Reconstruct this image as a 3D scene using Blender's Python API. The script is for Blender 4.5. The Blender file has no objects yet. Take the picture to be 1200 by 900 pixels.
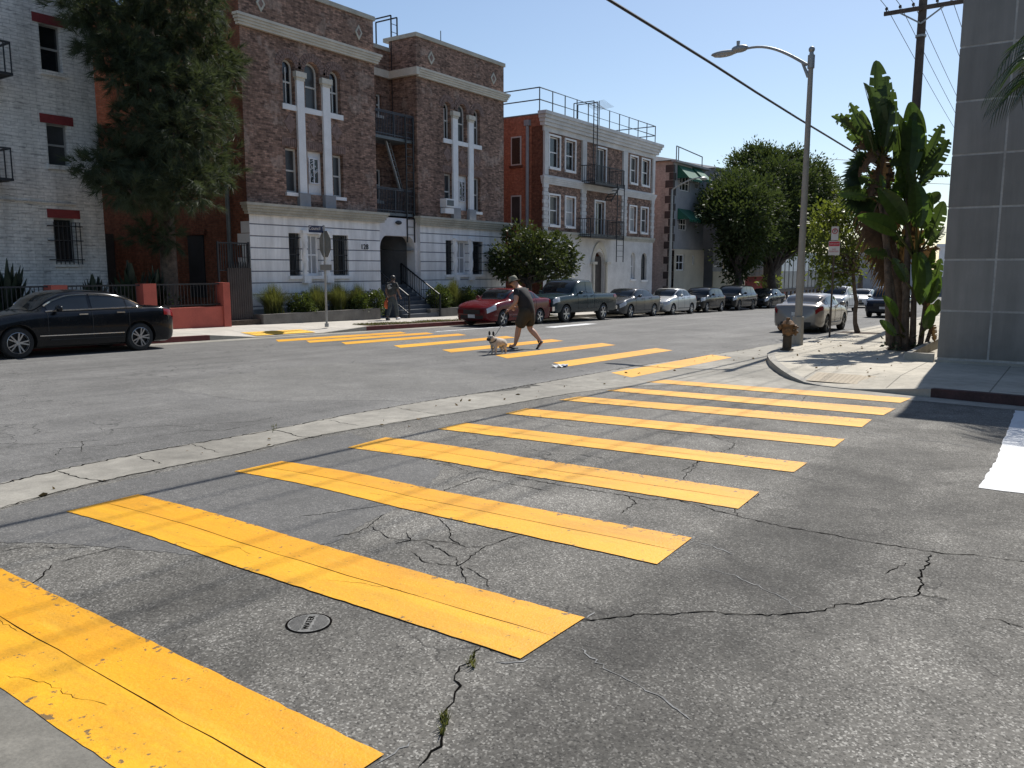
import bpy, bmesh, math, random
from mathutils import Vector, Matrix
import numpy as np
sc = bpy.context.scene
R = math.radians
# ---------------------------------------------------------------- camera, sky, sun, exposure
H, SL = 1.75, 0.0185            # eye height and the fall of the street along +X
FPX, PITCH, ROLL, YAW = 950.0, R(8.08), R(0.02), R(34.6)
_F0 = Vector((math.cos(YAW), math.sin(YAW), 0)); _R0 = Vector((math.sin(YAW), -math.cos(YAW), 0)); _U0 = Vector((0, 0, 1))
FW = _F0*math.cos(PITCH) - _U0*math.sin(PITCH); _U1 = _U0*math.cos(PITCH) + _F0*math.sin(PITCH)
RT = _R0*math.cos(ROLL) + _U1*math.sin(ROLL); UP = _U1*math.cos(ROLL) - _R0*math.sin(ROLL)
CAM = Vector((0, 0, H))
cam = bpy.data.cameras.new("camera"); camo = bpy.data.objects.new("camera", cam); sc.collection.objects.link(camo)
cam.sensor_width = 36; cam.lens = FPX*36/1200; cam.clip_end = 3000; cam.clip_start = .05
m = Matrix((RT, UP, -FW)).transposed().to_4x4(); m.translation = CAM; camo.matrix_world = m
sc.camera = camo
SUN_AZ, SUN_EL = 3.6, 49.5
w = bpy.data.worlds.new("World"); sc.world = w; w.use_nodes = True
nt = w.node_tree; nt.nodes.clear()
sky = nt.nodes.new("ShaderNodeTexSky"); sky.sky_type = 'NISHITA'; sky.sun_disc = False
sky.sun_elevation = R(SUN_EL); sky.sun_rotation = R(90-SUN_AZ); sky.air_density = 1.0; sky.dust_density = .55; sky.ozone_density = 1.8
bg = nt.nodes.new("ShaderNodeBackground"); bg.inputs[1].default_value = 0.104
wo = nt.nodes.new("ShaderNodeOutputWorld"); nt.links.new(sky.outputs[0], bg.inputs[0]); nt.links.new(bg.outputs[0], wo.inputs[0])
sl = bpy.data.lights.new("sun", 'SUN'); sl.energy = 5.0; sl.angle = R(.5); sl.color = (1, .955, .89)
so = bpy.data.objects.new("sun", sl); sc.collection.objects.link(so)
sd = Vector((math.cos(R(SUN_AZ))*math.cos(R(SUN_EL)), math.sin(R(SUN_AZ))*math.cos(R(SUN_EL)), math.sin(R(SUN_EL))))
so.rotation_euler = sd.to_track_quat('Z', 'Y').to_euler(); so.location = (20, 10, 40)
sc.view_settings.view_transform = 'Standard'; sc.view_settings.look = 'None'; sc.view_settings.gamma = 1
sc.view_settings.exposure = 0.22; sc.view_settings.use_curve_mapping = False
sc.render.resolution_x, sc.render.resolution_y = 1024, 768

# ---------------------------------------------------------------- measuring helpers
def gz(x): return -SL*x
def ray(px, py): return FW*FPX + RT*(px-600) - UP*(py-450)
def G(px, py, dz=0.0):                     # a point of the sloping ground
    d = ray(px, py); t = (dz-H)/(d.z + SL*d.x); return CAM + d*t
def FY(px, py, Y): d = ray(px, py); return CAM + d*(Y/d.y)
def FX(px, py, X): d = ray(px, py); return CAM + d*(X/d.x)
def PD(px, py, dep): return CAM + ray(px, py)*(dep/FPX)
rnd = random.Random(7)

# ---------------------------------------------------------------- materials
class N:
    def __init__(s, name):
        s.m = bpy.data.materials.new(name); s.m.use_nodes = True; s.t = s.m.node_tree; s.t.nodes.clear()
        s.out = s.n('ShaderNodeOutputMaterial'); s.b = s.n('ShaderNodeBsdfPrincipled'); s.l(s.b.outputs[0], s.out.inputs[0])
        s._pos = None
    def n(s, t, **k):
        x = s.t.nodes.new(t)
        for a, v in k.items(): setattr(x, a, v)
        return x
    def l(s, a, b): s.t.links.new(a, b)
    def pos(s):
        if s._pos is None: s._pos = s.n('ShaderNodeNewGeometry').outputs['Position']
        return s._pos
    def local(s): return s.n('ShaderNodeTexCoord').outputs['Object']
    def scale(s, v, sx, sy, sz):
        x = s.n('ShaderNodeMapping'); x.inputs['Scale'].default_value = (sx, sy, sz); s.l(v, x.inputs[0]); return x.outputs[0]
    def noise(s, v, scale, detail=3, rough=.55, dist=0):
        x = s.n('ShaderNodeTexNoise'); x.inputs['Scale'].default_value = scale; x.inputs['Detail'].default_value = detail
        x.inputs['Roughness'].default_value = rough; x.inputs['Distortion'].default_value = dist; s.l(v, x.inputs['Vector']); return x.outputs[0]
    def vor(s, v, scale, feature='F1', out='Distance'):
        x = s.n('ShaderNodeTexVoronoi', feature=feature); x.inputs['Scale'].default_value = scale; s.l(v, x.inputs['Vector']); return x.outputs[out]
    def rng(s, v, a, b, c, d):
        x = s.n('ShaderNodeMapRange'); s.l(v, x.inputs[0])
        for i, q in enumerate((a, b, c, d)): x.inputs[1+i].default_value = q
        return x.outputs[0]
    def math(s, op, a, b=None, clamp=False):
        x = s.n('ShaderNodeMath', operation=op, use_clamp=clamp)
        for i, q in enumerate((a, b)):
            if q is None: continue
            if isinstance(q, (int, float)): x.inputs[i].default_value = q
            else: s.l(q, x.inputs[i])
        return x.outputs[0]
    def mix(s, f, a, b, mode='MIX'):
        x = s.n('ShaderNodeMix', data_type='RGBA', blend_type=mode)
        for i, q in ((0, f), (6, a), (7, b)):
            if isinstance(q, (int, float)): x.inputs[i].default_value = q
            elif isinstance(q, tuple): x.inputs[i].default_value = (*q[:3], 1)
            else: s.l(q, x.inputs[i])
        return x.outputs[2]
    def gray(s, v, col):   # col * scalar
        x = s.n('ShaderNodeVectorMath', operation='SCALE')
        if isinstance(col, tuple): x.inputs[0].default_value = col[:3]
        else: s.l(col, x.inputs[0])
        s.l(v, x.inputs[3]); return x.outputs[0]
    def bump(s, h, dist=.01, strength=1):
        x = s.n('ShaderNodeBump'); x.inputs['Distance'].default_value = dist; x.inputs['Strength'].default_value = strength
        s.l(h, x.inputs['Height']); s.l(x.outputs[0], s.b.inputs['Normal'])
    def col(s, c):
        if isinstance(c, tuple): s.b.inputs['Base Color'].default_value = (*c[:3], 1)
        else: s.l(c, s.b.inputs['Base Color'])
    def set(s, **k):
        for a, v in k.items():
            q = s.b.inputs[a.replace('_', ' ')]
            if isinstance(v, (int, float, tuple)): q.default_value = v
            else: s.l(v, q)
        return s
def plain(name, c, rough=.6, metal=0, var=.25, scale=2.0, bump=0, bscale=40, coat=0, spec=.5):
    a = N(name); p = a.local()
    v = a.math('MULTIPLY', a.rng(a.noise(p, scale, 4), .3, .7, 1-var, 1+var), a.rng(a.noise(p, scale*9, 3), .3, .7, 1-var*.5, 1+var*.5))
    a.col(a.gray(v, c)); a.set(Roughness=rough, Metallic=metal, Coat_Weight=coat, Specular_IOR_Level=spec)
    if bump: a.bump(a.noise(p, bscale, 4), bump)
    return a.m
def ground_mat(name, lo, hi, streak=None, cracks=0, speck=1.0, blot=.22, rough=.85, band=None):
    a = N(name); p = a.pos()
    st = a.vor(p, 112, out='Color'); sep = a.n('ShaderNodeSeparateColor'); a.l(st, sep.inputs[0])
    fine = a.noise(p, 48, 5, .7)
    c = a.mix(a.rng(fine, .3, .7, .5-.4*speck, .5+.4*speck), lo, hi)
    stone = a.math('MULTIPLY', a.rng(sep.outputs[0], .72, .98, 0, .66*speck), a.rng(a.noise(p, 1.7, 4), .3, .6, .55, 1))
    c = a.mix(stone, c, (.44, .425, .385)); c = a.mix(a.rng(sep.outputs[1], 0, .28, .68*speck, 0), c, (.012, .0115, .010))
    b = a.math('MULTIPLY', a.rng(a.noise(p, .42, 5, .6), .32, .68, 1-blot, 1+blot), a.rng(a.noise(p, 2.1, 4, .6, .4), .3, .7, 1-blot*.6, 1+blot*.6))
    b = a.math('MULTIPLY', b, a.rng(a.noise(p, 11, 4, .65), .3, .7, .88, 1.12))
    if band:
        s = a.n('ShaderNodeSeparateXYZ'); a.l(p, s.inputs[0]); y_ = a.math('ADD', s.outputs[1], a.math('MULTIPLY', a.math('SUBTRACT', a.noise(p, 2.4, 4, .6), .5), .9))
        k = a.math('MULTIPLY', a.rng(y_, band[0], band[1], 0, 1), a.rng(y_, band[2], band[3], 1, 0)); k = a.math('MULTIPLY', k, a.rng(s.outputs[0], 8.5, 10.5, 1, .15))
        b = a.math('MULTIPLY', b, a.rng(k, 0, 1, 1, .62))
        oil = a.math('MULTIPLY', a.rng(a.noise(p, .75, 5, .65, .8), .52, .66, 1, .70), a.rng(a.noise(p, 5, 4, .65), .58, .70, 1, .82)); b = a.math('MULTIPLY', b, oil)
    if streak:
        q = a.scale(p, *streak); b = a.math('MULTIPLY', b, a.rng(a.noise(q, 1, 4, .6), .3, .7, .80, 1.2))
    if cracks:
        warp = a.n('ShaderNodeVectorMath', operation='ADD'); nz = a.n('ShaderNodeTexNoise'); nz.inputs['Scale'].default_value = 3.5; nz.inputs['Detail'].default_value = 4
        a.l(p, nz.inputs['Vector']); sc_ = a.n('ShaderNodeVectorMath', operation='SCALE'); a.l(nz.outputs['Color'], sc_.inputs[0]); sc_.inputs[3].default_value = .45
        a.l(p, warp.inputs[0]); a.l(sc_.outputs[0], warp.inputs[1])
        e = a.vor(warp.outputs[0], 1.25, 'DISTANCE_TO_EDGE')
        k = a.rng(e, .004, .014, 1, 0)
        mk = a.rng(a.noise(p, .33, 3), .5+.08*(1-cracks), .6+.08*(1-cracks), 0, 1)
        k = a.math('MULTIPLY', k, mk); b = a.math('MULTIPLY', b, a.rng(k, 0, 1, 1, .3))
    a.col(a.gray(b, c)); a.set(Roughness=rough, Specular_IOR_Level=.35)
    a.bump(a.math('ADD', fine, a.math('MULTIPLY', a.noise(p, 4, 3), 1.5)), .006, .7)
    return a.m
def brick_mat(name, c1, c2, mortar, var=.3, bw=.21, bh=.07, msize=.008, rough=.85, patch=None, dash=False):
    a = N(name); p = a.pos(); s = a.n('ShaderNodeSeparateXYZ'); a.l(p, s.inputs[0])
    u = a.math('ADD', s.outputs[0], s.outputs[1]); cx = a.n('ShaderNodeCombineXYZ'); a.l(u, cx.inputs[0]); a.l(s.outputs[2], cx.inputs[1])
    b = a.n('ShaderNodeTexBrick'); a.l(cx.outputs[0], b.inputs['Vector'])
    b.inputs['Color1'].default_value = (*c1, 1); b.inputs['Color2'].default_value = (*c2, 1); b.inputs['Mortar'].default_value = (*mortar, 1)
    b.inputs['Scale'].default_value = 1; b.inputs['Mortar Size'].default_value = msize; b.inputs['Brick Width'].default_value = bw; b.inputs['Row Height'].default_value = bh
    b.inputs['Bias'].default_value = -.1
    v = a.math('MULTIPLY', a.rng(a.noise(p, .6, 4), .3, .7, 1-var*.5, 1+var*.5), a.rng(a.noise(cx.outputs[0], 7, 3), .3, .7, 1-var, 1+var))
    v = a.math('MULTIPLY', v, a.rng(a.noise(a.scale(p, 1.5, 1.5, .2), 1, 5, .65), .42, .66, 1.08, .76))
    col = b.outputs[0]
    if patch: col = a.mix(a.rng(a.noise(p, .9, 4, .65), .56, .62, 0, .55), col, patch)
    if dash: col = a.mix(a.rng(a.noise(a.scale(cx.outputs[0], 2.2, 11, 1), 1, 3, .6), .57, .66, 0, .55), col, (.15, .15, .15))
    a.col(a.gray(v, col)); a.set(Roughness=rough, Specular_IOR_Level=.25)
    a.bump(a.math('MULTIPLY', a.math('SUBTRACT', 1, b.outputs['Fac']), 1), .012, .8)
    return a.m
def groove_mat(name, c, period, z0=0.0):
    a = N(name); p = a.pos(); s = a.n('ShaderNodeSeparateXYZ'); a.l(p, s.inputs[0])
    fr = a.math('FRACT', a.math('DIVIDE', a.math('SUBTRACT', s.outputs[2], z0-100*period), period))
    k = a.rng(fr, .90, .93, 0, 1); k2 = a.rng(fr, .985, 1.0, 1, 0); k = a.math('MULTIPLY', k, k2)
    v = a.math('MULTIPLY', a.rng(a.noise(p, .8, 5, .6), .3, .7, .86, 1.1), a.rng(a.noise(a.scale(p, 3, 3, .35), 1, 5, .65), .40, .66, 1.03, .80))
    a.col(a.mix(k, a.gray(v, c), (c[0]*.22, c[1]*.23, c[2]*.27))); a.set(Roughness=.8, Specular_IOR_Level=.3)
    a.bump(a.math('SUBTRACT', 1, k), .03, 1)
    return a.m
def leaf_mat(name, dark, light, trans=.45, rough=.45, vs=1.5, spec=.4):
    a = N(name); p = a.pos(); oi = a.n('ShaderNodeNewGeometry')
    f = a.math('ADD', a.math('MULTIPLY', oi.outputs['Random Per Island'], .55), a.math('MULTIPLY', a.rng(a.noise(p, vs, 3), .35, .65, 0, 1), .45))
    c = a.mix(f, dark, light); a.col(c); a.set(Roughness=rough, Specular_IOR_Level=spec)
    tr = a.n('ShaderNodeBsdfTranslucent'); a.l(a.mix(.5, c, (1.5*light[0], 1.5*light[1], light[2]*.5)), tr.inputs[0])
    ms = a.n('ShaderNodeMixShader'); ms.inputs[0].default_value = trans; a.l(a.b.outputs[0], ms.inputs[1]); a.l(tr.outputs[0], ms.inputs[2]); a.l(ms.outputs[0], a.out.inputs[0])
    return a.m
def paint_mat(name, c, rough=.28, metal=.0, flake=.0):
    a = N(name); p = a.local(); v = a.rng(a.noise(p, 1.3, 4), .3, .7, .92, 1.06); dirt = a.rng(a.noise(p, 5, 5, .65), .5, .85, 0, .05)
    a.col(a.mix(dirt, a.gray(v, c), (.2, .18, .15))); a.set(Roughness=rough, Metallic=metal, Coat_Weight=.3, Coat_Roughness=.04, Specular_IOR_Level=.2)
    return a.m
def stripe_mat(name='yellow_paint', edge=True):
    a = N(name); p = a.pos(); lo = a.local(); s = a.n('ShaderNodeSeparateXYZ'); a.l(lo, s.inputs[0])
    half = a.rng(s.outputs[0], -.02, .02, 0, 1)
    c = a.mix(half, (.78, .385, .010), (.73, .335, .007))
    wear = a.rng(a.noise(a.scale(p, 4, .7, 1), 2.2, 6, .7, .6), .54, .70, 0, .38)
    c = a.mix(wear, c, (.82, .47, .045))
    deep = a.rng(a.noise(p, 1.6, 5, .7), .5, .72, 0, .5); c = a.mix(deep, c, (.72, .30, .012))
    spots = a.rng(a.noise(p, 26, 3, .7), .70, .76, 0, .75); spots = a.math('MULTIPLY', spots, a.rng(a.noise(p, 1.1, 2), .5, .6, 0, 1))
    c = a.mix(spots, c, (.10, .075, .03))
    tyre = a.rng(a.noise(a.scale(p, 2.6, .45, 1), 1.3, 6, .7), .47, .64, 0, .42); c = a.mix(tyre, c, (.40, .21, .022))
    chip = a.noise(p, 19, 4, .7)
    if edge: chip = a.math('ADD', chip, a.rng(a.math('ABSOLUTE', s.outputs[0]), .22, .31, 0, .10))
    chip = a.math('ADD', chip, a.rng(a.noise(p, 1.4, 3), .5, .7, 0, .07))
    c = a.mix(a.rng(chip, .67, .70, 0, .85), c, (.085, .075, .055))
    b = a.math('MULTIPLY', a.rng(a.noise(p, .9, 4), .3, .7, .90, 1.05), a.rng(a.noise(p, 40, 3), .3, .7, .93, 1.06))
    a.col(a.gray(b, c)); a.set(Roughness=.55, Specular_IOR_Level=.4)
    a.bump(a.math('ADD', a.math('MULTIPLY', a.noise(p, 70, 4), .6), a.noise(p, 6, 4)), .006, .8)
    return a.m
def concrete_mat(name, c, var=.16, joints=None):
    a = N(name); p = a.pos()
    v = a.math('MULTIPLY', a.rng(a.noise(p, .5, 5, .6), .3, .7, 1-var, 1+var), a.rng(a.noise(p, 5, 5, .65), .3, .7, 1-var*.7, 1+var*.7))
    v = a.math('MULTIPLY', v, a.rng(a.noise(p, 70, 3), .3, .7, .88, 1.12))
    stn = a.rng(a.noise(p, 1.3, 5, .7, .5), .55, .75, 0, .45)
    v = a.math('MULTIPLY', v, a.rng(stn, 0, 1, 1, .55))
    if joints:
        s = a.n('ShaderNodeSeparateXYZ'); a.l(p, s.inputs[0])
        for ax, per in joints:
            fr = a.math('FRACT', a.math('DIVIDE', a.math('ADD', s.outputs[ax], 1000.3), per)); w_ = .014/per
            v = a.math('MULTIPLY', v, a.rng(a.math('ABSOLUTE', a.math('SUBTRACT', fr, .5)), w_*.6, w_, .45, 1))
    a.col(a.gray(v, c)); a.set(Roughness=.85, Specular_IOR_Level=.3); a.bump(a.noise(p, 60, 4), .004, .7)
    return a.m
MT = {}
MT['ground'] = ground_mat('earth_asphalt', (.05, .05, .048), (.15, .148, .14))
MT['main_road'] = ground_mat('main_road_asphalt', (.088, .086, .082), (.165, .162, .155), streak=(.09, 1.5, 1), cracks=.7, speck=.6, blot=.16)
MT['cross_road'] = ground_mat('cross_road_asphalt', (.070, .066, .058), (.176, .167, .147), cracks=.6, speck=1.0, blot=.30, band=(.55, 1.15, 1.75, 2.1))
MT['slurry'] = ground_mat('smooth_patch_asphalt', (.088, .086, .082), (.135, .132, .126), speck=.5, blot=.14)
MT['darkpatch'] = ground_mat('dark_patch_asphalt', (.028, .027, .026), (.105, .10, .093), speck=.9, blot=.28)
MT['worn'] = ground_mat('worn_asphalt', (.10, .098, .092), (.18, .176, .165), speck=.7, blot=.18)
MT['lidiron'] = plain('worn_iron_lid', (.20, .195, .18), .55, .3, var=.3, scale=20)
MT['crack'] = plain('crack_dark', (.006, .0055, .005), 1, spec=0)
MT['chalk'] = plain('chalk_grey', (.19, .19, .185), .95, var=.5, scale=8)
MT['yellow'] = stripe_mat(); MT['yellow_far'] = stripe_mat('yellow_paint_far', False)
def white_mat():
    a = N('road_white_paint'); p = a.pos(); c = a.mix(a.rng(a.noise(a.scale(p, .5, 2.5, 1), 2, 5, .65), .5, .68, 0, .35), (.63, .64, .645), (.40, .39, .37))
    c = a.mix(a.rng(a.noise(p, 17, 4, .7), .66, .70, 0, .8), c, (.09, .088, .08)); a.col(c); a.set(Roughness=.65); a.bump(a.noise(p, 60, 4), .005, .8); return a.m
MT['white_paint'] = white_mat()
def tile_mat():
    a = N('charcoal_panel'); p = a.pos(); r_ = a.n('ShaderNodeNewGeometry').outputs['Random Per Island']; s = a.n('ShaderNodeSeparateXYZ'); a.l(p, s.inputs[0])
    v = a.math('MULTIPLY', a.rng(r_, 0, 1, .82, 1.14), a.rng(a.noise(p, 1.1, 5, .6), .3, .7, .88, 1.1)); v = a.math('MULTIPLY', v, a.rng(a.noise(a.scale(p, 5, 5, .5), 1, 5, .65), .38, .65, 1.05, .86))
    dirt = a.math('MULTIPLY', a.rng(s.outputs[2], -.35, .9, .5, 0), a.rng(a.noise(p, 4, 4, .6), .35, .65, .3, 1)); a.col(a.mix(dirt, a.gray(v, (.205, .195, .182)), (.10, .09, .075))); a.set(Roughness=.5, Specular_IOR_Level=.45); return a.m
MT['gutter'] = concrete_mat('gutter_concrete', (.27, .255, .22), .26)
MT['gutter_dark'] = concrete_mat('weathered_gutter_concrete', (.185, .175, .15), .24)
MT['walk'] = concrete_mat('sidewalk_concrete', (.43, .395, .325), .20, joints=((0, 1.5), (1, 1.5)))
MT['walk2'] = concrete_mat('far_sidewalk_concrete', (.47, .44, .39), .12, joints=((0, 1.8),))
MT['kerb'] = concrete_mat('kerb_concrete', (.33, .31, .27), .15)
MT['redkerb'] = plain('red_kerb_paint', (.13, .028, .026), .7, var=.3, scale=4)
MT['darkkerb'] = plain('dark_kerb_paint', (.05, .022, .022), .7, var=.4, scale=4)
MT['brick'] = brick_mat('brown_brick', (.345, .215, .162), (.085, .053, .042), (.20, .145, .118), var=.36, msize=.009, patch=(.36, .28, .235))
MT['brick_side'] = brick_mat('side_brick', (.20, .072, .042), (.135, .048, .03), (.11, .07, .05), var=.35)
MT['brick_orange'] = brick_mat('orange_brick', (.46, .165, .095), (.34, .115, .07), (.30, .17, .12), var=.25)
MT['brick_brown'] = brick_mat('rough_brown_brick', (.32, .20, .15), (.10, .065, .055), (.20, .16, .135), var=.5, bw=.26, bh=.1)
MT['brick_white'] = brick_mat('white_painted_brick', (.74, .725, .69), (.66, .65, .62), (.52, .51, .49), var=.12, bw=.4, bh=.1, msize=.01, dash=True)
MT['brick_tan'] = brick_mat('tan_brick', (.48, .44, .39), (.42, .385, .34), (.40, .37, .33), var=.2)
MT['stone'] = groove_mat('rusticated_white_stone', (.80, .80, .805), .425, -.02)
MT['stone_plain'] = plain('white_stucco', (.66, .66, .68), .8, var=.1, scale=.8, bump=.004)
MT['trim_soft'] = plain('weathered_white_trim', (.56, .555, .55), .7, var=.14, scale=1.2)
MT['trim'] = plain('cream_trim', (.55, .52, .45), .7, var=.12, scale=1.5)
MT['trimgrey'] = plain('weathered_trim', (.40, .385, .33), .75, var=.2, scale=1.5)
MT['white'] = plain('white_trim_paint', (.76, .76, .765), .6, var=.08)
MT['frame_dk'] = plain('weathered_frame_paint', (.30, .30, .29), .6, var=.1)
MT['frame'] = plain('window_frame_paint', (.55, .55, .53), .6, var=.1)
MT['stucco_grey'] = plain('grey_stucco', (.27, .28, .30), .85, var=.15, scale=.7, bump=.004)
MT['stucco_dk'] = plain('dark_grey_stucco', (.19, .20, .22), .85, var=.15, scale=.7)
MT['stucco_beige'] = plain('beige_stucco', (.48, .43, .34), .85, var=.12, scale=.7)
MT['iron'] = plain('black_iron', (.018, .02, .024), .55, var=.3)
MT['iron_grey'] = plain('grey_painted_iron', (.10, .12, .13), .55, var=.2)
MT['redwall'] = plain('red_painted_block', (.40, .088, .062), .75, var=.14, scale=2, bump=.01, bscale=6)
MT['redlintel'] = plain('red_painted_lintel', (.20, .028, .03), .7)
MT['iron_blue'] = plain('blue_grey_iron', (.035, .045, .06), .55)
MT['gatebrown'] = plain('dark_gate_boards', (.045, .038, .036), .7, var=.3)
def glass_mat(name, c, rough=.05):
    a = N(name); a.col(c); a.set(Roughness=rough, Specular_IOR_Level=.6); return a.m
MT['glass'] = glass_mat('dark_window_glass', (.012, .014, .017), .12)
MT['glass_blind'] = plain('window_with_blind', (.33, .34, .35), .35, var=.12, scale=.8)
MT['glass_mid'] = plain('window_with_screen', (.05, .053, .056), .3, var=.25, scale=.8)
MT['frame_and_reflection'] = plain('window_frame_and_reflection', (.62, .63, .66), .6)  # frame paint, shared with the modelled tree reflection
MT['black'] = plain('black_plastic', (.012, .012, .013), .5, var=.2)
MT['rubber'] = plain('tyre_rubber', (.018, .018, .018), .8, var=.3)
MT['rim'] = plain('alloy_rim', (.5, .5, .51), .3, .9, var=.1)
MT['rimdark'] = plain('dark_alloy_rim', (.13, .13, .135), .35, .8, var=.1)
MT['chrome'] = plain('chrome_trim', (.8, .8, .8), .12, 1, var=.05)
MT['carglass'] = glass_mat('car_glass', (.014, .017, .019), .03)
MT['headlight'] = glass_mat('headlight_lens', (.55, .57, .6), .08)
MT['taillight'] = glass_mat('red_tail_lens', (.20, .008, .010), .12)
MT['plate'] = plain('plate_white', (.6, .6, .6), .5)
MT['skin'] = plain('skin', (.42, .235, .165), .55, var=.1, scale=5)
MT['skin_dark'] = plain('dark_skin', (.13, .075, .055), .55, var=.1, scale=5)
MT['cloth_black'] = plain('black_cotton', (.016, .016, .018), .9, var=.35, scale=6)
MT['cloth_olive'] = plain('dark_olive_shorts', (.035, .030, .021), .9, var=.3, scale=6)
MT['cloth_grey'] = plain('grey_cotton', (.04, .043, .044), .9, var=.3, scale=6)
MT['jeans'] = plain('faded_grey_jeans', (.05, .06, .064), .9, var=.4, scale=5)
MT['bark'] = plain('bark', (.12, .088, .065), .95, var=.45, scale=6, bump=.03, bscale=14)
MT['bark_dk'] = plain('dark_bark', (.055, .045, .038), .95, var=.45, scale=6, bump=.03, bscale=14)
MT['pole'] = plain('concrete_pole', (.30, .28, .245), .7, var=.1, scale=2)
MT['steel'] = plain('galvanised_steel', (.30, .31, .31), .5, .4, var=.15)
MT['wood'] = plain('weathered_pole_wood', (.085, .065, .052), .9, var=.3, scale=3)
MT['sign_back'] = plain('sign_back_grey', (.18, .185, .175), .5, .3, var=.12)
MT['blue'] = plain('street_sign_blue', (.02, .03, .075), .5, var=.1)
MT['signwhite'] = plain('sign_white', (.62, .61, .60), .5, var=.06)
MT['signred'] = plain('sign_red', (.42, .03, .05), .5)
MT['tan'] = plain('weathered_tactile_tan', (.36, .30, .215), .8, var=.15)
MT['tactile'] = plain('yellow_tactile', (.80, .46, .05), .7, var=.12)
MT['cladding'] = tile_mat()
MT['grout'] = plain('light_panel_joint', (.37, .36, .345), .7)
MT['soil'] = plain('soil', (.07, .052, .038), .95, var=.4, scale=8, bump=.03)
MT['awning'] = plain('green_canvas', (.012, .10, .062), .7, var=.2)
MT['roofgrey'] = plain('grey_roof_shingle', (.27, .27, .27), .85, var=.15)
MT['orange'] = plain('orange_bag_fabric', (.50, .10, .03), .7)
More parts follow.
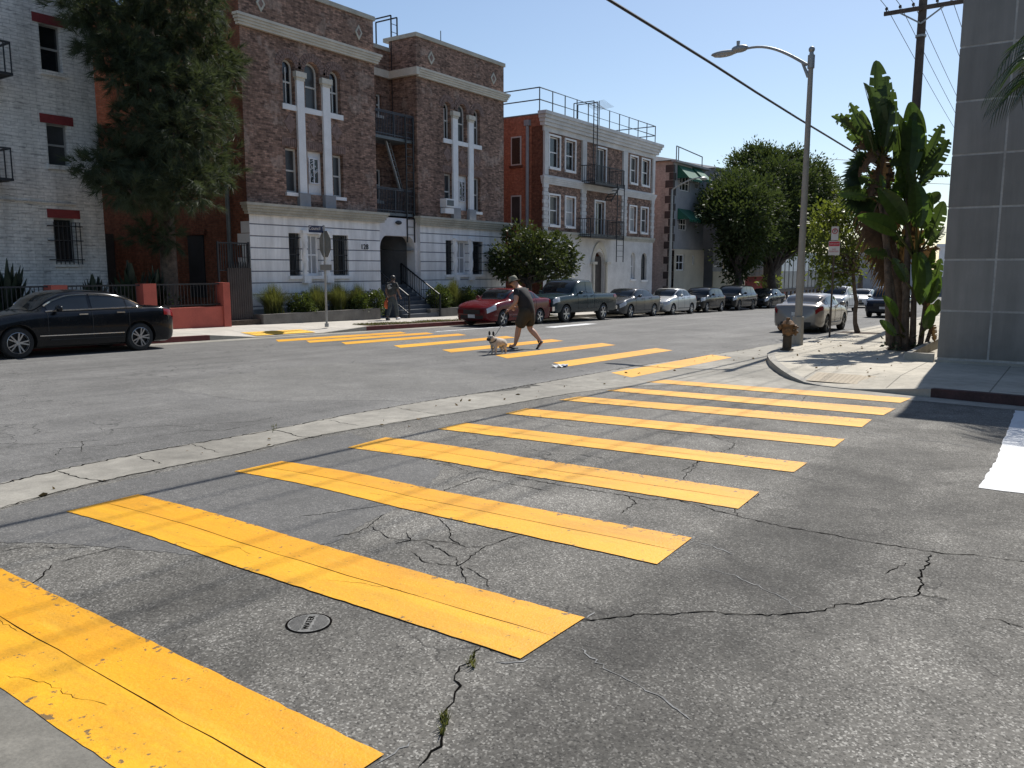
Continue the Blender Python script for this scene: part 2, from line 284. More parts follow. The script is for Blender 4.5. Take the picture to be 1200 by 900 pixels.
# ---------------------------------------------------------------- mesh helpers
OFF = {}
def link(o): sc.collection.objects.link(o); return o
class MB:
    def __init__(s): s.v = []; s.f = []
    def vert(s, p): s.v.append(tuple(p)); return len(s.v)-1
    def face(s, pts): i = len(s.v); s.v += [tuple(p) for p in pts]; s.f.append(list(range(i, i+len(pts))))
    def box(s, x0, x1, y0, y1, z0, z1, mtx=None):
        c = [Vector((x, y, z)) for z in (z0, z1) for y in (y0, y1) for x in (x0, x1)]
        if mtx is not None: c = [mtx @ q for q in c]
        i = len(s.v); s.v += [tuple(q) for q in c]
        for f in ((0, 2, 3, 1), (4, 5, 7, 6), (0, 1, 5, 4), (2, 6, 7, 3), (0, 4, 6, 2), (1, 3, 7, 5)): s.f.append([i+k for k in f])
        return s
    def bar(s, p, q, wx, wy=None, up=(0, 0, 1)):
        p = Vector(p); q = Vector(q); d = q-p; L = d.length
        if L < 1e-6: return s
        z = d/L; u = Vector(up)
        if abs(z.dot(u)) > .98: u = Vector((1, 0, 0))
        x = u.cross(z).normalized(); y = z.cross(x); wy = wy or wx
        m_ = Matrix((x, y, z)).transposed().to_4x4(); m_.translation = p
        return s.box(-wx/2, wx/2, -wy/2, wy/2, 0, L, m_)
    def tube(s, pts, r, n=8, cap=True):
        pts = [Vector(p) for p in pts]; k = len(pts); rr = r if isinstance(r, (list, tuple)) else [r]*k
        d0 = (pts[1]-pts[0]).normalized(); u = Vector((0, 0, 1)) if abs(d0.z) < .9 else Vector((1, 0, 0))
        x = u.cross(d0).normalized(); i0 = len(s.v)
        for j, p in enumerate(pts):
            d = (pts[min(j+1, k-1)]-pts[max(j-1, 0)]).normalized(); x = (x-d*x.dot(d)).normalized(); y = d.cross(x)
            for a in range(n):
                t = 2*math.pi*a/n; s.v.append(tuple(p+(x*math.cos(t)+y*math.sin(t))*rr[j]))
        for j in range(k-1):
            for a in range(n):
                b = (a+1) % n; s.f.append([i0+j*n+a, i0+j*n+b, i0+(j+1)*n+b, i0+(j+1)*n+a])
        if cap: s.f.append([i0+a for a in reversed(range(n))]); s.f.append([i0+(k-1)*n+a for a in range(n)])
        return s
    def lathe(s, prof, n=24, mtx=None):       # prof: (r, z)
        i0 = len(s.v); k = len(prof)
        for r, z in prof:
            for a in range(n):
                t = 2*math.pi*a/n; q = Vector((r*math.cos(t), r*math.sin(t), z)); q = mtx @ q if mtx is not None else q; s.v.append(tuple(q))
        for j in range(k-1):
            for a in range(n):
                b = (a+1) % n; s.f.append([i0+j*n+a, i0+j*n+b, i0+(j+1)*n+b, i0+(j+1)*n+a])
        return s
    def prism(s, pts, d):                     # closed polygon pts pushed along vector d
        d = Vector(d); a = [Vector(p) for p in pts]; n = len(a); i = len(s.v); s.v += [tuple(p) for p in a]+[tuple(p+d) for p in a]
        s.f.append([i+k for k in range(n)]); s.f.append([i+n+k for k in reversed(range(n))])
        for k in range(n): l = (k+1) % n; s.f.append([i+k, i+n+k, i+n+l, i+l])
        return s
    def sphere(s, c, r, nu=12, nv=8):
        c = Vector(c); r = Vector(r) if not isinstance(r, (int, float)) else Vector((r, r, r)); i0 = len(s.v)
        for j in range(nv+1):
            t = math.pi*j/nv
            for a in range(nu):
                q = 2*math.pi*a/nu; s.v.append((c.x+r.x*math.sin(t)*math.cos(q), c.y+r.y*math.sin(t)*math.sin(q), c.z-r.z*math.cos(t)))
        for j in range(nv):
            for a in range(nu): b = (a+1) % nu; s.f.append([i0+j*nu+a, i0+j*nu+b, i0+(j+1)*nu+b, i0+(j+1)*nu+a])
        return s
    def build(s, name, mat, parent=None, smooth=0, fix=True):
        off = OFF.get(parent.name, Vector((0, 0, 0))) if parent else Vector((0, 0, 0))
        me = bpy.data.meshes.new(name); me.from_pydata([(a-off.x, b-off.y, c-off.z) for a, b, c in s.v], [], s.f)
        me.materials.append(MT[mat] if isinstance(mat, str) else mat)
        if fix:
            bm = bmesh.new(); bm.from_mesh(me); bmesh.ops.remove_doubles(bm, verts=bm.verts, dist=1e-5); bmesh.ops.recalc_face_normals(bm, faces=bm.faces); bm.to_mesh(me); bm.free()
        if smooth:
            me.shade_smooth()
            if smooth > 1: me.set_sharp_from_angle(angle=R(smooth))
        o = link(bpy.data.objects.new(name, me))
        if parent: o.parent = parent; OFF[o.name] = off
        return o
def tag(o, label=None, cat=None, group=None, kind=None):
    if label: o['label'] = label
    if cat: o['category'] = cat
    if group: o['group'] = group
    if kind: o['kind'] = kind
    return o
def thing(name, loc, label, cat, group=None, rz=0, world=True):
    o = link(bpy.data.objects.new(name, None)); o.empty_display_size = .3; o.location = loc; o.rotation_euler = (0, 0, rz)
    OFF[o.name] = Vector(loc) if world else Vector((0, 0, 0))
    return tag(o, label, cat, group)
def struct(o): o['kind'] = 'structure'; return o
def dup(root, loc, rz, label, group=None):
    r = root.copy(); link(r); r.location = loc; r.rotation_euler = (0, 0, rz); r['label'] = label
    if group: r['group'] = group
    for ch in root.children:
        c = ch.copy(); link(c); c.parent = r
        for g_ in ch.children: d = g_.copy(); link(d); d.parent = c
    return r
def poly_sheet(name, pts, dz, mat, jitter=0, step=.15, parent=None):
    P = [Vector((p[0], p[1], 0)) for p in pts]; out = []
    n = len(P); r_ = random.Random(len(pts)*31+int(P[0].x*100))
    for i in range(n):
        a, b = P[i], P[(i+1) % n]; k = max(1, int((b-a).length/step)) if jitter else 1
        for j in range(k):
            q = a.lerp(b, j/k)
            if jitter: q = q+Vector((r_.uniform(-jitter, jitter), r_.uniform(-jitter, jitter), 0))
            out.append((q.x, q.y, gz(q.x)+dz))
    me = bpy.data.meshes.new(name); bm = bmesh.new(); vs = [bm.verts.new(p) for p in out]; f = bm.faces.new(vs)
    if f.normal.z < 0: pass
    bmesh.ops.triangulate(bm, faces=bm.faces); bmesh.ops.recalc_face_normals(bm, faces=bm.faces)
    for f in bm.faces:
        f.normal_update()
        if f.normal.z < 0: f.normal_flip()
    bm.to_mesh(me); bm.free(); me.materials.append(MT[mat])
    o = link(bpy.data.objects.new(name, me))
    if parent: o.parent = parent
    return o
def ribbon(mb, pts, w0, dz, jit=.02, step=.07, seed=1):
    r_ = random.Random(seed); P = [Vector((p.x, p.y, 0)) for p in pts]; Q = []
    for a, b in zip(P, P[1:]):
        k = max(1, int((b-a).length/step))
        for j in range(k): Q.append(a.lerp(b, j/k)+Vector((r_.uniform(-jit, jit), r_.uniform(-jit, jit), 0)))
    Q.append(P[-1]); L = []; Rr = []
    for i, q in enumerate(Q):
        d = (Q[min(i+1, len(Q)-1)]-Q[max(i-1, 0)]); d = d.normalized() if d.length > 0 else Vector((1, 0, 0)); n_ = Vector((-d.y, d.x, 0))
        w_ = w0*r_.uniform(.35, 1.25)*(1 if 0 < i < len(Q)-1 else .15)
        for S_, sg in ((L, 1), (Rr, -1)): z = q+n_*sg*w_/2; S_.append((z.x, z.y, gz(z.x)+dz))
    i0 = len(mb.v); mb.v += L; mb.v += Rr; k = len(L)
    for i in range(k-1): mb.f.append([i0+i, i0+k+i, i0+k+i+1, i0+i+1])

def wallholes(mb, u0, u1, v0, v1, holes, mp, depth):
    """A wall face over u0..u1, v0..v1 with openings (ua, ub, va, vb, arch) and their reveals; mp(u, v, d) gives the point."""
    rects = []
    for h in holes:
        ua, ub, va, vb = h[:4]; arch = len(h) > 4 and h[4]; rects.append((ua, ub, va, vb+((ub-ua)/2 if arch else 0), arch, vb))
    us = sorted({u0, u1, *[r[0] for r in rects], *[r[1] for r in rects]}); vs = sorted({v0, v1, *[r[2] for r in rects], *[r[3] for r in rects]})
    for a, b in zip(us, us[1:]):
        for c, d in zip(vs, vs[1:]):
            mu, mv = (a+b)/2, (c+d)/2
            if any(r[0] < mu < r[1] and r[2] < mv < r[3] for r in rects): continue
            mb.face([mp(a, c, 0), mp(b, c, 0), mp(b, d, 0), mp(a, d, 0)])
    for ua, ub, va, vt, arch, vb in rects:
        ring = [(ua, vt), (ua, va), (ub, va), (ub, vt)]
        if arch:
            r_ = (ub-ua)/2; c = (ua+ub)/2; arc = [(c+r_*math.cos(t), vb+r_*math.sin(t)) for t in [math.pi*i/12 for i in range(13)]]
            ring = [(ua, va), (ub, va)]+arc
            for p, q in zip(arc, arc[1:]): mb.face([mp(p[0], p[1], 0), mp(p[0], vt, 0), mp(q[0], vt, 0), mp(q[0], q[1], 0)])
        n = len(ring)
        for i in range(n):
            p, q = ring[i], ring[(i+1) % n]
            mb.face([mp(p[0], p[1], 0), mp(q[0], q[1], 0), mp(q[0], q[1], depth), mp(p[0], p[1], depth)])
def window(root, xa, xb, za, zb, Y, arch=False, fr='frame', pane='glass', rail=True, cols=1, rows=0, sill='white', fw=.07, surround=None, dep=.16, lab=None):
    """frame at Y+dep set in the opening, its pane behind, a sill and a surround proud of the wall"""
    f = MB(); y0, y1 = Y+dep, Y+dep+.05
    f.box(xa+.003, xa+fw, y0, y1, za+.003, zb); f.box(xb-fw, xb-.003, y0, y1, za+.003, zb); f.box(xa+fw, xb-fw, y0+.002, y1-.002, za+.003, za+fw)
    if arch:
        c, r_ = (xa+xb)/2, (xb-xa)/2-.004
        for i in range(12):
            t0, t1 = math.pi*i/12, math.pi*(i+1)/12; A = []
            for t, q in ((t0, r_), (t1, r_), (t1, r_-fw), (t0, r_-fw)): A.append((c+q*math.cos(t), y0, zb+q*math.sin(t)))
            f.prism(A, (0, .05, 0))
    else: f.box(xa+fw, xb-fw, y0+.002, y1-.002, zb-fw, zb-.003)
    if rail: zm = (za+zb)/2+(.15 if arch else 0); f.box(xa+fw, xb-fw, y0+.004, y1-.004, zm-.03, zm+.03)
    for i in range(1, cols): xm = xa+(xb-xa)*i/cols; f.box(xm-.022, xm+.022, y0+.006, y1-.006, za+fw, zb-(0 if arch else fw))
    for i in range(1, rows): zm = za+(zb-za)*i/rows; f.box(xa+fw, xb-fw, y0+.008, y1-.008, zm-.015, zm+.015)
    o = f.build('window', fr, root)
    p = MB()
    if arch: p.face([(xa+.01, y1-.012, za+.01), (xb-.01, y1-.012, za+.01)]+[(c+(r_-.01)*math.cos(math.pi*i/12), y1-.012, zb+(r_-.01)*math.sin(math.pi*i/12)) for i in range(13)])
    else: p.face([(xa+.01, y1-.012, za+.01), (xb-.01, y1-.012, za+.01), (xb-.01, y1-.012, zb-.01), (xa+.01, y1-.012, zb-.01)])
    p.build('pane', pane, o)
    if sill: MB().box(xa-.06, xb+.06, Y-.09, Y+dep-.002, za-.13, za-.002).build('sill', sill, o)
    if surround:
        s_ = MB(); w_ = .10
        s_.box(xa-w_, xa-.004, Y-.06, Y+.02, za, zb+w_); s_.box(xb+.004, xb+w_, Y-.06, Y+.02, za, zb+w_); s_.box(xa-.004, xb+.004, Y-.058, Y+.02, zb+.004, zb+w_)
        s_.build('surround', surround, o)
    return o
def rect(px0, px1, pyt, pyb, Y):
    ym = (pyt+pyb)/2; xm = (px0+px1)/2
    return FY(px0, ym, Y).x, FY(px1, ym, Y).x, FY(xm, pyb, Y).z, FY(xm, pyt, Y).z
# ---------------------------------------------------------------- foliage helpers
def cards(name, mat, parent, C, S, D=None, up=.3, seed=1, fold=.25, asp=.5):
    """leaf faces: centres C (n,3), lengths S (n,), optional outward directions D"""
    g_ = np.random.default_rng(seed); n = len(C)
    d = g_.normal(size=(n, 3)) if D is None else D+g_.normal(size=(n, 3))*.45
    d[:, 2] += up; d /= np.linalg.norm(d, axis=1)[:, None]+1e-9
    r_ = g_.normal(size=(n, 3)); sd_ = np.cross(d, r_); sd_ /= np.linalg.norm(sd_, axis=1)[:, None]+1e-9; nn = np.cross(sd_, d)
    S = np.asarray(S)[:, None]; w_ = S*asp*.5
    b = C-d*S*.5; t = C+d*S*.5; mid = C-d*S*.05
    l = mid+sd_*w_+nn*S*fold*.3; r2 = mid-sd_*w_+nn*S*fold*.3
    V = np.stack([b, r2, t, l], 1).reshape(-1, 3); off = OFF.get(parent.name, Vector()) if parent else Vector(); V = V-np.array(off)
    me = bpy.data.meshes.new(name); me.vertices.add(4*n); me.vertices.foreach_set('co', V.ravel())
    me.loops.add(4*n); me.loops.foreach_set('vertex_index', np.arange(4*n)); me.polygons.add(n); me.polygons.foreach_set('loop_start', np.arange(n)*4)
    me.update(calc_edges=True); me.validate(); me.materials.append(MT[mat] if isinstance(mat, str) else mat)
    o = link(bpy.data.objects.new(name, me))
    if parent: o.parent = parent; OFF[o.name] = off
    return o
def clumps(blobs, dens, per, spread, seed=1, shell=.5):
    """leaf centres gathered in clumps through ellipsoid blobs ((centre),(radii))"""
    g_ = np.random.default_rng(seed); C = []; D = []
    for c, r_ in blobs:
        c = np.array(c); r_ = np.array(r_); k = max(3, int(dens*(r_[0]*r_[1]*r_[2])**(2/3)))
        d = g_.normal(size=(k, 3)); d /= np.linalg.norm(d, axis=1)[:, None]
        q = (shell+(1.04-shell)*g_.random((k, 1))**.7)*d*r_*(1+.16*g_.normal(size=(k, 1)))
        for j in range(k):
            e = g_.normal(size=(per, 3))*spread; C.append(c+q[j]+e); D.append(np.repeat((d[j]*.8)[None], per, 0)+e/(spread*3))
    return np.concatenate(C), np.concatenate(D)
def limbs(mb, base, top, r0, r1, n=6, wob=.08, seg=6, seed=1, sides=8):
    r_ = random.Random(seed); base = Vector(base); top = Vector(top); pts = []; rr = []
    for i in range(seg+1):
        t = i/seg; q = base.lerp(top, t); a = wob*math.sin(math.pi*t); pts.append(q+Vector((r_.uniform(-a, a), r_.uniform(-a, a), 0))); rr.append(r0+(r1-r0)*t)
    rr[0] *= 1.35; mb.tube(pts, rr, sides); return pts
# ================================================================ ground, roads, kerbs, pavements
KY = 20.05                                # far kerb line of the main street
def strip(name, x0, x1, y0, y1, dz, mat, nx=1):
    b = MB()
    for i in range(nx):
        a, c = x0+(x1-x0)*i/nx, x0+(x1-x0)*(i+1)/nx
        b.face([(a, y0, gz(a)+dz), (c, y0, gz(c)+dz), (c, y1, gz(c)+dz), (a, y1, gz(a)+dz)])
    return struct(b.build(name, mat))
strip('ground', -300, 700, -300, 500, -.008, 'ground')
road2 = strip('cross_road', .2, 14.6, -80, 7.3, 0, 'cross_road')
road1 = strip('main_road', -120, 330, 6.9, KY, .002, 'main_road')
def gp(pts, dz=0): return [(lambda q: (q.x, q.y))(G(x, y, dz)) for x, y in pts]
# concrete valley gutter across the mouth of the cross street and the apron by the corner
gt = [(2.0, 7.15), (3.61, 7.50), (4.6, 7.60), (5.9, 7.58), (7.25, 7.68), (8.9, 7.68), (10.9, 7.55), (13.8, 7.53), (15.5, 7.53), (18, 7.35), (22, 7.15), (30, 7.05), (90, 7.2)]
gb = [(90, 6.55), (40, 6.5), (24, 6.4), (20, 6.0), (18, 5.5), (16.2, 4.8), (15.2, 4.3), (14.6, 3.8), (14.4, 3.2), (14.3, 2.5), (14.2, 1.75), (13.98, .45), (13.9, -40), (13.45, -40), (13.5, .4), (13.62, 1.7), (13.5, 3.2), (13.45, 4.6), (13.2, 5.6), (12.3, 6.15),
      (11.1, 6.42), (9.4, 6.55), (7.8, 6.72), (6.6, 6.85), (5.9, 6.88), (4.9, 6.76), (4.35, 6.8), (3.65, 6.77), (3.2, 6.71), (2.0, 6.35)]
gut = struct(poly_sheet('concrete_gutter', [(-40, 7.15), *gt, *gb, (1.5, 6.2), (.2, 6.1), (-40, 6.4)], .004, 'gutter', jitter=.012, step=.25))
struct(poly_sheet('concrete_gutter', [(1.5, 6.19), (1.5, -40), (.2, -40), (.2, 6.09)], .004, 'gutter_dark', jitter=.012, step=.25))
# joints and breaks of the gutter
jm = MB(); j0 = MB()
for k, pts in enumerate([[(66, 552), (90, 560), (108, 563), (128, 565)], [(162, 535), (166, 538), (178, 540), (190, 544)], [(318, 504), (330, 506), (338, 508), (350, 512), (370, 513)], [(465, 478), (480, 481), (500, 484), (522, 487)], [(385, 492), (400, 496), (420, 499)],
             [(224, 521), (258, 531)], [(640, 449), (672, 453), (690, 454)]]):
    ribbon(jm, [G(*p) for p in pts], .018 if k < 3 else .010, .0052, .015, .04, k)
for a, b in (((780, 432.5), (865, 427)), ((840, 451), (890, 441)), ((783, 447), (880, 426))): ribbon(jm, [G(*a), G(*b)], .010, .0052, .002, .3, 5)
ribbon(jm, [Vector((x, y-.02, 0)) for x, y in gt[:-2]], .026, .0056, .02, .05, 9)
ribbon(jm, [Vector((x, y+.01, 0)) for x, y in gb[20:]], .014, .0056, .015, .05, 10)
struct(jm.build('gutter_joint', 'crack', gut, fix=False))
# smoother and darker resurfaced patches
struct(poly_sheet('asphalt_patch', gp([(-30, 636), (75, 637), (165, 645), (240, 652), (390, 637), (430, 612), (465, 596), (500, 572), (520, 548), (440, 520), (412, 507), (357, 517), (275, 537), (213, 549), (128, 567), (66, 581), (-30, 606)]), .002, 'slurry', .014, .035, road2))
struct(poly_sheet('asphalt_patch', gp([(395, 425), (520, 432), (640, 452), (560, 463), (480, 470), (300, 470), (190, 455), (260, 440)]), .004, 'worn', .12, .2, road1))
# cracks
cm = MB()
Z3 = lambda L: [(600+x/2, 380+y/2) for x, y in L]; Z5 = lambda L: [(400+x/3, 600+y/3) for x, y in L]
CR = [Z3([(170, 695), (230, 690), (290, 683), (320, 682), (400, 680), (450, 673), (520, 680), (600, 682), (680, 678), (730, 670), (760, 660), (830, 655), (890, 645), (950, 635), (960, 610), (955, 585), (975, 560), (980, 540)]),
      Z3([(0, 357), (60, 368), (130, 380), (200, 392), (270, 402), (320, 412), (380, 412), (440, 425), (470, 435), (530, 450), (580, 462), (640, 475), (700, 485), (760, 495), (820, 508), (900, 520), (960, 530), (1020, 540), (1080, 540), (1140, 550), (1200, 557), (1300, 575)]),
      Z3([(400, 365), (410, 350), (430, 335), (440, 320), (490, 300), (515, 290), (525, 280), (490, 270), (460, 258)]), Z3([(530, 450), (520, 435), (545, 420), (580, 398)]), Z3([(270, 402), (290, 420), (250, 445)]),
      Z3([(1100, 690), (1150, 695), (1200, 715), (1260, 720)]), Z3([(950, 635), (1000, 640), (1040, 650)]), Z3([(870, 585), (900, 570), (935, 560)]), Z3([(640, 190), (680, 180), (690, 168)]), Z3([(0, 210), (60, 225), (140, 240), (240, 235), (330, 250), (420, 262), (520, 270)]),
      Z5([(490, 470), (470, 495), (450, 530), (400, 560), (395, 590), (420, 615), (400, 650), (360, 700), (355, 740), (360, 780), (345, 820), (300, 870), (270, 900)]), Z5([(490, 470), (530, 490), (560, 487)]),
      Z5([(100, 50), (170, 90), (230, 100), (320, 100), (400, 110), (440, 125), (500, 125)]), Z5([(230, 70), (240, 100), (180, 115)]), Z5([(250, 140), (290, 175), (350, 185), (410, 190), (440, 170), (490, 130), (560, 100), (630, 80)]),
      Z5([(410, 190), (430, 225), (440, 250)]), Z5([(440, 195), (480, 215), (510, 240), (525, 270)]), Z5([(280, 105), (340, 130), (400, 160), (410, 190)]), Z5([(340, 20), (380, 60), (390, 100), (430, 120)]), Z5([(-30, 90), (60, 70), (100, 50), (120, 30), (150, 10)]),
      [(0, 648), (20, 643), (45, 641), (70, 643), (105, 641)], [(67, 660), (100, 651), (135, 642), (160, 641)], [(30, 690), (52, 672), (60, 662)],
      [(500, 452), (540, 447), (600, 455)], [(498, 434), (560, 444), (600, 452)], [(0, 520), (40, 521), (75, 519), (120, 516)], [(66, 534), (70, 526), (100, 524), (135, 522), (160, 518)], [(130, 503), (180, 500), (240, 497), (300, 494), (320, 489)], [(95, 530), (98, 522), (95, 517)],
      [(180, 512), (230, 505), (262, 505), (300, 497), (330, 492)], [(405, 433), (410, 427), (416, 423)], [(420, 420), (445, 421)], [(800, 552), (812, 546), (818, 538)], [(480, 590), (560, 560), (640, 575)], [(350, 606), (470, 590), (500, 583)]]
for k, L in enumerate(CR): ribbon(cm, [G(*p) for p in L], .0105 if k in (0, 1, 10) else .0075, .0033, .013, .035, k)
struct(cm.build('pavement_crack', 'crack', road2, fix=False))
ch = MB()
for k, (L, w_) in enumerate([(Z3([(160, 760), (210, 800), (260, 830), (320, 860), (375, 895), (420, 930)]), .03), (Z3([(440, 570), (520, 590), (580, 615), (630, 640), (680, 672)]), .022), (Z3([(430, 512), (480, 525), (520, 540)]), .03),
                 (Z3([(595, 402), (650, 415)]), .03), (Z3([(170, 690), (195, 675)]), .04), (Z3([(-30, 792), (10, 795), (40, 785)]), .05), (Z3([(350, 560), (440, 495)]), .02), ([(443, 895), (480, 870)], .03),
                 ([(158, 578), (180, 575)], .03), ([(40, 608), (76, 601)], .04), ([(258, 556), (275, 553)], .03), (Z3([(820, 250), (900, 268), (1000, 275), (1090, 290)]), .05), ([(835, 491), (850, 493)], .06)]):
    ribbon(ch, [G(*p) for p in L], w_*.28, .003, .014, .03, 50+k)
struct(ch.build('chalk_mark', 'chalk', road2, fix=False))
wd = MB(); r_ = random.Random(3)
for cx, cy, n_, s_ in ((553, 776, 26, 3.2), (521, 845, 40, 3.0), (518, 858, 20, 2.2), (321, 504, 14, 3)):
    for i in range(n_):
        q = G(cx+r_.uniform(-s_, s_)*1.2, cy+r_.uniform(-s_*2.2, s_*2.2)); a = r_.uniform(0, 6.28); h_ = r_.uniform(.02, .055); d = Vector((math.cos(a), math.sin(a), 0))
        e = Vector((-d.y, d.x, 0))*.004; wd.face([q+e, q-e, q+d*h_*.6+Vector((0, 0, h_))])
MT['weed'] = leaf_mat('weed_green', (.05, .075, .02), (.13, .13, .05))
tag(wd.build('weeds', 'weed', fix=False), 'small green and dry weeds sprouting from the asphalt cracks', 'weeds', kind='stuff')

# yellow crosswalk stripes
near = [[(-64, 640), (4, 668), (447, 885), (300, 1010)], [(78, 600), (162, 580), (685, 725), (610, 773)], [(275, 553), (330, 541), (811, 631), (770, 662)], [(407, 525), (452, 513), (890, 577), (865, 597)], [(513, 503), (545, 496), (946, 543), (930, 554)],
        [(592, 485), (617, 479), (990, 515), (978, 524)], [(655, 469), (680, 465), (1022, 492), (1010, 501)], [(711, 458), (735, 455), (1050, 479), (1035, 487)], [(757, 448), (780, 445.5), (1068, 467), (1055, 472.5)]]
xs = [(1.62, 2.12), (2.95, 3.54), (4.50, 5.08), (5.90, 6.60), (7.29, 7.94), (8.75, 9.36), (10.2, 10.82), (11.62, 12.22), (13.09, 13.68)]
near_lab = ['yellow crosswalk stripe beside the concrete gutter at the photographer\'s feet, widest looking of all', 'long yellow stripe just past the round utility cover, second of the near crosswalk', 'long yellow stripe with the web of cracks before its middle, third of the near crosswalk',
            'fourth long yellow stripe of the near crosswalk, bent at its far end', 'fifth long yellow stripe, middle one of the near crosswalk', 'sixth long yellow stripe of the near crosswalk counted from the camera', 'seventh long yellow stripe of the near crosswalk, pale along its near half', 'eighth long yellow stripe of the near crosswalk, last but one before the corner', 'thin looking last yellow stripe of the near crosswalk along the corner ramp']
def stripe(c0, c1, c2, c3, label, group, seam=True, bend=0, k=0):
    """corners: far-left, far-right, near-right, near-left on the ground"""
    c = [(Vector((p[0], p[1], 0))) for p in (c0, c1, c2, c3)]; ctr = sum(c, Vector())/4; r_ = random.Random(90+k)
    n_ = 60; L = []; Q = []
    wob = [r_.uniform(-.0045, .0045) for _ in range(2*n_+2)]
    for i in range(n_+1):
        t = i/n_; s_ = bend*math.sin(min(1, t*2.2)*math.pi)
        a = c[0].lerp(c[3], t); b = c[1].lerp(c[2], t); u = (b-a).normalized()
        L.append(a+u*(wob[i]+s_)); Q.append(b+u*(wob[n_+1+i]+s_))
    b = MB(); P3 = lambda q, dz: (q.x-ctr.x, q.y-ctr.y, gz(q.x)-gz(ctr.x)+dz)
    i0 = 0
    for i in range(n_+1):
        for j in range(5): b.v.append(P3(L[i].lerp(Q[i], j/4), 0))
    for i in range(n_):
        for j in range(4): b.f.append([i*5+j, i*5+j+1, (i+1)*5+j+1, (i+1)*5+j])
    o = b.build('crosswalk_stripe', 'yellow' if seam or k < 20 else 'yellow_far'); o.location = (ctr.x, ctr.y, gz(ctr.x)+.0068); tag(o, label, 'crosswalk stripe', group)
    if seam:
        s_ = MB(); ribbon(s_, [L[i].lerp(Q[i], .5) for i in range(0, n_+1, 3)], .0055, 0, .004, .12, k)
        for sd_ in range(2):
            t0 = r_.randint(3, 40); ribbon(s_, [L[t0+q].lerp(Q[t0+q], min(.95, max(.05, r_.random()*.2+.15*sd_+.2*q/6))) for q in range(0, 12, 3)], .0024, 0, .012, .03, k+70+sd_)
        s_.v = [(x-ctr.x, y-ctr.y, z-gz(ctr.x)+.001) for x, y, z in s_.v]; s_.build('seam_crack', 'crack', o, fix=False)
    return o
for k, (xx, lb) in enumerate(zip(xs, near_lab)):
    if k == 0: cs = [(1.50, 6.05), (2.12, 6.05), (2.02, 1.97), (1.38, 1.97)]
    else: cs = [gp([p])[0] for p in near[k]]
    stripe(*cs, lb, 'near crosswalk stripes', k < 7, .05 if k in (2, 3) else (.03 if k == 1 else 0), k)
fL = [(317.5, 400), (362, 400.5), (411, 402), (463, 406.3), (518, 411.5), (579, 418.5), (645, 429), (722, 440)]
fR = [(470, 390), (505, 390.5), (545, 391.5), (600, 395), (653, 399.3), (705, 405), (768, 411), (835, 420)]
far_lab = ['farthest yellow stripe of the far crosswalk, next to the red kerb', 'second yellow stripe of the far crosswalk counted from the far kerb', 'third yellow stripe of the far crosswalk counted from the far kerb', 'yellow stripe of the far crosswalk just behind the small dog',
           'yellow stripe of the far crosswalk that the dog walker steps over', 'yellow stripe of the far crosswalk right in front of the dog', 'yellow stripe of the far crosswalk beside the scrap of litter', 'yellow stripe of the far crosswalk painted over the concrete gutter']
Ys = [18.55, 17.66, 16.50, 14.65, 12.80, 10.88, 8.90, 6.98]; x0s = [15.0, 15.35, 15.6, 15.75, 15.55, 15.2, 14.6, 13.65]
for k in range(8):
    y = Ys[k]; xa = x0s[k]; hw = .33
    stripe((xa+.35, y+hw), (xa+5.6, y+hw-.03), (xa+5.2, y-hw-.03), (xa-.1, y-hw), far_lab[k], 'far crosswalk stripes', False, 0, 20+k)
# white stop bar and other white markings
sb = MB(); ed = [(7.98, .60), (9.2, .53), (11.0, .56), (13.6, .58), (13.62, .13), (11, .06), (9, .02), (8.02, 0.0)]
r_ = random.Random(5)
tag(poly_sheet('stop_line', [(8.0, .56), (9.3, .52), (11.2, .54), (13.45, .56), (13.45, -.06), (11, -.10), (9, -.10), (8.0, -.06)], .005, 'white_paint', .008, .1), 'broad white stop line in front of the charcoal panel building', 'stop line')
for (a, b, lb) in (((21.5, 17.95, 27.6, 18.12), .14, 'thin white lane line before the red sedan'), ((26.6, 16.35, 30.4, 16.6), .5, 'worn white arrow patch on the far lane beside the dark pickup')):
    x0_, y0_, x1_, y1_ = a
    tag(poly_sheet('road_marking', [(x0_, y0_), (x1_, y1_), (x1_, y1_+b), (x0_, y0_+b)], .006, 'white_paint', .03, .2), lb, 'road marking')
# ---- corner sidewalk with its dropped kerb
edge = [(95, 6.75, .15), (60, 6.62, .15), (40, 6.5, .15), (30, 6.45, .15), (24, 6.35, .15), (21.5, 6.2, .15), (20, 6.0, .15), (18.9, 5.8, .15), (18.0, 5.5, .15), (17.2, 5.2, .145), (16.4, 4.85, .13), (15.8, 4.55, .105), (15.2, 4.2, .07), (14.75, 3.85, .03), (14.55, 3.5, .012), (14.45, 3.2, .012), (14.38, 2.9, .02),
        (14.33, 2.55, .05), (14.28, 2.2, .09), (14.22, 1.75, .14), (14.1, 1.2, .15), (14.0, .45, .15), (13.95, -3, .15), (13.93, -20, .15), (13.93, -60, .15)]
def inset(i, d):
    a = Vector(edge[max(i-1, 0)][:2]); b = Vector(edge[min(i+1, len(edge)-1)][:2]); t = (b-a).normalized(); return Vector((edge[i][0]-t.y*d, edge[i][1]+t.x*d))
b = MB(); kb = MB(); dk = MB(); rings = [[], [], []]
for i, (x, y, h_) in enumerate(edge):
    for j, d in enumerate((.16, .7, 1.5)):
        q = inset(i, d); hh = [h_, h_+(.15-h_)*.45, .15][j]; rings[j].append((q.x, q.y, gz(q.x)+hh))
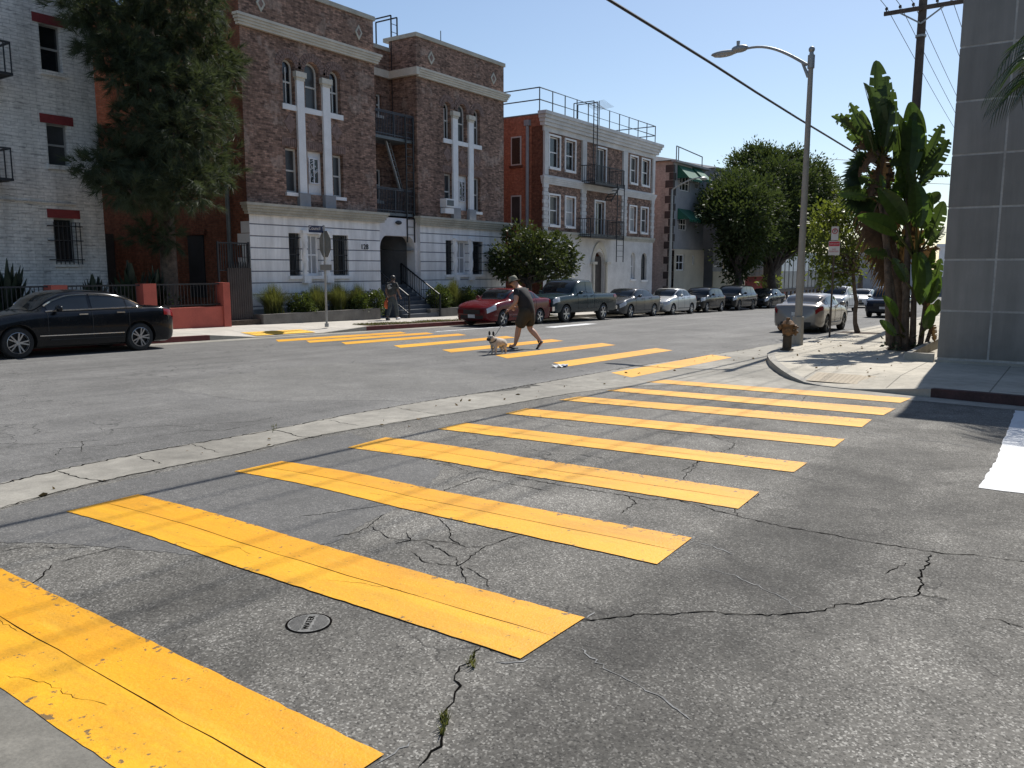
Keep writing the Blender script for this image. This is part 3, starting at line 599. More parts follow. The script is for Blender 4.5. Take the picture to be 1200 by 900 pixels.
for i in range(len(edge)-1):
    for j in range(2): b.face([rings[j][i], rings[j][i+1], rings[j+1][i+1], rings[j+1][i]])
    (xa, ya, ha), (xb, yb, hb) = edge[i], edge[i+1]; T = kb if ya > 1.8 or ya < -30 else dk
    P = [(xa, ya, gz(xa)-.1), (xb, yb, gz(xb)-.1), (xb, yb, gz(xb)+hb), (xa, ya, gz(xa)+ha)]
    T.face(P); T.face([P[3], P[2], rings[0][i+1], rings[0][i]])
walk = poly_sheet('corner_sidewalk', [(p[0], p[1]) for p in rings[2]]+[(95, -60)], .15, 'walk')
struct(walk); struct(b.build('sidewalk_ramp', 'walk', walk)); struct(kb.build('kerb', 'kerb', walk)); struct(dk.build('painted_kerb', 'darkkerb', walk))
# tactile pad at that ramp
tp = MB(); tq = [(14.86, 3.85), (14.86, 2.75), (15.66, 2.75), (15.66, 3.85)]
tp.face([(x, y, gz(x)+z) for (x, y), z in zip(tq, (.048, .047, .128, .128))])
for i in range(1, 14):
    for j in range(1, 9):
        a = Vector(tq[0]).lerp(Vector(tq[1]), i/14); c = Vector(tq[3]).lerp(Vector(tq[2]), i/14); q = a.lerp(c, j/9); z0 = .0475+(.128-.0475)*j/9
        tp.sphere((q.x, q.y, gz(q.x)+z0), (.02, .02, .004), 6, 4)
tag(tp.build('tactile_paving', 'tan'), 'worn tan tactile pad with raised dots at the corner ramp', 'tactile pad')
# ---- far sidewalk, its kerb (red in two stretches, dropped between), grass verge
XR = [(-120, .15), (8.0, .15), (14.0, .15), (14.6, .10), (15.6, .02), (18.2, .02), (19.3, .09), (20.2, .15), (31, .15), (60, .15), (130, .15), (330, .15)]
fs = MB(); fk = MB(); rk = MB()
for (xa, ha), (xb, hb) in zip(XR, XR[1:]):
    z = lambda x, h_: gz(x)+h_
    fs.face([(xa, KY+.15, z(xa, ha)), (xb, KY+.15, z(xb, hb)), (xb, KY+1.5, z(xb, .15)), (xa, KY+1.5, z(xa, .15))])
    fs.face([(xa, KY+1.5, z(xa, .15)), (xb, KY+1.5, z(xb, .15)), (xb, 60, z(xb, .15)), (xa, 60, z(xa, .15))])
    T = rk if (xa, xb) in ((8.0, 14.0), (20.2, 31)) else fk
    T.face([(xa, KY, z(xa, -.1)), (xb, KY, z(xb, -.1)), (xb, KY, z(xb, hb)), (xa, KY, z(xa, ha))]); T.face([(xa, KY, z(xa, ha)), (xb, KY, z(xb, hb)), (xb, KY+.15, z(xb, hb)), (xa, KY+.15, z(xa, ha))])
fw_ = struct(fs.build('far_sidewalk', 'walk2')); struct(fk.build('kerb', 'kerb', fw_)); struct(rk.build('red_kerb', 'redkerb', fw_))
strip('far_gutter', -120, 330, KY-.55, KY-.002, .0045, 'gutter')
tp = MB(); q = [(15.75, KY+.2), (18.1, KY+.2), (18.1, KY+.95), (15.75, KY+.95)]
tp.face([(x, y, gz(x)+.03+(.075 if y > KY+.5 else .015)) for x, y in q])
for i in range(1, 16):
    for j in range(1, 6): x = 15.75+2.35*i/16; y = KY+.2+.75*j/6; tp.sphere((x, y, gz(x)+.045+.06*j/6), (.022, .022, .01), 6, 4)
tag(tp.build('tactile_paving', 'tactile'), 'bright yellow tactile pad on the far kerb ramp before the stop sign', 'tactile pad')
ramp_lip = MB(); ramp_lip.box(16.3, 17.5, KY+.3, KY+.36, gz(17)+.05, gz(17)+.075)
verge = strip('verge_soil', 20.6, 33, KY+.2, KY+1.1, .155, 'soil')
MT['grass'] = leaf_mat('dry_grass', (.055, .07, .022), (.15, .14, .06), trans=.3)
g_ = np.random.default_rng(4); n = 9000
C = np.stack([g_.uniform(20.6, 33, n), KY+.2+.9*g_.random(n), np.zeros(n)], 1); keep = (np.sin(C[:, 0]*2.1)+np.sin(C[:, 0]*.7+C[:, 1]*3)+g_.normal(size=n)*.7) > -.6; C = C[keep]; C[:, 2] = -SL*C[:, 0]+.18
tag(cards('grass', 'grass', None, C, g_.uniform(.05, .12, len(C)), None, 1.6, 5, .2, .14), 'patchy dry grass in the verge along the far red kerb', 'grass', kind='stuff')
# round utility cover with a lettered bar across it
cq = G(362, 731); r0 = .105
cv = thing('utility_cover', (cq.x, cq.y, gz(cq.x)), 'small round iron water cover set into the asphalt between two stripes', 'utility cover')
mx = Matrix.Translation((cq.x, cq.y, gz(cq.x)))
MT['treadiron'] = plain('worn_iron_tread', (.085, .082, .075), .6, .2)
b = None
for i in range(-9, 10):
    for j in range(-9, 10):
        if (i, j) == (-9, -9): b = MB(); b.lathe([(0.0001, .006), (r0, .006), (r0, .0)], 40, mx); ld = b.build('lid', 'lidiron', cv); b = MB()
        x, y = i*.0105, j*.0105
        if x*x+y*y < .0095 and abs(-x*.57+y*.82) > .026: b.box(cq.x+x-.0032, cq.x+x+.0032, cq.y+y-.0032, cq.y+y+.0032, gz(cq.x)+.0058, gz(cq.x)+.0072)
b.build('tread', 'treadiron', ld)
b = MB(); b.lathe([(r0+.001, .0048), (r0+.012, .0046)], 40, mx); b.build('rim_gap', 'crack', cv)
def text(name, body, size, mat, parent, loc, rot, depth=.003, align='CENTER'):
    cu = bpy.data.curves.new(name, 'FONT'); cu.body = body; cu.size = size; cu.extrude = depth; cu.align_x = align; cu.align_y = 'CENTER'
    o = bpy.data.objects.new(name, cu); link(o); me = bpy.data.meshes.new_from_object(o); bpy.data.objects.remove(o)
    me.materials.clear(); me.materials.append(MT[mat]); o = link(bpy.data.objects.new(name, me))
    off = OFF.get(parent.name, Vector()) if parent else Vector()
    o.location = Vector(loc)-off; o.rotation_euler = rot
    if parent: o.parent = parent
    return o
text('lettering', 'WATER', .046, 'crack', cv, (cq.x, cq.y, gz(cq.x)+.0075), (0, 0, R(34.6)), .0008)
# scrap of litter
lq = G(656, 430.5); b = MB()
for i in range(5):
    a = Vector((lq.x+rnd.uniform(-.18, .22), lq.y+rnd.uniform(-.12, .12), gz(lq.x)+.01)); b.face([a, a+Vector((.14, .02, .05)), a+Vector((.12, .12, .03)), a+Vector((-.02, .09, .06))])
li = thing('litter', (lq.x, lq.y, gz(lq.x)), 'crumpled blue and white wrapper lying near the far crosswalk', 'litter'); b.build('wrapper', 'white_paint', li, fix=False)
b = MB(); b.sphere((lq.x+.12, lq.y-.05, gz(lq.x)+.03), (.1, .05, .025)); MT['wrapblue'] = plain('wrapper_blue', (.03, .08, .2), .4); b.build('blue_part', 'wrapblue', li, 40)

MT['fallen'] = leaf_mat('fallen_leaf', (.09, .06, .03), (.22, .15, .07), .15, .8)
g_ = np.random.default_rng(12); n = 70
C = np.stack([g_.uniform(15.2, 26, n), g_.uniform(2.6, 6.0, n), np.zeros(n)], 1); C[:, 2] = -SL*C[:, 0]+.165
C2 = np.stack([g_.uniform(2, 30, 60), 6.9+g_.normal(0, .25, 60), np.zeros(60)], 1); C2[:, 2] = -SL*C2[:, 0]+.015; C = np.concatenate([C, C2]); D_ = g_.normal(size=C.shape); D_[:, 2] *= .05
tag(cards('fallen_leaves', 'fallen', None, C, g_.uniform(.03, .09, len(C)), D_*2, 0, 6, .3, .5), 'dry fallen leaves scattered over the corner sidewalk and gutter', 'fallen leaves', kind='stuff')
# ================================================================ buildings
def walls_front(root, mat, name, u0, u1, v0, v1, Y, holes, depth=.22):
    b = MB(); wallholes(b, u0, u1, v0, v1, holes, lambda u, v, d: (u, Y+d, v), depth); return b.build(name, mat, root)
def quadx(b, X, y0, y1, z0, z1): b.face([(X, y0, z0), (X, y1, z0), (X, y1, z1), (X, y0, z1)])
def cornice(b, x0, x1, Y, z0, z1, out, left=True, right=False, n=4, back=0.0):
    """stepped moulding along X, returning along the left side when left"""
    for i in range(n):
        a = z0+(z1-z0)*i/n; c = z0+(z1-z0)*(i+1)/n; o = out*(.35+.65*(i+1)/n)
        b.box(x0-(o if left else 0), x1+(o if right else 0), Y-o, Y+.04+back, a, c+(.0 if i == n-1 else -.002))
Y0 = 24.7
# ---------------- brick apartment house with white rusticated ground floor
B1 = thing('brick_apartment_house', (27, Y0, gz(27)), 'three storey dark brick house on a white banded ground floor with arched stair entry', 'apartment house')
XL, XA, XB, XR_ = 19.06, 25.70, 28.35, 35.05; ZB, ZC0, ZC1, ZP = 3.92, 10.17, 10.54, 11.86; YB = 26.3
tri = {}
def bay(x0, x1, arcs, w2, base, cols, key):
    H3 = []; 
    for a in arcs: H3.append((*rect(*a, Y0), True))
    zs = min(h[2] for h in H3); za = sum(h[3] for h in H3)/3
    H3 = [(h[0], h[1], zs, za, True) for h in H3]
    H2 = [rect(*a, Y0) for a in w2]; z2a = sum(h[2] for h in H2)/3; z2b = sum(h[3] for h in H2)/3; H2 = [(h[0], h[1], z2a, z2b) for h in H2]
    wl = walls_front(B1, 'brick', 'wall', x0, x1, ZB, ZP, Y0, H3+H2, .24)
    HB = [rect(*a, Y0-.1) for a in base]; zb0 = sum(h[2] for h in HB)/3; zb1 = sum(h[3] for h in HB)/3; HB = [(h[0], h[1], zb0, zb1) for h in HB]
    walls_front(B1, 'stone', 'stone_base', x0-.02, x1+.02, -.9, ZB, Y0-.1, HB, .34)
    for i, h in enumerate(H3): window(B1, *h[:4], Y0, True, 'frame', 'glass' if i != 1 else 'glass_mid', True, 2 if i != 1 else 1, 0, None, .07, None, .17)
    for i, h in enumerate(H2):
        if i == 1:
            p = MB(); p.box(h[0]+.01, h[1]-.01, Y0+.15, Y0+.19, h[2]-.2, h[3]+.0)
            p.build('panel', 'white', B1); wn = window(B1, h[0]+.14, h[1]-.14, h[2]+.42, h[3]-.24, Y0-.05, False, 'frame_and_reflection', 'glass', False, 2, 0, None, .05, None, .13)
            lt = MB(); r_ = random.Random(5 if key else 8)
            for q in range(16):
                x = r_.uniform(h[0]+.22, h[1]-.22); z = r_.uniform(h[2]+.5, h[3]-.32); a = r_.uniform(0, 3); l_ = r_.uniform(.05, .1)
                lt.bar((x-l_*math.cos(a), Y0+.075, z-l_*math.sin(a)), (x+l_*math.cos(a), Y0+.075, z+l_*math.sin(a)), .016)
            lt.build('frame_and_reflection', 'frame_and_reflection', wn)  # random pale bars imitate a tree's reflection in the dark pane
        else: window(B1, *h, Y0, False, 'frame', 'glass_mid', True, 1, 0, 'white', .08, None, .17)
    # brick soldier course over the second floor windows, arch rings, diamonds
    for h in H3:
        s_ = MB(); c, r_ = (h[0]+h[1])/2, (h[1]-h[0])/2
        for ring_ in range(2):
            ra, rb = r_+.03+.16*ring_, r_+.17+.16*ring_
            for i in range(14):
                t0, t1 = math.pi*(i+.08)/14, math.pi*(i+.92)/14
                s_.prism([(c+q*math.cos(t), Y0-.035+.012*ring_, h[3]+q*math.sin(t)) for t, q in ((t0, ra), (t1, ra), (t1, rb), (t0, rb))], (0, .05, 0))
        s_.build('arch_ring', 'brick_arch', B1)
    s_ = MB(); xa, xb = H2[0][0]-.15, H2[2][1]+.15; k = int((xb-xa)/.095)
    for i in range(k): q = xa+(xb-xa)*i/k; s_.box(q+.008, q+.085, Y0-.02, Y0+.02, z2b+.06, z2b+.34)
    s_.build('soldier_course', 'brick_arch', B1)
    for i in range(3):
        c = (H3[i][0]+H3[i][1])/2; zc = (zs+z2b)/2+.1; s_ = MB()
        s_.prism([(c-.3, Y0-.018, zc), (c, Y0-.018, zc-.38), (c+.3, Y0-.018, zc), (c, Y0-.018, zc+.38)], (0, .03, 0)); s_.build('brick_diamond', 'brick_arch', B1)
    for c in cols:                                    # tall white colonnettes with capitals and grey feet
        xa, xb = FY(c[0], 150, Y0-.1).x, FY(c[1], 150, Y0-.1).x; cm_ = (xa+xb)/2; hw = (xb-xa)/2; zt = FY(c[0], c[2], Y0).z
        MB().box(cm_-hw, cm_+hw, Y0-.1, Y0+.01, 4.62, zt-.3).build('column', 'white', B1)
        p = MB(); p.box(cm_-hw-.03, cm_+hw+.03, Y0-.13, Y0+.01, zt-.3, zt-.2); p.box(cm_-hw-.08, cm_+hw+.08, Y0-.18, Y0+.01, zt-.2, zt); p.build('capital', 'trim', B1)
        MB().box(cm_-hw-.09, cm_+hw+.09, Y0-.17, Y0+.01, ZB+.2, 4.62).build('column_foot', 'stucco_grey', B1)
    s_ = MB(); s_.box(H3[0][0]-.08, H3[2][1]+.08, Y0-.055, Y0+.17, zs-.2, zs-.004); s_.build('sill', 'white', B1)
    # ground floor: barred side lights, twisted columns, white middle window
    for i, h in enumerate(HB):
        if i == 1: window(B1, *h, Y0-.1, False, 'white', 'glass_blind', True, 2, 0, 'white', .09, None, .2)
        else:
            window(B1, *h, Y0-.1, False, 'iron_grey', 'glass', False, 1, 0, 'white', .05, None, .26)
            g_ = MB(); n_ = 7
            for q in range(n_+1): x = h[0]+.05+(h[1]-h[0]-.1)*q/n_; g_.bar((x, Y0-.02, h[2]+.02), (x, Y0-.02, h[3]-.01), .022)
            for zz in (.12, .5, .88): z = h[2]+(h[3]-h[2])*zz; g_.bar((h[0], Y0-.02, z), (h[1], Y0-.02, z), .03)
            g_.build('window_bars', 'iron', B1)
    for xa, xb in ((HB[0][1], HB[1][0]), (HB[1][1], HB[2][0])):
        c = (xa+xb)/2; p = MB(); n_ = 34; prof = []
        for i in range(n_+1):
            z = zb0+(zb1-zb0)*i/n_; 
            for a in range(10):
                t = 2*math.pi*a/10; r_ = .115+.03*math.cos(2*(t-z*4.2)); p.v.append((c+r_*math.cos(t), Y0-.1+r_*math.sin(t), z))
        for i in range(n_):
            for a in range(10): b_ = (a+1) % 10; p.f.append([i*10+a, i*10+b_, (i+1)*10+b_, (i+1)*10+a])
        p.box(c-.17, c+.17, Y0-.27, Y0-.1, zb0-.28, zb0-.002); p.box(c-.15, c+.15, Y0-.24, Y0-.1, zb1+.002, zb1+.12)
        p.build('twisted_column', 'white', B1, 40)
MT['brick_arch'] = plain('arch_bricks', (.20, .135, .115), .85, var=.35, scale=9)
bay(XL, XA, [(331.5, 345, 77, 122), (357.5, 374, 85.5, 128), (386.5, 399, 93, 133)], [(335, 350, 173, 225), (361, 379, 178, 229), (390.5, 402.5, 182, 231)], [(339, 352.5, 273, 324), (361, 376.5, 274.5, 321), (390.5, 408.5, 275.5, 324)], [(349.5, 358, 85), (379.5, 388, 93)], 0)
bay(XB, XR_, [(520, 527.8, 125, 161), (536.7, 546.3, 131.5, 166), (555, 562.5, 136, 170)], [(521, 530.5, 203, 245), (537.5, 549, 206, 247), (555.5, 563, 209, 248)], [(522.5, 530.5, 281, 322), (536, 548.5, 282, 321), (554, 566, 284, 322)], [(531, 536.7, 131), (549.8, 555, 136)], 1)
b = MB()
quadx(b, XB, Y0, YB, ZB, ZP); quadx(b, XA, Y0, YB, ZB, ZP)
rh = [rect(441, 447, 110, 135, YB), rect(441, 447.5, 198, 235, YB)]
wallholes(b, XA, XB, 3.5, ZP-.45, rh, lambda u, v, d: (u, YB+d, v), .2); b.build('recess_wall', 'brick', B1)
for h in rh: window(B1, *h, YB, False, 'frame', 'glass', True, 1, 0, 'frame', .08, None, .12)
for X_s in (XL, XR_): b = MB(); quadx(b, X_s, Y0, 52, -1, ZP); b.build('side_wall', 'brick_side', B1)
for X_s in (XA+.02, XB-.02): b = MB(); quadx(b, X_s, Y0-.1, Y0+.14, -.9, ZB+.05); b.build('entry_return', 'stone_plain', B1)
b = MB()
for x0, x1 in ((XL, XA), (XB, XR_)): b.face([(x0, Y0, ZP-.6), (x1, Y0, ZP-.6), (x1, 52, ZP-.6), (x0, 52, ZP-.6)])
b.face([(XA, YB, ZP-.9), (XB, YB, ZP-.9), (XB, 52, ZP-.9), (XA, 52, ZP-.9)]); b.build('roof', 'roofgrey', B1)
b = MB()       # coping
b.box(XL-.06, XA+.06, Y0-.07, Y0+.3, ZP, ZP+.17); b.box(XL-.06, XL+.3, Y0+.3, 52, ZP, ZP+.17); b.box(XB-.06, XR_+.06, Y0-.07, Y0+.3, ZP, ZP+.17); b.box(XB-.06, XB+.3, Y0+.3, YB+.3, ZP, ZP+.17); b.box(XR_-.3, XR_+.06, Y0+.3, 52, ZP, ZP+.17)
b.box(XA-.3, XA+.06, Y0+.3, YB-.06, ZP, ZP+.17); b.box(XA, XB, YB-.07, YB+.25, ZP-.45, ZP-.28); b.build('coping', 'trimgrey', B1)
b = MB(); cornice(b, XL, XA, Y0, ZC0, ZC1, .26, True, True); cornice(b, XB, XR_, Y0, ZC0, ZC1, .26, False, True); b.box(XB-.2, XB+.01, Y0-.2, YB, ZC0+.05, ZC1); b.box(XA+.27, XB-.21, YB-.16, YB+.01, ZC0+.05, ZC1); b.build('cornice', 'trim', B1)
b = MB(); cornice(b, XL, XA, Y0-.08, 3.70, 4.10, .34, True, True); cornice(b, XB, XR_, Y0-.08, 3.70, 4.10, .34, True, True); b.build('base_cornice', 'trimgrey', B1)
b = MB(); b.box(XL-.05, XA+.05, Y0-.13, Y0-.09, -.9, .28); b.box(XB-.05, XR_+.05, Y0-.13, Y0-.09, -.9, .25); b.build('plinth', 'stucco_grey', B1)
b = MB()
for i in range(9):                               # quoin returns on the alley corner
    z = -.4+i*.43; b.box(XL-.015, XL+.02, Y0-.08, Y0+(.62 if i % 2 else .4), z, z+.41)
b.build('quoin', 'stone_plain', B1)
for x, y in ((305, 4), (420, 38)):
    p = FY(x, y, Y0); [MB().prism([(p.x-.2*k_, Y0-.03-d_, p.z), (p.x, Y0-.03-d_, p.z-.3*k_), (p.x+.2*k_, Y0-.03-d_, p.z), (p.x, Y0-.03-d_, p.z+.3*k_)], (0, .04, 0)).build('diamond_tile', m_, B1) for k_, d_, m_ in ((1, 0, 'trimgrey'), (.55, .006, 'brick_arch'))]
for x, y in ((505, 68), (578, 92)):
    p = FY(x, y, Y0); [MB().prism([(p.x-.24*k_, Y0-.03-d_, p.z), (p.x, Y0-.03-d_, p.z-.3*k_), (p.x+.24*k_, Y0-.03-d_, p.z), (p.x, Y0-.03-d_, p.z+.3*k_)], (0, .04, 0)).build('diamond_tile', m_, B1) for k_, d_, m_ in ((1, 0, 'trimgrey'), (.55, .006, 'brick_arch'))]
# entry: white wall between the bays with a shouldered arch, passage and steps behind
YE = Y0+.12; ua, ub = FY(446, 330, YE).x, FY(487, 330, YE).x; zs, zt = FY(466, 293, YE).z, FY(466, 276.5, YE).z
b = MB(); wallholes(b, XA, XB, -.9, ZB+.05, [(ua, ub, -.9, zs), (ua+.002, ub-.002, zs, zt)], lambda u, v, d: (u, YE+d, v), .5)
for sgn, ux in ((1, ua), (-1, ub)):
    arc = [(ux+sgn*(.45-.45*math.cos(t)), YE, zs+(zt-zs)*math.sin(t)) for t in [math.pi/2*i/8 for i in range(9)]]
    for p_, q_ in zip(arc, arc[1:]): b.prism([p_, (ux, YE, p_[2]) if False else (p_[0], YE, zt), (q_[0], YE, zt), q_], (0, .45, 0))
b.build('entry_wall', 'stone_plain', B1)
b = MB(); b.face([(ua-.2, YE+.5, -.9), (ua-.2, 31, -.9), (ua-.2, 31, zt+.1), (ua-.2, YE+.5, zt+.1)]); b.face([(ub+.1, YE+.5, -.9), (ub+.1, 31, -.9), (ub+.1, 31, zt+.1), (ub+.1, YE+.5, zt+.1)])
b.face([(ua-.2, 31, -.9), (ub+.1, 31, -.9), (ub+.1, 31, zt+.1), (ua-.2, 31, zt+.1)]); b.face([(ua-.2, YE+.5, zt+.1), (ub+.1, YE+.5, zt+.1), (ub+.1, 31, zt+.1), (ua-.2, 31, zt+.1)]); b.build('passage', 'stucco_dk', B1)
b = MB(); zg = gz(27)+.15
for i in range(8): b.box(ua+.02, ub-.02, 23.35+.28*i, 27.5, zg+.175*i-(.4 if i == 0 else .004), zg+.175*(i+1)-.006)
MT['step_paint'] = plain('blue_grey_step_paint', (.075, .085, .10), .7, var=.2); b.build('steps', 'step_paint', B1)
for xr in (ub-.1, ua+.12):
    b = MB()
    p0, p1 = Vector((xr, 23.3, zg+.95)), Vector((xr, 25.6, zg+2.35)); b.bar(p0, p1, .05); b.bar(p0-Vector((0, 0, .75)), p1-Vector((0, 0, .75)), .035)
    b.bar((xr, 23.3, zg), p0+Vector((0, 0, .05)), .06); b.bar((xr, 25.6, zg+1.3), p1, .05)
    for i in range(1, 17): q = p0.lerp(p1, i/17); b.bar(q-Vector((0, 0, .75)), q, .018)
    b.build('stair_railing', 'iron', B1)
q = FY(427, 289.5, Y0-.1); text('house_number', '128', .30, 'iron', B1, (q.x, Y0-.115, q.z), (R(90), 0, 0), .01)
q = FY(466, 261, YE); b = MB(); b.sphere((q.x, YE-.06, q.z), (.2, .08, .09), 10, 6); b.build('porch_light', 'iron', B1, 40)
# alley side: arched door, downspout
d0 = FX(222, 270, XL); d1 = FX(240, 330, XL); ya, yb = FX(240, 300, XL).y, FX(222, 300, XL).y
b = MB(); b.box(XL-.05, XL+.03, ya, yb, d1.z-.6, d0.z-.2); b.build('side_door', 'iron', B1)
b = MB(); b.box(XL-.09, XL+.02, ya-.15, yb+.15, d0.z-.18, d0.z+.02); b.build('door_lintel', 'brick_side', B1)
ys = FX(268, 200, XL).y; b = MB(); b.tube([(XL-.12, ys, -.3), (XL-.12, ys, 10.3)], .075, 8); b.box(XL-.24, XL-.01, ys-.14, ys+.14, 10.3, 10.75); b.build('downspout', 'iron_grey', B1)
b = MB()
for y_ in (33.0,):
    xa, xb = FY(100, 100, y_).x, XL+.05; b.box(xa, xb, y_, y_+6, FY(125, 147, y_).z, 13.6)
b.build('painted_lit_wall', 'brick_orange', B1)  # brighter orange brick stands in for light on the wall's upper part
# fire escape in the recess
fe = thing('fire_escape', (27, Y0+.5, 4.0), 'dark blue grey iron fire escape hung in the recess above the arched entry', 'fire escape')
YF = Y0+.18
zf2 = FY(465, 252, YF).z; zf3 = FY(465, 164, YF).z
for zf in (zf2, zf3):
    b = MB()
    for i in range(9): yy = YF+.05+i*(YB-YF-.1)/9; b.box(XA+.03, XB-.03, yy, yy+.11, zf, zf+.03)
    b.bar((XA+.02, YF, zf+.02), (XB-.02, YF, zf+.02), .05, .12); b.build('platform', 'iron_grey', fe)
    b = MB(); hh = FY(465, 223, YF).z-zf2
    for q in (0, .12, hh-.06, hh): b.bar((XA+.02, YF, zf+.06+q), (XB-.02, YF, zf+.06+q), .04)
    for i in range(27): x = XA+.05+(XB-XA-.1)*i/26; b.bar((x, YF, zf+.05), (x, YF, zf+hh), .02 if i % 13 else .05)
    b.build('railing', 'iron_blue', fe)

b = MB(); b.bar(FY(452, 165, YF+.3), FY(469, 224, YF+.3), .10, .06); b.bar(FY(456, 165, YF+.7), FY(472, 224, YF+.7), .06, .04)
for i in range(9): a = FY(452, 165, YF+.3).lerp(FY(469, 224, YF+.3), (i+.5)/9); c = FY(456, 165, YF+.7).lerp(FY(472, 224, YF+.7), (i+.5)/9); b.bar(a, c, .04)
b.build('stair_flight', 'steel', fe)
for nm_, xx, yt, yb in (('drop_ladder', (475, 483.5), 136, 284), ('roof_ladder', (458, 465), 18, 140)):
    b = MB(); Yl = YF-.08 if nm_ == 'drop_ladder' else YB-.15
    A = [FY(xx[0], yt, Yl), FY(xx[0]+(0 if nm_ == 'drop_ladder' else 2), yb, Yl)]; xA = A[0].x; xB_ = FY(xx[1], yt, Yl).x; z0, z1 = FY(xx[0], yb, Yl).z, A[0].z
    for x in (xA, xB_): b.bar((x, Yl, z0), (x, Yl, z1), .05)
    k = int((z1-z0)/.33)
    for i in range(1, k): z = z0+(z1-z0)*i/k; b.bar((xA, Yl, z), (xB_, Yl, z), .022)
    if nm_ == 'roof_ladder':
        for x in (xA, xB_): b.bar((x, Yl, z1), (x, Yl+1.3, z1), .05); b.bar((x, Yl+1.3, z1), (x, Yl+1.3, ZP-.5), .05)
    b.build(nm_, 'iron', fe)
b = MB(); q = FY(516.5, 47, Y0+3); b.tube([(q.x, q.y, ZP-.5), (q.x, q.y, q.z+.45)], .025, 6); b.build('vent_pipe', 'iron_grey', B1)
xa, xb, za, zb = rect(521.5, 531, 233, 243, Y0-.3); ac = thing('window_air_conditioner', ((xa+xb)/2, Y0-.2, za), 'white window air conditioner jutting from a second floor window of the brick house', 'air conditioner')
b = MB(); b.box(xa, xb, Y0-.38, Y0+.12, za, zb); b.build('case', 'white', ac); b = MB()
for i in range(7): z = za+.07+i*(zb-za-.14)/7; b.box(xa+.06, xb-.06, Y0-.395, Y0-.378, z, z+.035)
b.build('grille', 'iron_grey', ac); MB().box(xa-.02, xb+.02, Y0-.33, Y0-.05, za-.28, za-.03).build('bracket', 'white', ac)

# ---------------- white painted brick house on the left
YW = 26.5; xw = FY(118.5, 212, YW).x
W1 = thing('white_brick_house', (8, YW, gz(8)), 'tall white painted brick house with dark red lintels beyond the red wall', 'apartment house')
wh = [rect(49.5, 73, 30, 84, YW), rect(56, 80, 146, 194, YW), rect(62, 88.5, 256, 308, YW)]
ww_ = sum(h[1]-h[0] for h in wh)/3; c_ = sum(h[0]+h[1] for h in wh)/6; wh = [(c_-ww_/2, c_+ww_/2, h[2], h[3]) for h in wh]
b = MB(); wallholes(b, -14, xw, -1, 15.5, wh, lambda u, v, d: (u, YW+d, v), .25); quadx(b, xw, YW, 48, -1, 15.5); b.build('wall', 'brick_white', W1)
MB().box(-14, xw, YW, 48, 15.5, 15.6).build('roof', 'roofgrey', W1)
for i, h in enumerate(wh):
    o = window(W1, *h, YW, False, 'frame_dk', 'glass' if i != 1 else 'glass_mid', i != 2, 1, 0, 'brick_white', .045, None, .16)
    MB().box(h[0]-.18, h[1]+.18, YW-.03, YW+.05, h[3]+.003, h[3]+.27).build('lintel', 'redlintel', o)
h = wh[2]; b = MB()
for i in range(7): x = h[0]-.08+(h[1]-h[0]+.16)*i/6; b.bar((x, YW-.16, h[2]-.05), (x, YW-.16, h[3]-.12), .022)
for z in (h[2]+.1, (h[2]+h[3])/2, h[3]-.25):
    b.bar((h[0]-.2, YW-.16, z), (h[1]+.16, YW-.16, z), .03)
    for x in (h[0]-.2, h[1]+.12): b.bar((x, YW-.16, z), (x, YW, z), .03)
b.build('window_bars', 'iron', W1)
b = MB(); z = FY(60, 238, YW).z; b.tube([(-14, YW-.04, z+.3), (xw-.9, YW-.04, z)], .035, 6); b.build('conduit', 'brick_white', W1)
fe2 = thing('fire_escape', (10.2, YW-.5, 5), 'black iron fire escape landings at the edge of the white painted brick house', 'fire escape')
for yt, yb in ((50, 86), (174, 210)):
    p = FY(11 if yt < 100 else 12, yt, YW-.9); z1 = p.z; z0 = FY(8, yb, YW-.9).z; b = MB()
    for yy in (YW-.9, YW-.02):
        b.bar((p.x-3, yy, z1), (p.x, yy, z1), .05); b.bar((p.x-3, yy, z0), (p.x, yy, z0), .07)
        for i in range(18): b.bar((p.x-3+i*3/17, yy, z0), (p.x-3+i*3/17, yy, z1), .03)
    b.bar((p.x, YW-.9, z1), (p.x, YW-.02, z1), .05); b.bar((p.x, YW-.9, z0), (p.x, YW-.02, z0), .07); b.bar((p.x-.3, YW-.85, z0), (p.x-.6, YW-.02, z0-.8), .06); b.build('landing', 'iron', fe2)
    b = MB()
    for i in range(8): b.box(p.x-3, p.x, YW-.88+i*.11, YW-.80+i*.11, z0-.02, z0+.01)
    b.build('grating', 'iron', fe2)

# ---------------- second brick house, white trim
Y2 = 24.7
B2 = thing('trimmed_brick_house', (46, Y2, gz(46)), 'three storey brown brick house framed in white trim with a railed flat roof', 'apartment house')
X2 = FY(636, 250, Y2).x; X2R = FY(765, 250, Y2).x; zc0, zc1 = 9.54, 10.25; zm0, zm1 = 6.44, 6.85; zb0, zb1 = 3.58, 3.88
H2 = []
rows = [[(643.5, 655.5, 160, 196), (662.5, 673.5, 164, 200), (699, 709.5, 175, 212), (738.5, 746.5, 184, 215), (752, 760.5, 188, 217)], [(643.5, 655, 229, 264), (662.5, 673, 232, 266), (697, 707.5, 237, 273), (737.5, 745, 242, 271), (751, 758.5, 244, 272)]]
for ri, rw in enumerate(rows):
    hs = [rect(*a, Y2) for a in rw]; z0 = sum(h[2] for i, h in enumerate(hs) if i != 2)/4; z1 = sum(h[3] for h in hs)/5
    H2 += [(h[0], h[1], z0-(.55 if i == 2 else 0), z1) for i, h in enumerate(hs)]
walls_front(B2, 'brick_brown', 'wall', X2, X2R, zb1, zc0, Y2, H2, .2)
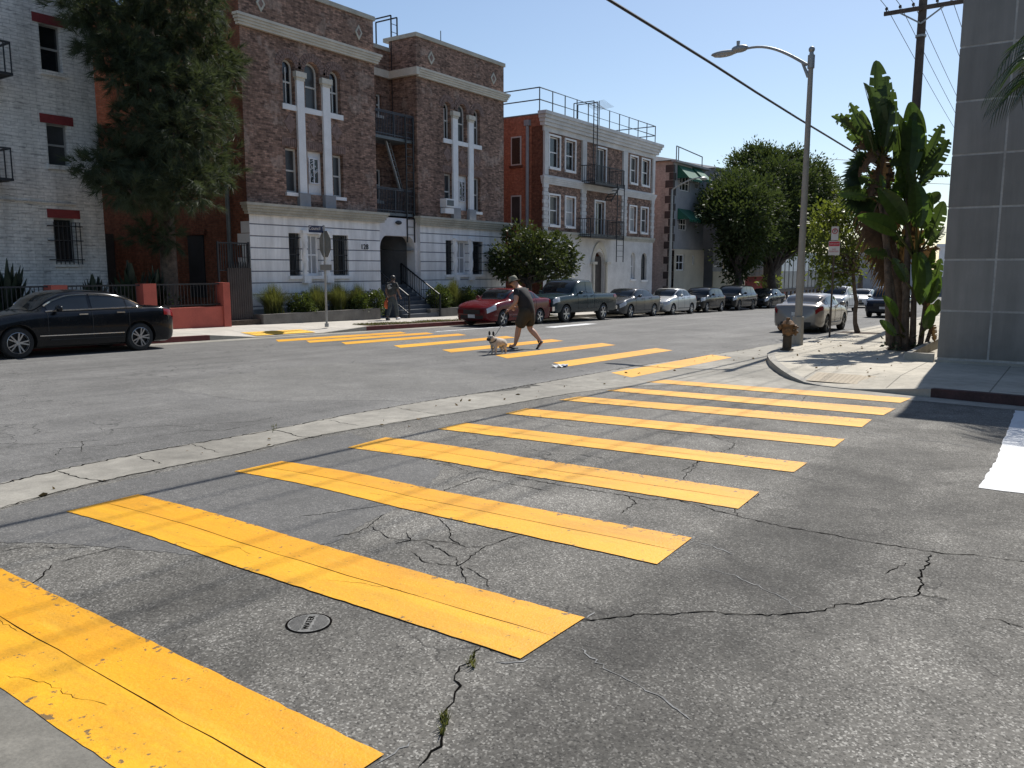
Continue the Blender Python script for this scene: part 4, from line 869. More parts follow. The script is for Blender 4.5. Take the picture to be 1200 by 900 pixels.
for i, h in enumerate(H2): window(B2, *h, Y2, False, 'white', ('glass', 'glass', 'glass_mid', 'glass_mid', 'glass', 'glass_mid', 'glass_blind', 'glass', 'glass_blind', 'glass_mid')[i], i not in (2, 7), 2 if i in (2, 7) else 1, 0, 'white', .07, 'white', .12)
hg = [(*rect(738, 743.5, 302, 327, Y2), True), (*rect(750.5, 757, 304, 328, Y2), True), rect(660, 669, 318, 330, Y2), (*rect(694.5, 707, 308, 352, Y2), True)]
walls_front(B2, 'trim_soft', 'ground_floor', X2, X2R, -1.3, zb0, Y2-.05, hg, .3)
for i in (0, 1, 2): window(B2, *hg[i][:4], Y2-.05, i < 2, 'white' if i != 1 else 'iron', 'glass_blind' if i == 0 else 'glass_mid', True, 2, 0, 'white', .06, None, .16)
h = hg[3]; b = MB(); b.box(h[0]+.01, h[1]-.01, Y2+.16, Y2+.24, h[2], h[3]+.4); b.build('door', 'gatebrown', B2)
c_, r0 = (h[0]+h[1])/2, (h[1]-h[0])/2
b = MB()       # pointed surround and slim columns of the entry
for i in range(12):
    t0, t1 = math.pi*i/12, math.pi*(i+1)/12; f_ = lambda t, q: (c_+q*math.cos(t), Y2-.12, h[3]+q*math.sin(t)*(1+.25*math.sin(t)))
    b.prism([f_(t0, r0+.02), f_(t1, r0+.02), f_(t1, r0+.34), f_(t0, r0+.34)], (0, .08, 0))
for s_ in (-1, 1): b.tube([(c_+s_*(r0+.14), Y2-.14, -1.2), (c_+s_*(r0+.14), Y2-.14, h[3]-.1)], .09, 10); b.box(c_+s_*(r0+.2)-.26, c_+s_*(r0+.2)+.26, Y2-.3, Y2-.04, h[3]-.1, h[3]+.06)
b.build('door_surround', 'trim', B2)
b = MB(); cornice(b, X2, X2R, Y2, zc0, zc1, .5, True, True); b.box(X2-.06, X2R+.06, Y2-.1, Y2, zc0-.28, zc0-.004); b.build('cornice', 'trim_soft', B2)
b = MB(); cornice(b, X2, X2R, Y2, zm0, zm1, .2, True, True); b.box(X2-.03, X2R+.03, Y2-.07, Y2, zm1+.01, zm1+.08); b.build('floor_band', 'trim_soft', B2)
b = MB(); cornice(b, X2, X2R, Y2, zb0, zb1, .16, True, True, 2); b.build('base_band', 'trimgrey', B2)
for xa, xb in ((636, 640.5), (680.5, 685), (728, 733), (762.5, 765)):
    u0, u1 = FY(xa, 250, Y2).x, FY(xb, 250, Y2).x
    b = MB(); b.box(u0, u1, Y2-.12, Y2+.0, zm1+.08, zc0-.29); b.build('pilaster', 'trim_soft', B2)
    b = MB(); n_ = 12; hh = (zm0-zb1)/n_
    for i in range(n_): e = .07 if i % 2 else 0; b.box(u0-e, u1+e, Y2-.1, Y2, zb1+i*hh+.01, zb1+(i+1)*hh-.005)
    b.build('quoin', 'trim_soft', B2)
for X_s in (X2, X2R): b = MB(); quadx(b, X_s, Y2, 50, -1.3, zc1-.1); b.build('side_wall', 'brick_orange', B2)
b = MB(); b.box(X2-.012, X2+.02, Y2, Y2+.75, -1.3, zc0); b.build('corner_return', 'brick_side', B2)
MB().box(X2, X2R, Y2, 50, zc1-.08, zc1-.02).build('roof', 'roofgrey', B2)
for yt, yb, k in ((160, 194, 0), (229, 264, 1)):
    ya, yb_ = FX(611, 200, X2).y, FX(599, 200, X2).y; za, zb = FX(605, yb, X2).z, FX(605, yt, X2).z
    b = MB(); b.box(X2-.03, X2+.02, ya, yb_, za, zb); o = b.build('window', 'frame', B2)
    MB().box(X2-.045, X2-.02, ya+.08, yb_-.08, za+.08, zb-.08).build('pane', 'glass' if k == 0 else 'gatebrown', o); MB().box(X2-.09, X2+.01, ya-.08, yb_+.08, za-.12, za).build('sill', 'brick_side', o)
ys = FX(619, 200, X2).y; b = MB(); b.tube([(X2-.1, ys, -.5), (X2-.1, ys, 9.6)], .09, 8); b.box(X2-.22, X2, ys-.16, ys+.16, 9.6, 9.9); b.build('downspout', 'stucco_grey', B2)
rl = thing('roof_railing', (46, Y2, zc1), 'thin two rail steel guard round the flat roof of the white trimmed brick house', 'railing')
b = MB(); zr = zc1; xs_ = np.linspace(X2-.3, X2R+.2, 12)
for zz in (.62, 1.25):
    b.tube([(X2-.3, 48, zr+zz), (X2-.3, Y2+.05, zr+zz), (X2R+.2, Y2+.05, zr+zz), (X2R+.2, 48, zr+zz)], .035, 6)
b.build('rail', 'iron_grey', rl); 
for x in xs_: b = MB(); b.tube([(x, Y2+.05, zr-.02), (x, Y2+.05, zr+1.27)], .035, 6); b.build('post', 'iron_grey', rl)
for y_ in (28, 32, 37, 43):
    b = MB(); b.tube([(X2-.3, y_, zr-.15), (X2-.3, y_, zr+1.27)], .035, 6); b.build('post', 'iron_grey', rl)
an = thing('roof_antenna', (FY(702, 150, Y2+1.5).x, Y2+1.5, zc1), 'spindly television antenna on the roof of the white trimmed brick house', 'antenna')
x0 = FY(702, 150, Y2+1.5).x; zt = FY(702, 118, Y2+1.5).z; b = MB(); b.tube([(x0, Y2+1.5, zc1-.1), (x0, Y2+1.5, zt)], .03, 6); b.build('mast', 'iron_grey', an)
b = MB(); b.bar((x0-1.4, Y2+1.1, zt-.35), (x0+2.0, Y2+2.2, zt-.1), .03)
for i in range(9): t = i/8; q = Vector((x0-1.4, Y2+1.1, zt-.35)).lerp(Vector((x0+2, Y2+2.2, zt-.1)), t); b.bar(q+Vector((.2, -.6, .1)), q-Vector((.2, -.6, .1)), .015)
b.build('aerial_rod', 'steel', an)
fe3 = thing('fire_escape', (47, Y2-.5, 4), 'black iron fire escape with two landings on the white trimmed brick house', 'fire escape')
for k, (yt, yb, xa, xb) in enumerate(((196, 216, 697, 731), (258, 278, 692, 731))):
    YQ = Y2-.95; u0, u1 = FY(xa, yb, YQ).x, FY(xb, yb, YQ).x; z0, z1 = FY(712, yb, YQ).z, FY(712, yt, YQ).z
    b = MB()
    for i in range(8): b.box(u0, u1, YQ+.02+i*.11, YQ+.1+i*.11, z0-.03, z0)
    b.bar((u0, YQ, z0-.03), (u1, YQ, z0-.03), .06, .14); b.build('platform', 'iron', fe3)
    b = MB()
    for zz in (.1, z1-z0):
        b.bar((u0, YQ, z0+zz), (u1, YQ, z0+zz), .04)
        for u in (u0, u1): b.bar((u, YQ, z0+zz), (u, Y2, z0+zz), .04)
    for i in range(23): u = u0+(u1-u0)*i/22; b.bar((u, YQ, z0), (u, YQ, z1), .018 if i % 11 else .05)
    for i in range(1, 7):
        for u in (u0, u1): b.bar((u, YQ+i*.14, z0), (u, YQ+i*.14, z1), .018)
    b.build('railing', 'iron', fe3)
for nm_, xx, yt, yb, Yl in (('roof_ladder', (695.5, 700), 118, 212, Y2-.75), ('drop_ladder', (723, 731), 215, 307, Y2-1.0)):
    b = MB(); xA, xB_ = FY(xx[0], (yt+yb)/2, Yl).x, FY(xx[1], (yt+yb)/2, Yl).x; z0, z1 = FY(xx[0], yb, Yl).z, FY(xx[0], yt, Yl).z
    for x in (xA, xB_): b.bar((x, Yl, z0), (x, Yl, z1), .045)
    k = int((z1-z0)/.33)
    for i in range(1, k): z = z0+(z1-z0)*i/k; b.bar((xA, Yl, z), (xB_, Yl, z), .022)
    if nm_ == 'roof_ladder':
        for x in (xA, xB_): b.bar((x, Yl, z1), (x, Y2+.6, z1), .045); b.bar((x, Y2+.6, z1), (x, Y2+.6, zc1), .045)
    b.build(nm_, 'iron', fe3)
b = MB(); q0, q1 = FY(771, 277, Y2-.6), FY(762, 300, Y2-.6); a, c = FY(763, 221, Y2-.5), FY(757, 236, Y2-.5); a, c = FY(727, 218, Y2-.5), FY(716, 236, Y2-.5)
b.bar(a, c, .06); b.bar(a+Vector((0, .5, 0)), c+Vector((0, .5, 0)), .06)
for i in range(5): q = a.lerp(c, (i+.5)/5); b.bar(q, q+Vector((0, .5, 0)), .05)
b.build('stair_flight', 'iron', fe3)

# ---------------- grey stucco houses further along
def far_house(name, label, px0, px1, Y, ztop, side_mat, low_z, rootx):
    r_ = thing(name, (rootx, Y, gz(rootx)), label, 'apartment house'); return r_
Y3 = 24.7
B3 = thing('grey_stucco_house', (60, Y3, gz(60)), 'grey stucco house with green awnings and dark stepped corner quoins', 'apartment house')
u0, u1 = FY(787.5, 260, Y3).x, FY(824.5, 260, Y3).x; zt = FY(790, 188, Y3).z; zl = FY(800, 294, Y3).z
wn3 = [rect(797, 808.5, 206, 224, Y3), rect(815, 820, 208, 222, Y3), rect(795.5, 805, 256, 270, Y3), rect(814.5, 818.5, 258, 268, Y3)]
b = MB(); wallholes(b, u0, u1, zl, zt, wn3, lambda u, v, d: (u, Y3+d, v), .2); b.build('wall', 'stucco_grey', B3)
wl3 = [rect(792.5, 802, 298, 317, Y3-.25), rect(811.5, 814, 299, 310, Y3-.25)]
b = MB(); wallholes(b, u0, u1-.3, -2, zl, wl3, lambda u, v, d: (u, Y3-.25+d, v), .2); b.box(u0, u1-.3, Y3-.25, Y3, zl-.002, zl+.1); b.build('ground_floor', 'stucco_beige', B3)
for h in wn3: window(B3, *h, Y3, False, 'white', 'glass', True, 3 if h[1]-h[0] > 1.5 else 2, 0, None, .07, None, .1)
for h in wl3: window(B3, *h, Y3-.25, False, 'white', 'glass', True, 2, 0, None, .08, None, .1)
for X_s in (u0, u1): b = MB(); quadx(b, X_s, Y3, 48, -2, zt); b.build('side_wall', 'brick_tan', B3)
b = MB()
for i in range(17): z = zt-.3-i*.55; b.box(u0-.02, u0+(.5 if i % 2 else .28), Y3-.03, Y3+(.3 if i % 2 else .6), z-.52, z)
b.build('quoin', 'gatebrown', B3)
b = MB(); xm = (u0+u1)/2; e = .35
b.face([(u0-e, Y3-e, zt), (u1+e, Y3-e, zt), (u1-2, Y3+8, zt+1.9), (u0+2, Y3+8, zt+1.9)]); b.face([(u0-e, Y3-e, zt), (u0+2, Y3+8, zt+1.9), (u0+2, 40, zt+1.9), (u0-e, 48, zt)]); b.face([(u1+e, Y3-e, zt), (u1-2, Y3+8, zt+1.9), (u1-2, 40, zt+1.9), (u1+e, 48, zt)])
b.box(u0-e, u1+e, Y3-e, Y3+.02, zt-.14, zt-.004); b.build('roof', 'roofgrey', B3)
for (a, yt, yb) in (((794, 809.5), 193, 208), ((811, 821), 196, 209), ((794, 808.5), 244, 258), ((809.5, 819), 248, 260)):
    xa, xb = FY(a[0], yt, Y3).x, FY(a[1], yt, Y3).x; z1, z0 = FY(a[0], yt, Y3).z, FY(a[0], yb, Y3-1).z
    aw = thing('window_awning', ((xa+xb)/2, Y3, z0), f'{"wide" if xb-xa > 2 else "narrow"} green canvas awning over {"an upper" if yt < 220 else "a lower"} window of the grey stucco house', 'awning')
    b = MB(); n_ = 6
    for i in range(n_):
        c, d = xa+(xb-xa)*i/n_, xa+(xb-xa)*(i+1)/n_; b.face([(c, Y3-.02, z1), (d, Y3-.02, z1), (d, Y3-.95, z0+.2), (c, Y3-.95, z0+.2)]); b.face([(c, Y3-.95, z0+.2), (d, Y3-.95, z0+.2), ((c+d)/2+.1, Y3-.955, z0), ((c+d)/2-.1, Y3-.955, z0)])
    for x in (xa, xb): b.face([(x, Y3-.02, z1), (x, Y3-.95, z0+.2), (x, Y3-.02, z0+.2)])
    b.build('canopy', 'awning', aw); b = MB()
    for x in (xa, xb): b.bar((x, Y3-.93, z0+.2), (x, Y3, z0+.1), .03)
    b.build('arm', 'iron', aw)
b = MB(); zz = FY(795, 171, Y3+1).z
p0, p1 = FY(793, 171, Y3+1), FY(823, 184, Y3+1); b.bar(p0, p1, .06); b.bar(p0, (p0.x, p0.y, zt), .06); b.bar(p1, (p1.x, p1.y, zt), .06); b.bar(p0+Vector((.4, 0, 0)), (p0.x+.4, p0.y, zt), .06); b.build('roof_rail', 'iron_grey', B3)
Y4 = 25.4
B4 = thing('dark_stucco_house', (67, Y4, gz(67)), 'dark grey stucco house half hidden by the big street trees', 'apartment house')
u2, u3 = FY(837, 260, Y4).x, FY(862, 260, Y4).x; zt4 = FY(837, 196, Y4).z; zl4 = FY(845, 318, Y4).z
w4 = [rect(847, 852, 298, 316, Y4), rect(836, 838.5, 299, 311, Y4), rect(839, 842, 255, 268, Y4), rect(856, 860, 297, 314, Y4)]
b = MB(); wallholes(b, u2, u3+3, zl4, zt4, w4, lambda u, v, d: (u, Y4+d, v), .2); b.build('wall', 'stucco_grey', B4)
for h in w4: window(B4, *h, Y4, False, 'white', 'glass', True, 1, 0, 'white', .1, None, .1)
MB().box(u2, u3+3, Y4-.06, Y4+.02, -2.4, zl4-.005).build('ground_floor', 'stucco_beige', B4)
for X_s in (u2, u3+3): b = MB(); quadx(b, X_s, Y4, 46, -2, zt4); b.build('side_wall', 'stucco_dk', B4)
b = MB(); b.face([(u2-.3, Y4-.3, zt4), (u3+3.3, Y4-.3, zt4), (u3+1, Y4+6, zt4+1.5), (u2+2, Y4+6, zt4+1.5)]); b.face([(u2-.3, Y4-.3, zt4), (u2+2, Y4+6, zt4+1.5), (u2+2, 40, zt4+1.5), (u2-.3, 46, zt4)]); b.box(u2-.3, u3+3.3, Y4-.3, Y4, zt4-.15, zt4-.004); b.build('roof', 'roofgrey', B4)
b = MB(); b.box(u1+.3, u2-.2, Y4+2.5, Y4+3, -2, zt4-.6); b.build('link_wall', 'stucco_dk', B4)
# row building under the trees, fence panels, far end of the street
B5 = thing('brown_shop_block', (86, 27, gz(86)), 'low dark red brown block seen under the big street trees', 'building')
b = MB(); b.box(FY(866, 330, 27).x, FY(921, 330, 27).x, 27, 40, -2.6, FY(910, 285, 27).z); b.build('wall', 'redlintel', B5)
b = MB(); z1, z0 = FY(890, 305, 26.9).z, FY(890, 324, 26.9).z; b.box(FY(874, 330, 26.9).x, FY(898, 330, 26.9).x, 26.9, 27.05, z0, z1); o = b.build('window', 'stucco_beige', B5)
b = MB()
for i in range(5):
    for j in range(3):
        xa = FY(874, 330, 26.9).x; xb = FY(898, 330, 26.9).x; x = xa+(xb-xa)*(i+.1)/5; z = z0+(z1-z0)*(j+.1)/3; b.box(x, x+(xb-xa)*.8/5, 26.86, 26.91, z, z+(z1-z0)*.8/3)
b.build('pane', 'glass_blind', o)
YP = 24.5
pf = thing('panel_fence', (93, YP, gz(93)), 'tall fence of pale upright corrugated panels behind the parked dark cars', 'fence')
ua, ub = FY(914, 330, YP).x, FY(963, 330, YP).x; z0, z1, zm = FY(940, 337, YP).z, FY(940, 296, YP).z, FY(940, 318, YP).z
MT['panel_lo'] = plain('panel_grey', (.24, .25, .25), .6, var=.2); MT['panel_hi'] = plain('panel_pale', (.52, .56, .58), .5, var=.15)
for (za, zb, mt_, nm_) in ((z0, zm, 'panel_lo', 'lower_panels'), (zm+.02, z1, 'panel_hi', 'upper_panels')):
    b = MB(); n_ = 11
    for i in range(n_):
        x = ua+(ub-ua)*i/n_; d = (ub-ua)/n_; b.box(x+d*.12, x+d*.88, YP, YP+.06, za, zb)
    b.build(nm_, mt_, pf)
b = MB()
for i in range(12): x = ua+(ub-ua)*i/11; b.box(x-.16, x+.16, YP+.02, YP+.2, gz(x), z1+.1)
b.box(ua-2, ub+1, YP-.1, YP+.2, z0-.3, z0-.02); b.build('post', 'gatebrown', pf)
bw_ = thing('side_pier', (83.5, YP, gz(83)), 'dark olive wall pier at the near end of the pale panel fence', 'wall'); MB().box(FY(906, 330, YP).x, ua-.3, YP-.2, YP+1, -2.5, z1+.1).build('body', 'cloth_olive', bw_)
XF = 150
fw2 = thing('end_wall', (XF, 14, gz(XF)), 'long low dark grey wall closing the far end of the street', 'wall')
b = MB(); z1 = FX(1040, 324, XF).z; b.box(XF, XF+.5, -18, 26, gz(XF)-.3, z1); b.build('body', 'stucco_dk', fw2)
fb = thing('far_white_building', (XF+12, 10, gz(XF)), 'pale white building showing above the low dark wall at the street end', 'building')
b = MB(); zt_ = FX(1050, 290, XF+10).z; b.box(XF+10, XF+24, -6, 20, -3, zt_); b.box(XF+9.6, XF+24.4, -6.4, 20.4, zt_, zt_+.5); b.build('wall', 'stone_plain', fb)
for i in range(5):
    b = MB(); y_ = -4+i*5; b.box(XF+9.9, XF+10.05, y_, y_+1.8, zt_-4, zt_-1.6); o = b.build('window', 'glass', fb)
fg = thing('far_grey_building', (XF+6, 30, gz(XF)), 'blank pale blue grey building block beyond the panel fence', 'building')
b = MB(); b.box(XF-20, XF-2, 21, 44, -3, FX(1000, 300, XF-10).z); b.box(XF-20.3, XF-1.7, 20.7, 44, FX(1000, 300, XF-10).z, FX(1000, 300, XF-10).z+.4); b.build('wall', 'stucco_grey', fg)

# ---------------- charcoal panel building on the right
GX, GY = 19.25, 2.3
GB = thing('panel_building', (GX, GY, gz(GX)), 'charcoal panel clad building with pale joints standing on the right hand corner', 'building')
zrow = [FX(1125, y, GX).z for y in (421, 364.5, 303.7, 241.3, 180.5, 118.8, 56)]; dz_ = (zrow[6]-zrow[1])/5; zz = [zrow[0]]+[zrow[1]+dz_*i for i in range(8)]
yv = FX(1176, 200, GX).y; wv = GY-yv
MB().box(GX+.008, GX+26, -32, GY-.008, -.9, zz[-1]+.25).build('wall', 'grout', GB)
b = MB(); g = .02
for i in range(len(zz)-1):
    z0, z1 = zz[i]+g, zz[i+1]-g
    for j in range(24): y1 = GY-.0-j*wv-(g if j else 0); y0_ = GY-(j+1)*wv+g; b.box(GX, GX+.06, y0_, y1, z0, z1)
    for j in range(16): x0 = GX+.065+j*wv*1.2+(g if j else 0); b.box(x0, GX+.06+(j+1)*wv*1.2-g, GY-.06, GY, z0, z1)
b.build('cladding', 'cladding', GB)
MB().box(GX-.03, GX+26, -32, GY+.03, zz[-1]+.02, zz[-1]+.3).build('coping', 'stucco_grey', GB)
b = MB(); b.box(GX-.04, GX+.1, -32, GY+.04, -1, zz[0]-.03); b.box(GX+.1, GX+26, GY-.1, GY+.04, -1, zz[0]-.03); b.build('plinth', 'kerb', GB)
pb = MB()
pb.box(GX+.06, GX+6, GY+.5, GY+.62, gz(20)-.2, gz(20)+.33); pb.box(GX-.1, GX+.02, GY+.05, GY+.62, gz(20)-.2, gz(20)+.34); tag(pb.build('planter_kerb', 'kerb'), 'low concrete planter edge beside the charcoal panel building', 'planter')
# ================================================================ vehicles
def interp(P, x):
    if x <= P[0][0]: return P[0][1]
    for i in range(len(P)-1):
        x0, y0 = P[i]; x1, y1 = P[i+1]
        if x <= x1:
            def sl_(k):
                if k <= 0 or k >= len(P)-1: return None
                return (P[k+1][1]-P[k-1][1])/(P[k+1][0]-P[k-1][0])
            h_ = x1-x0; t = (x-x0)/h_; d = (y1-y0)/h_; m0 = sl_(i); m1 = sl_(i+1); m0 = d if m0 is None else m0; m1 = d if m1 is None else m1
            if m0*d <= 0: m0 = 0
            if m1*d <= 0: m1 = 0
            m0 = max(-3*abs(d), min(3*abs(d), m0)); m1 = max(-3*abs(d), min(3*abs(d), m1))
            return (2*t**3-3*t*t+1)*y0+(t**3-2*t*t+t)*h_*m0+(-2*t**3+3*t*t)*y1+(t**3-t*t)*h_*m1
    return P[-1][1]
class CarShape:
    def __init__(s, L, W, deck, roof, nose=.35, tail=.3, zb=.2, wr=.74, pn=.74, pt=.80):
        s.L, s.W, s.deck, s.roof, s.nose, s.tail, s.zb, s.wr, s.pn, s.pt = L, W, deck, roof, nose, tail, zb, wr, pn, pt
    def plan(s, x):
        k = 1
        if x < s.nose: k = s.pn+(1-s.pn)*math.sqrt(max(0, 1-(1-x/s.nose)**2))
        if x > s.L-s.tail: k = min(k, s.pt+(1-s.pt)*math.sqrt(max(0, 1-(1-(s.L-x)/s.tail)**2)))
        return k*(1-.03*abs(x/s.L-.5)*2)
    def sec(s, x):
        d = interp(s.deck, x); r_ = interp(s.roof, x) if s.roof[0][0] <= x <= s.roof[-1][0] else d; r_ = max(r_, d)
        g_ = min(1, (r_-d)/.3); hw = s.W/2*s.plan(x); e = min(x, s.L-x); zb = s.zb+.09*max(0, 1-e/.22)
        wr = s.W/2*s.wr*s.plan(x)
        zr = max(zb+.1, min(zb+.3, d-.25))
        P = [(0, zb), (.8*hw, zb), (.94*hw, zb+.03), (.99*hw, (zb+zr)/2), (hw, zr+.06), (hw, d-.2), (.985*hw, d-.09), (.95*hw, d-.02)]
        G_ = [(.92*hw, d+.005), (.90*hw*.5+wr*.5, d+(r_-d)*.5), (wr*1.03, r_-.075), (wr*.93, r_-.02), (wr*.55, r_+.005), (0, r_+.015)]
        F_ = [(.90*hw, d), (.8*hw, d+.012), (.62*hw, d+.022), (.45*hw, d+.028), (.25*hw, d+.034), (0, d+.038)]
        g2 = g_*g_*(3-2*g_)
        return P+[(a[0]*g2+b[0]*(1-g2), a[1]*g2+b[1]*(1-g2)) for a, b in zip(G_, F_)]
    def at(s, x, v):
        S = s.sec(x); i = max(0, min(len(S)-2, int(v))); t = v-i; a, b = S[i], S[i+1]; return Vector((x, a[0]+(b[0]-a[0])*t, a[1]+(b[1]-a[1])*t))
    def patch(s, mb, xs, vs, off, side=1):
        """a thin skin lying off the body over the stations xs and section places vs; side -1 mirrors"""
        g_ = []
        for x in xs:
            row = []
            for v in vs:
                p = s.at(x, v); e = .02; du = s.at(min(s.L, x+e), v)-s.at(max(0, x-e), v); dv = s.at(x, min(12.99, v+.05))-s.at(x, max(0, v-.05)); n_ = du.cross(dv)
                n_ = n_.normalized() if n_.length > 1e-9 else Vector((0, 0, 1)); 
                if n_.y < -.0 or (abs(n_.y) < .02 and n_.z < 0): n_ = -n_
                if n_.z < -.3 and v > 7: n_ = -n_
                q = p+n_*off; row.append(Vector((q.x, q.y*side, q.z)))
            g_.append(row)
        for i in range(len(xs)-1):
            for j in range(len(vs)-1): mb.face([g_[i][j], g_[i+1][j], g_[i+1][j+1], g_[i][j+1]])
def lin(a, b, n): return [a+(b-a)*i/n for i in range(n+1)]
def car(name, label, cat, group, sh, paint, x, y, rz, wheels, wr_=.32, side_win=(), ws=None, rw=None, rim='rim', chrome=False, grille='black', trim=True, spokes=5, detail=1, plate_rear=False, ext=None, winglass='carglass', z=None):
    """built nose at local x=0 pointing to -X, then turned by rz; (x, y) is where the middle stands"""
    o = thing(name, (x, y, gz(x) if z is None else z), label, cat, group, 0, False); o.rotation_euler = (0, R(math.degrees(math.atan(SL)))*math.cos(rz), rz)
    L = sh.L; c = L/2
    xs = sorted(set([L*i/70 for i in range(71)]+[.02, .05, .1, .15, .22, L-.02, L-.05, L-.1, L-.15, L-.22])); b = MB(); K = 14
    rows = []
    for x_ in xs:
        S = sh.sec(x_); R_ = [(x_-c, p[0], p[1]) for p in S]+[(x_-c, -p[0], p[1]) for p in reversed(S[1:-1])]; rows.append(R_)
    n_ = len(rows[0])
    for r_ in rows: b.v += r_
    for i in range(len(xs)-1):
        for j in range(n_): k = (j+1) % n_; b.f.append([i*n_+j, i*n_+k, (i+1)*n_+k, (i+1)*n_+j])
    b.f.append(list(range(n_))); b.f.append([(len(xs)-1)*n_+j for j in reversed(range(n_))])
    body = b.build('body', paint, o, 50)
    body.data.materials.append(MT['black'])
    cut = MB()
    for wx in wheels:
        for s_ in (-1, 1):
            mx = Matrix.Translation((wx-c, s_*(sh.W/2-.26), wr_)) @ Matrix.Rotation(R(90), 4, 'X')
            cut.lathe([(0.0001, -.5), (wr_+.055, -.5), (wr_+.055, .5), (.0001, .5)] if s_ > 0 else [(0.0001, -.5), (wr_+.055, -.5), (wr_+.055, .5), (.0001, .5)], 28, Matrix.Translation((wx-c, s_*(sh.W/2+.26), wr_)) @ Matrix.Rotation(R(90), 4, 'X'))
    co = cut.build('wheel_cut', 'black')
    md = body.modifiers.new('b', 'BOOLEAN'); md.operation = 'DIFFERENCE'; md.object = co; md.solver = 'EXACT'; md.material_mode = 'TRANSFER'
    dg = bpy.context.evaluated_depsgraph_get()
    # the cutter works in the car's own space, so the car is still at the origin here
    loc, rot = o.location.copy(), o.rotation_euler.copy(); o.location = (0, 0, 0); o.rotation_euler = (0, 0, 0); bpy.context.view_layer.update(); dg.update()
    me = bpy.data.meshes.new_from_object(body.evaluated_get(dg)); body.modifiers.clear(); body.data = me; me.name = 'body'
    bpy.data.objects.remove(co); o.location = loc; o.rotation_euler = rot
    me.shade_smooth(); me.set_sharp_from_angle(angle=R(42))
    def mk(nm_, mat, fn, parent=o, smooth=45):
        q = MB(); fn(q); q.v = [(a-c, e, f) for a, e, f in q.v]; return q.build(nm_, mat, parent, smooth)
    # glass
    if ws: mk('windshield', winglass, lambda q: [sh.patch(q, lin(*ws, 10), [10.6, 11, 11.5, 12, 12.5, 13-1e-4], .007, s_) for s_ in (1, -1)])
    if rw: mk('rear_window', winglass, lambda q: [sh.patch(q, lin(*rw, 8), [10.7, 11, 11.5, 12, 12.5, 13-1e-4], .007, s_) for s_ in (1, -1)])
    for s_ in (1, -1):
        for (a, e) in side_win:
            wv = mk('side_window', winglass, lambda q: sh.patch(q, lin(a, e, 12), [8.18, 8.6, 9, 9.5, 9.86], .006, s_))
            if chrome:
                q = MB(); pts = [sh.at(x_, 9.9) for x_ in lin(a-.02, e+.02, 14)]; q.tube([(p.x-c, (p.y+.008)*s_, p.z) for p in pts], .02, 5)
                q.tube([(p.x-c, (p.y+.012)*s_, p.z) for p in [sh.at(x_, 8.1) for x_ in lin(a-.05, e+.03, 14)]], .02, 5); q.build('window_trim', 'chrome', wv)
    # wheels
    for wx in wheels:
        for s_ in (-1, 1):
            tw = .215; yo = s_*(sh.W/2-.035)
            mx = Matrix.Translation((wx-c, yo, wr_)) @ Matrix.Rotation(R(90)*(1 if s_ < 0 else -1), 4, 'X')
            q = MB(); q.lathe([(wr_*.66, -.0), (wr_*.70, .012), (wr_*.93, .006), (wr_*.99, -.03), (wr_, -.08), (wr_, -tw+.05), (wr_*.94, -tw), (.001, -tw)], 32, mx); wh_ = q.build('wheel', 'rubber', o, 40)
            q = MB(); q.lathe([(.001, -.075), (wr_*.6, -.075), (wr_*.66, -.01), (wr_*.69, -.001), (wr_*.645, .006), (wr_*.60, -.035)], 32, mx)
            rimo = q.build('wheel_disc', 'black' if rim != 'steel' else 'rim', wh_, 40); q = MB(); q.lathe([(wr_*.60, -.03), (wr_*.655, .009), (wr_*.685, .005)], 32, mx); q.lathe([(.001, .0), (wr_*.15, -.004), (wr_*.19, -.04)], 16, mx)
            for k in range(spokes):
                a = 2*math.pi*k/spokes
                for da in ((-.13, .13) if detail > 1 else (0,)):
                    p0 = mx @ Vector((wr_*.1*math.cos(a+da), wr_*.1*math.sin(a+da), -.018)); p1 = mx @ Vector((wr_*.64*math.cos(a+da*1.5), wr_*.64*math.sin(a+da*1.5), -.004))
                    q.bar(p0, p1, wr_*(.085 if detail > 1 else .17), .03, up=mx.to_3x3() @ Vector((0, 0, 1)))
            q.build('rim', rim, wh_, 30)
    # lights, grille, mirrors, handles, seams
    for s_ in (1, -1):
        mk('headlight', 'headlight', lambda q: sh.patch(q, [.03, .08, .15, .24, .34, .42], [4.9, 5.4, 6, 6.5, 7], .012, s_))
        mk('taillight', 'taillight', lambda q: sh.patch(q, [L-.36, L-.24, L-.15, L-.08, L-.03, L-.006], [5.1, 5.5, 5.9, 6.3, 6.6], .012, s_))
    zd = interp(sh.deck, .06); fy = sh.W*.5*sh.pn
    mk('grille', grille, lambda q: q.box(-.02, .06, -fy*.62, fy*.62, zd-.26, zd-.09)); mk('lower_intake', 'black', lambda q: q.box(-.012, .1, -fy*.85, fy*.85, sh.zb+.1, sh.zb+.24))
    mk('number_plate', 'plate', lambda q: q.box(-.034, .0, -.16, .16, zd-.40, zd-.27))
    if trim: 
        mk('grille_bar', 'chrome', lambda q: [q.box(-.03, -.018, -fy*.62, fy*.62, zd-.26+.055*i, zd-.245+.055*i) for i in range(4)])
        for s_ in (1, -1): mk('fog_light', 'headlight', lambda q: q.sphere((.05, s_*fy*.95, sh.zb+.2), (.06, .07, .05)))
    mk('rear_plate', 'plate', lambda q: q.box(L-.01, L+.018, -.16, .16, .62, .75)); mk('rear_bumper', 'black', lambda q: q.box(L-.2, L+.012, -sh.W*.3, sh.W*.3, sh.zb+.03, sh.zb+.2))
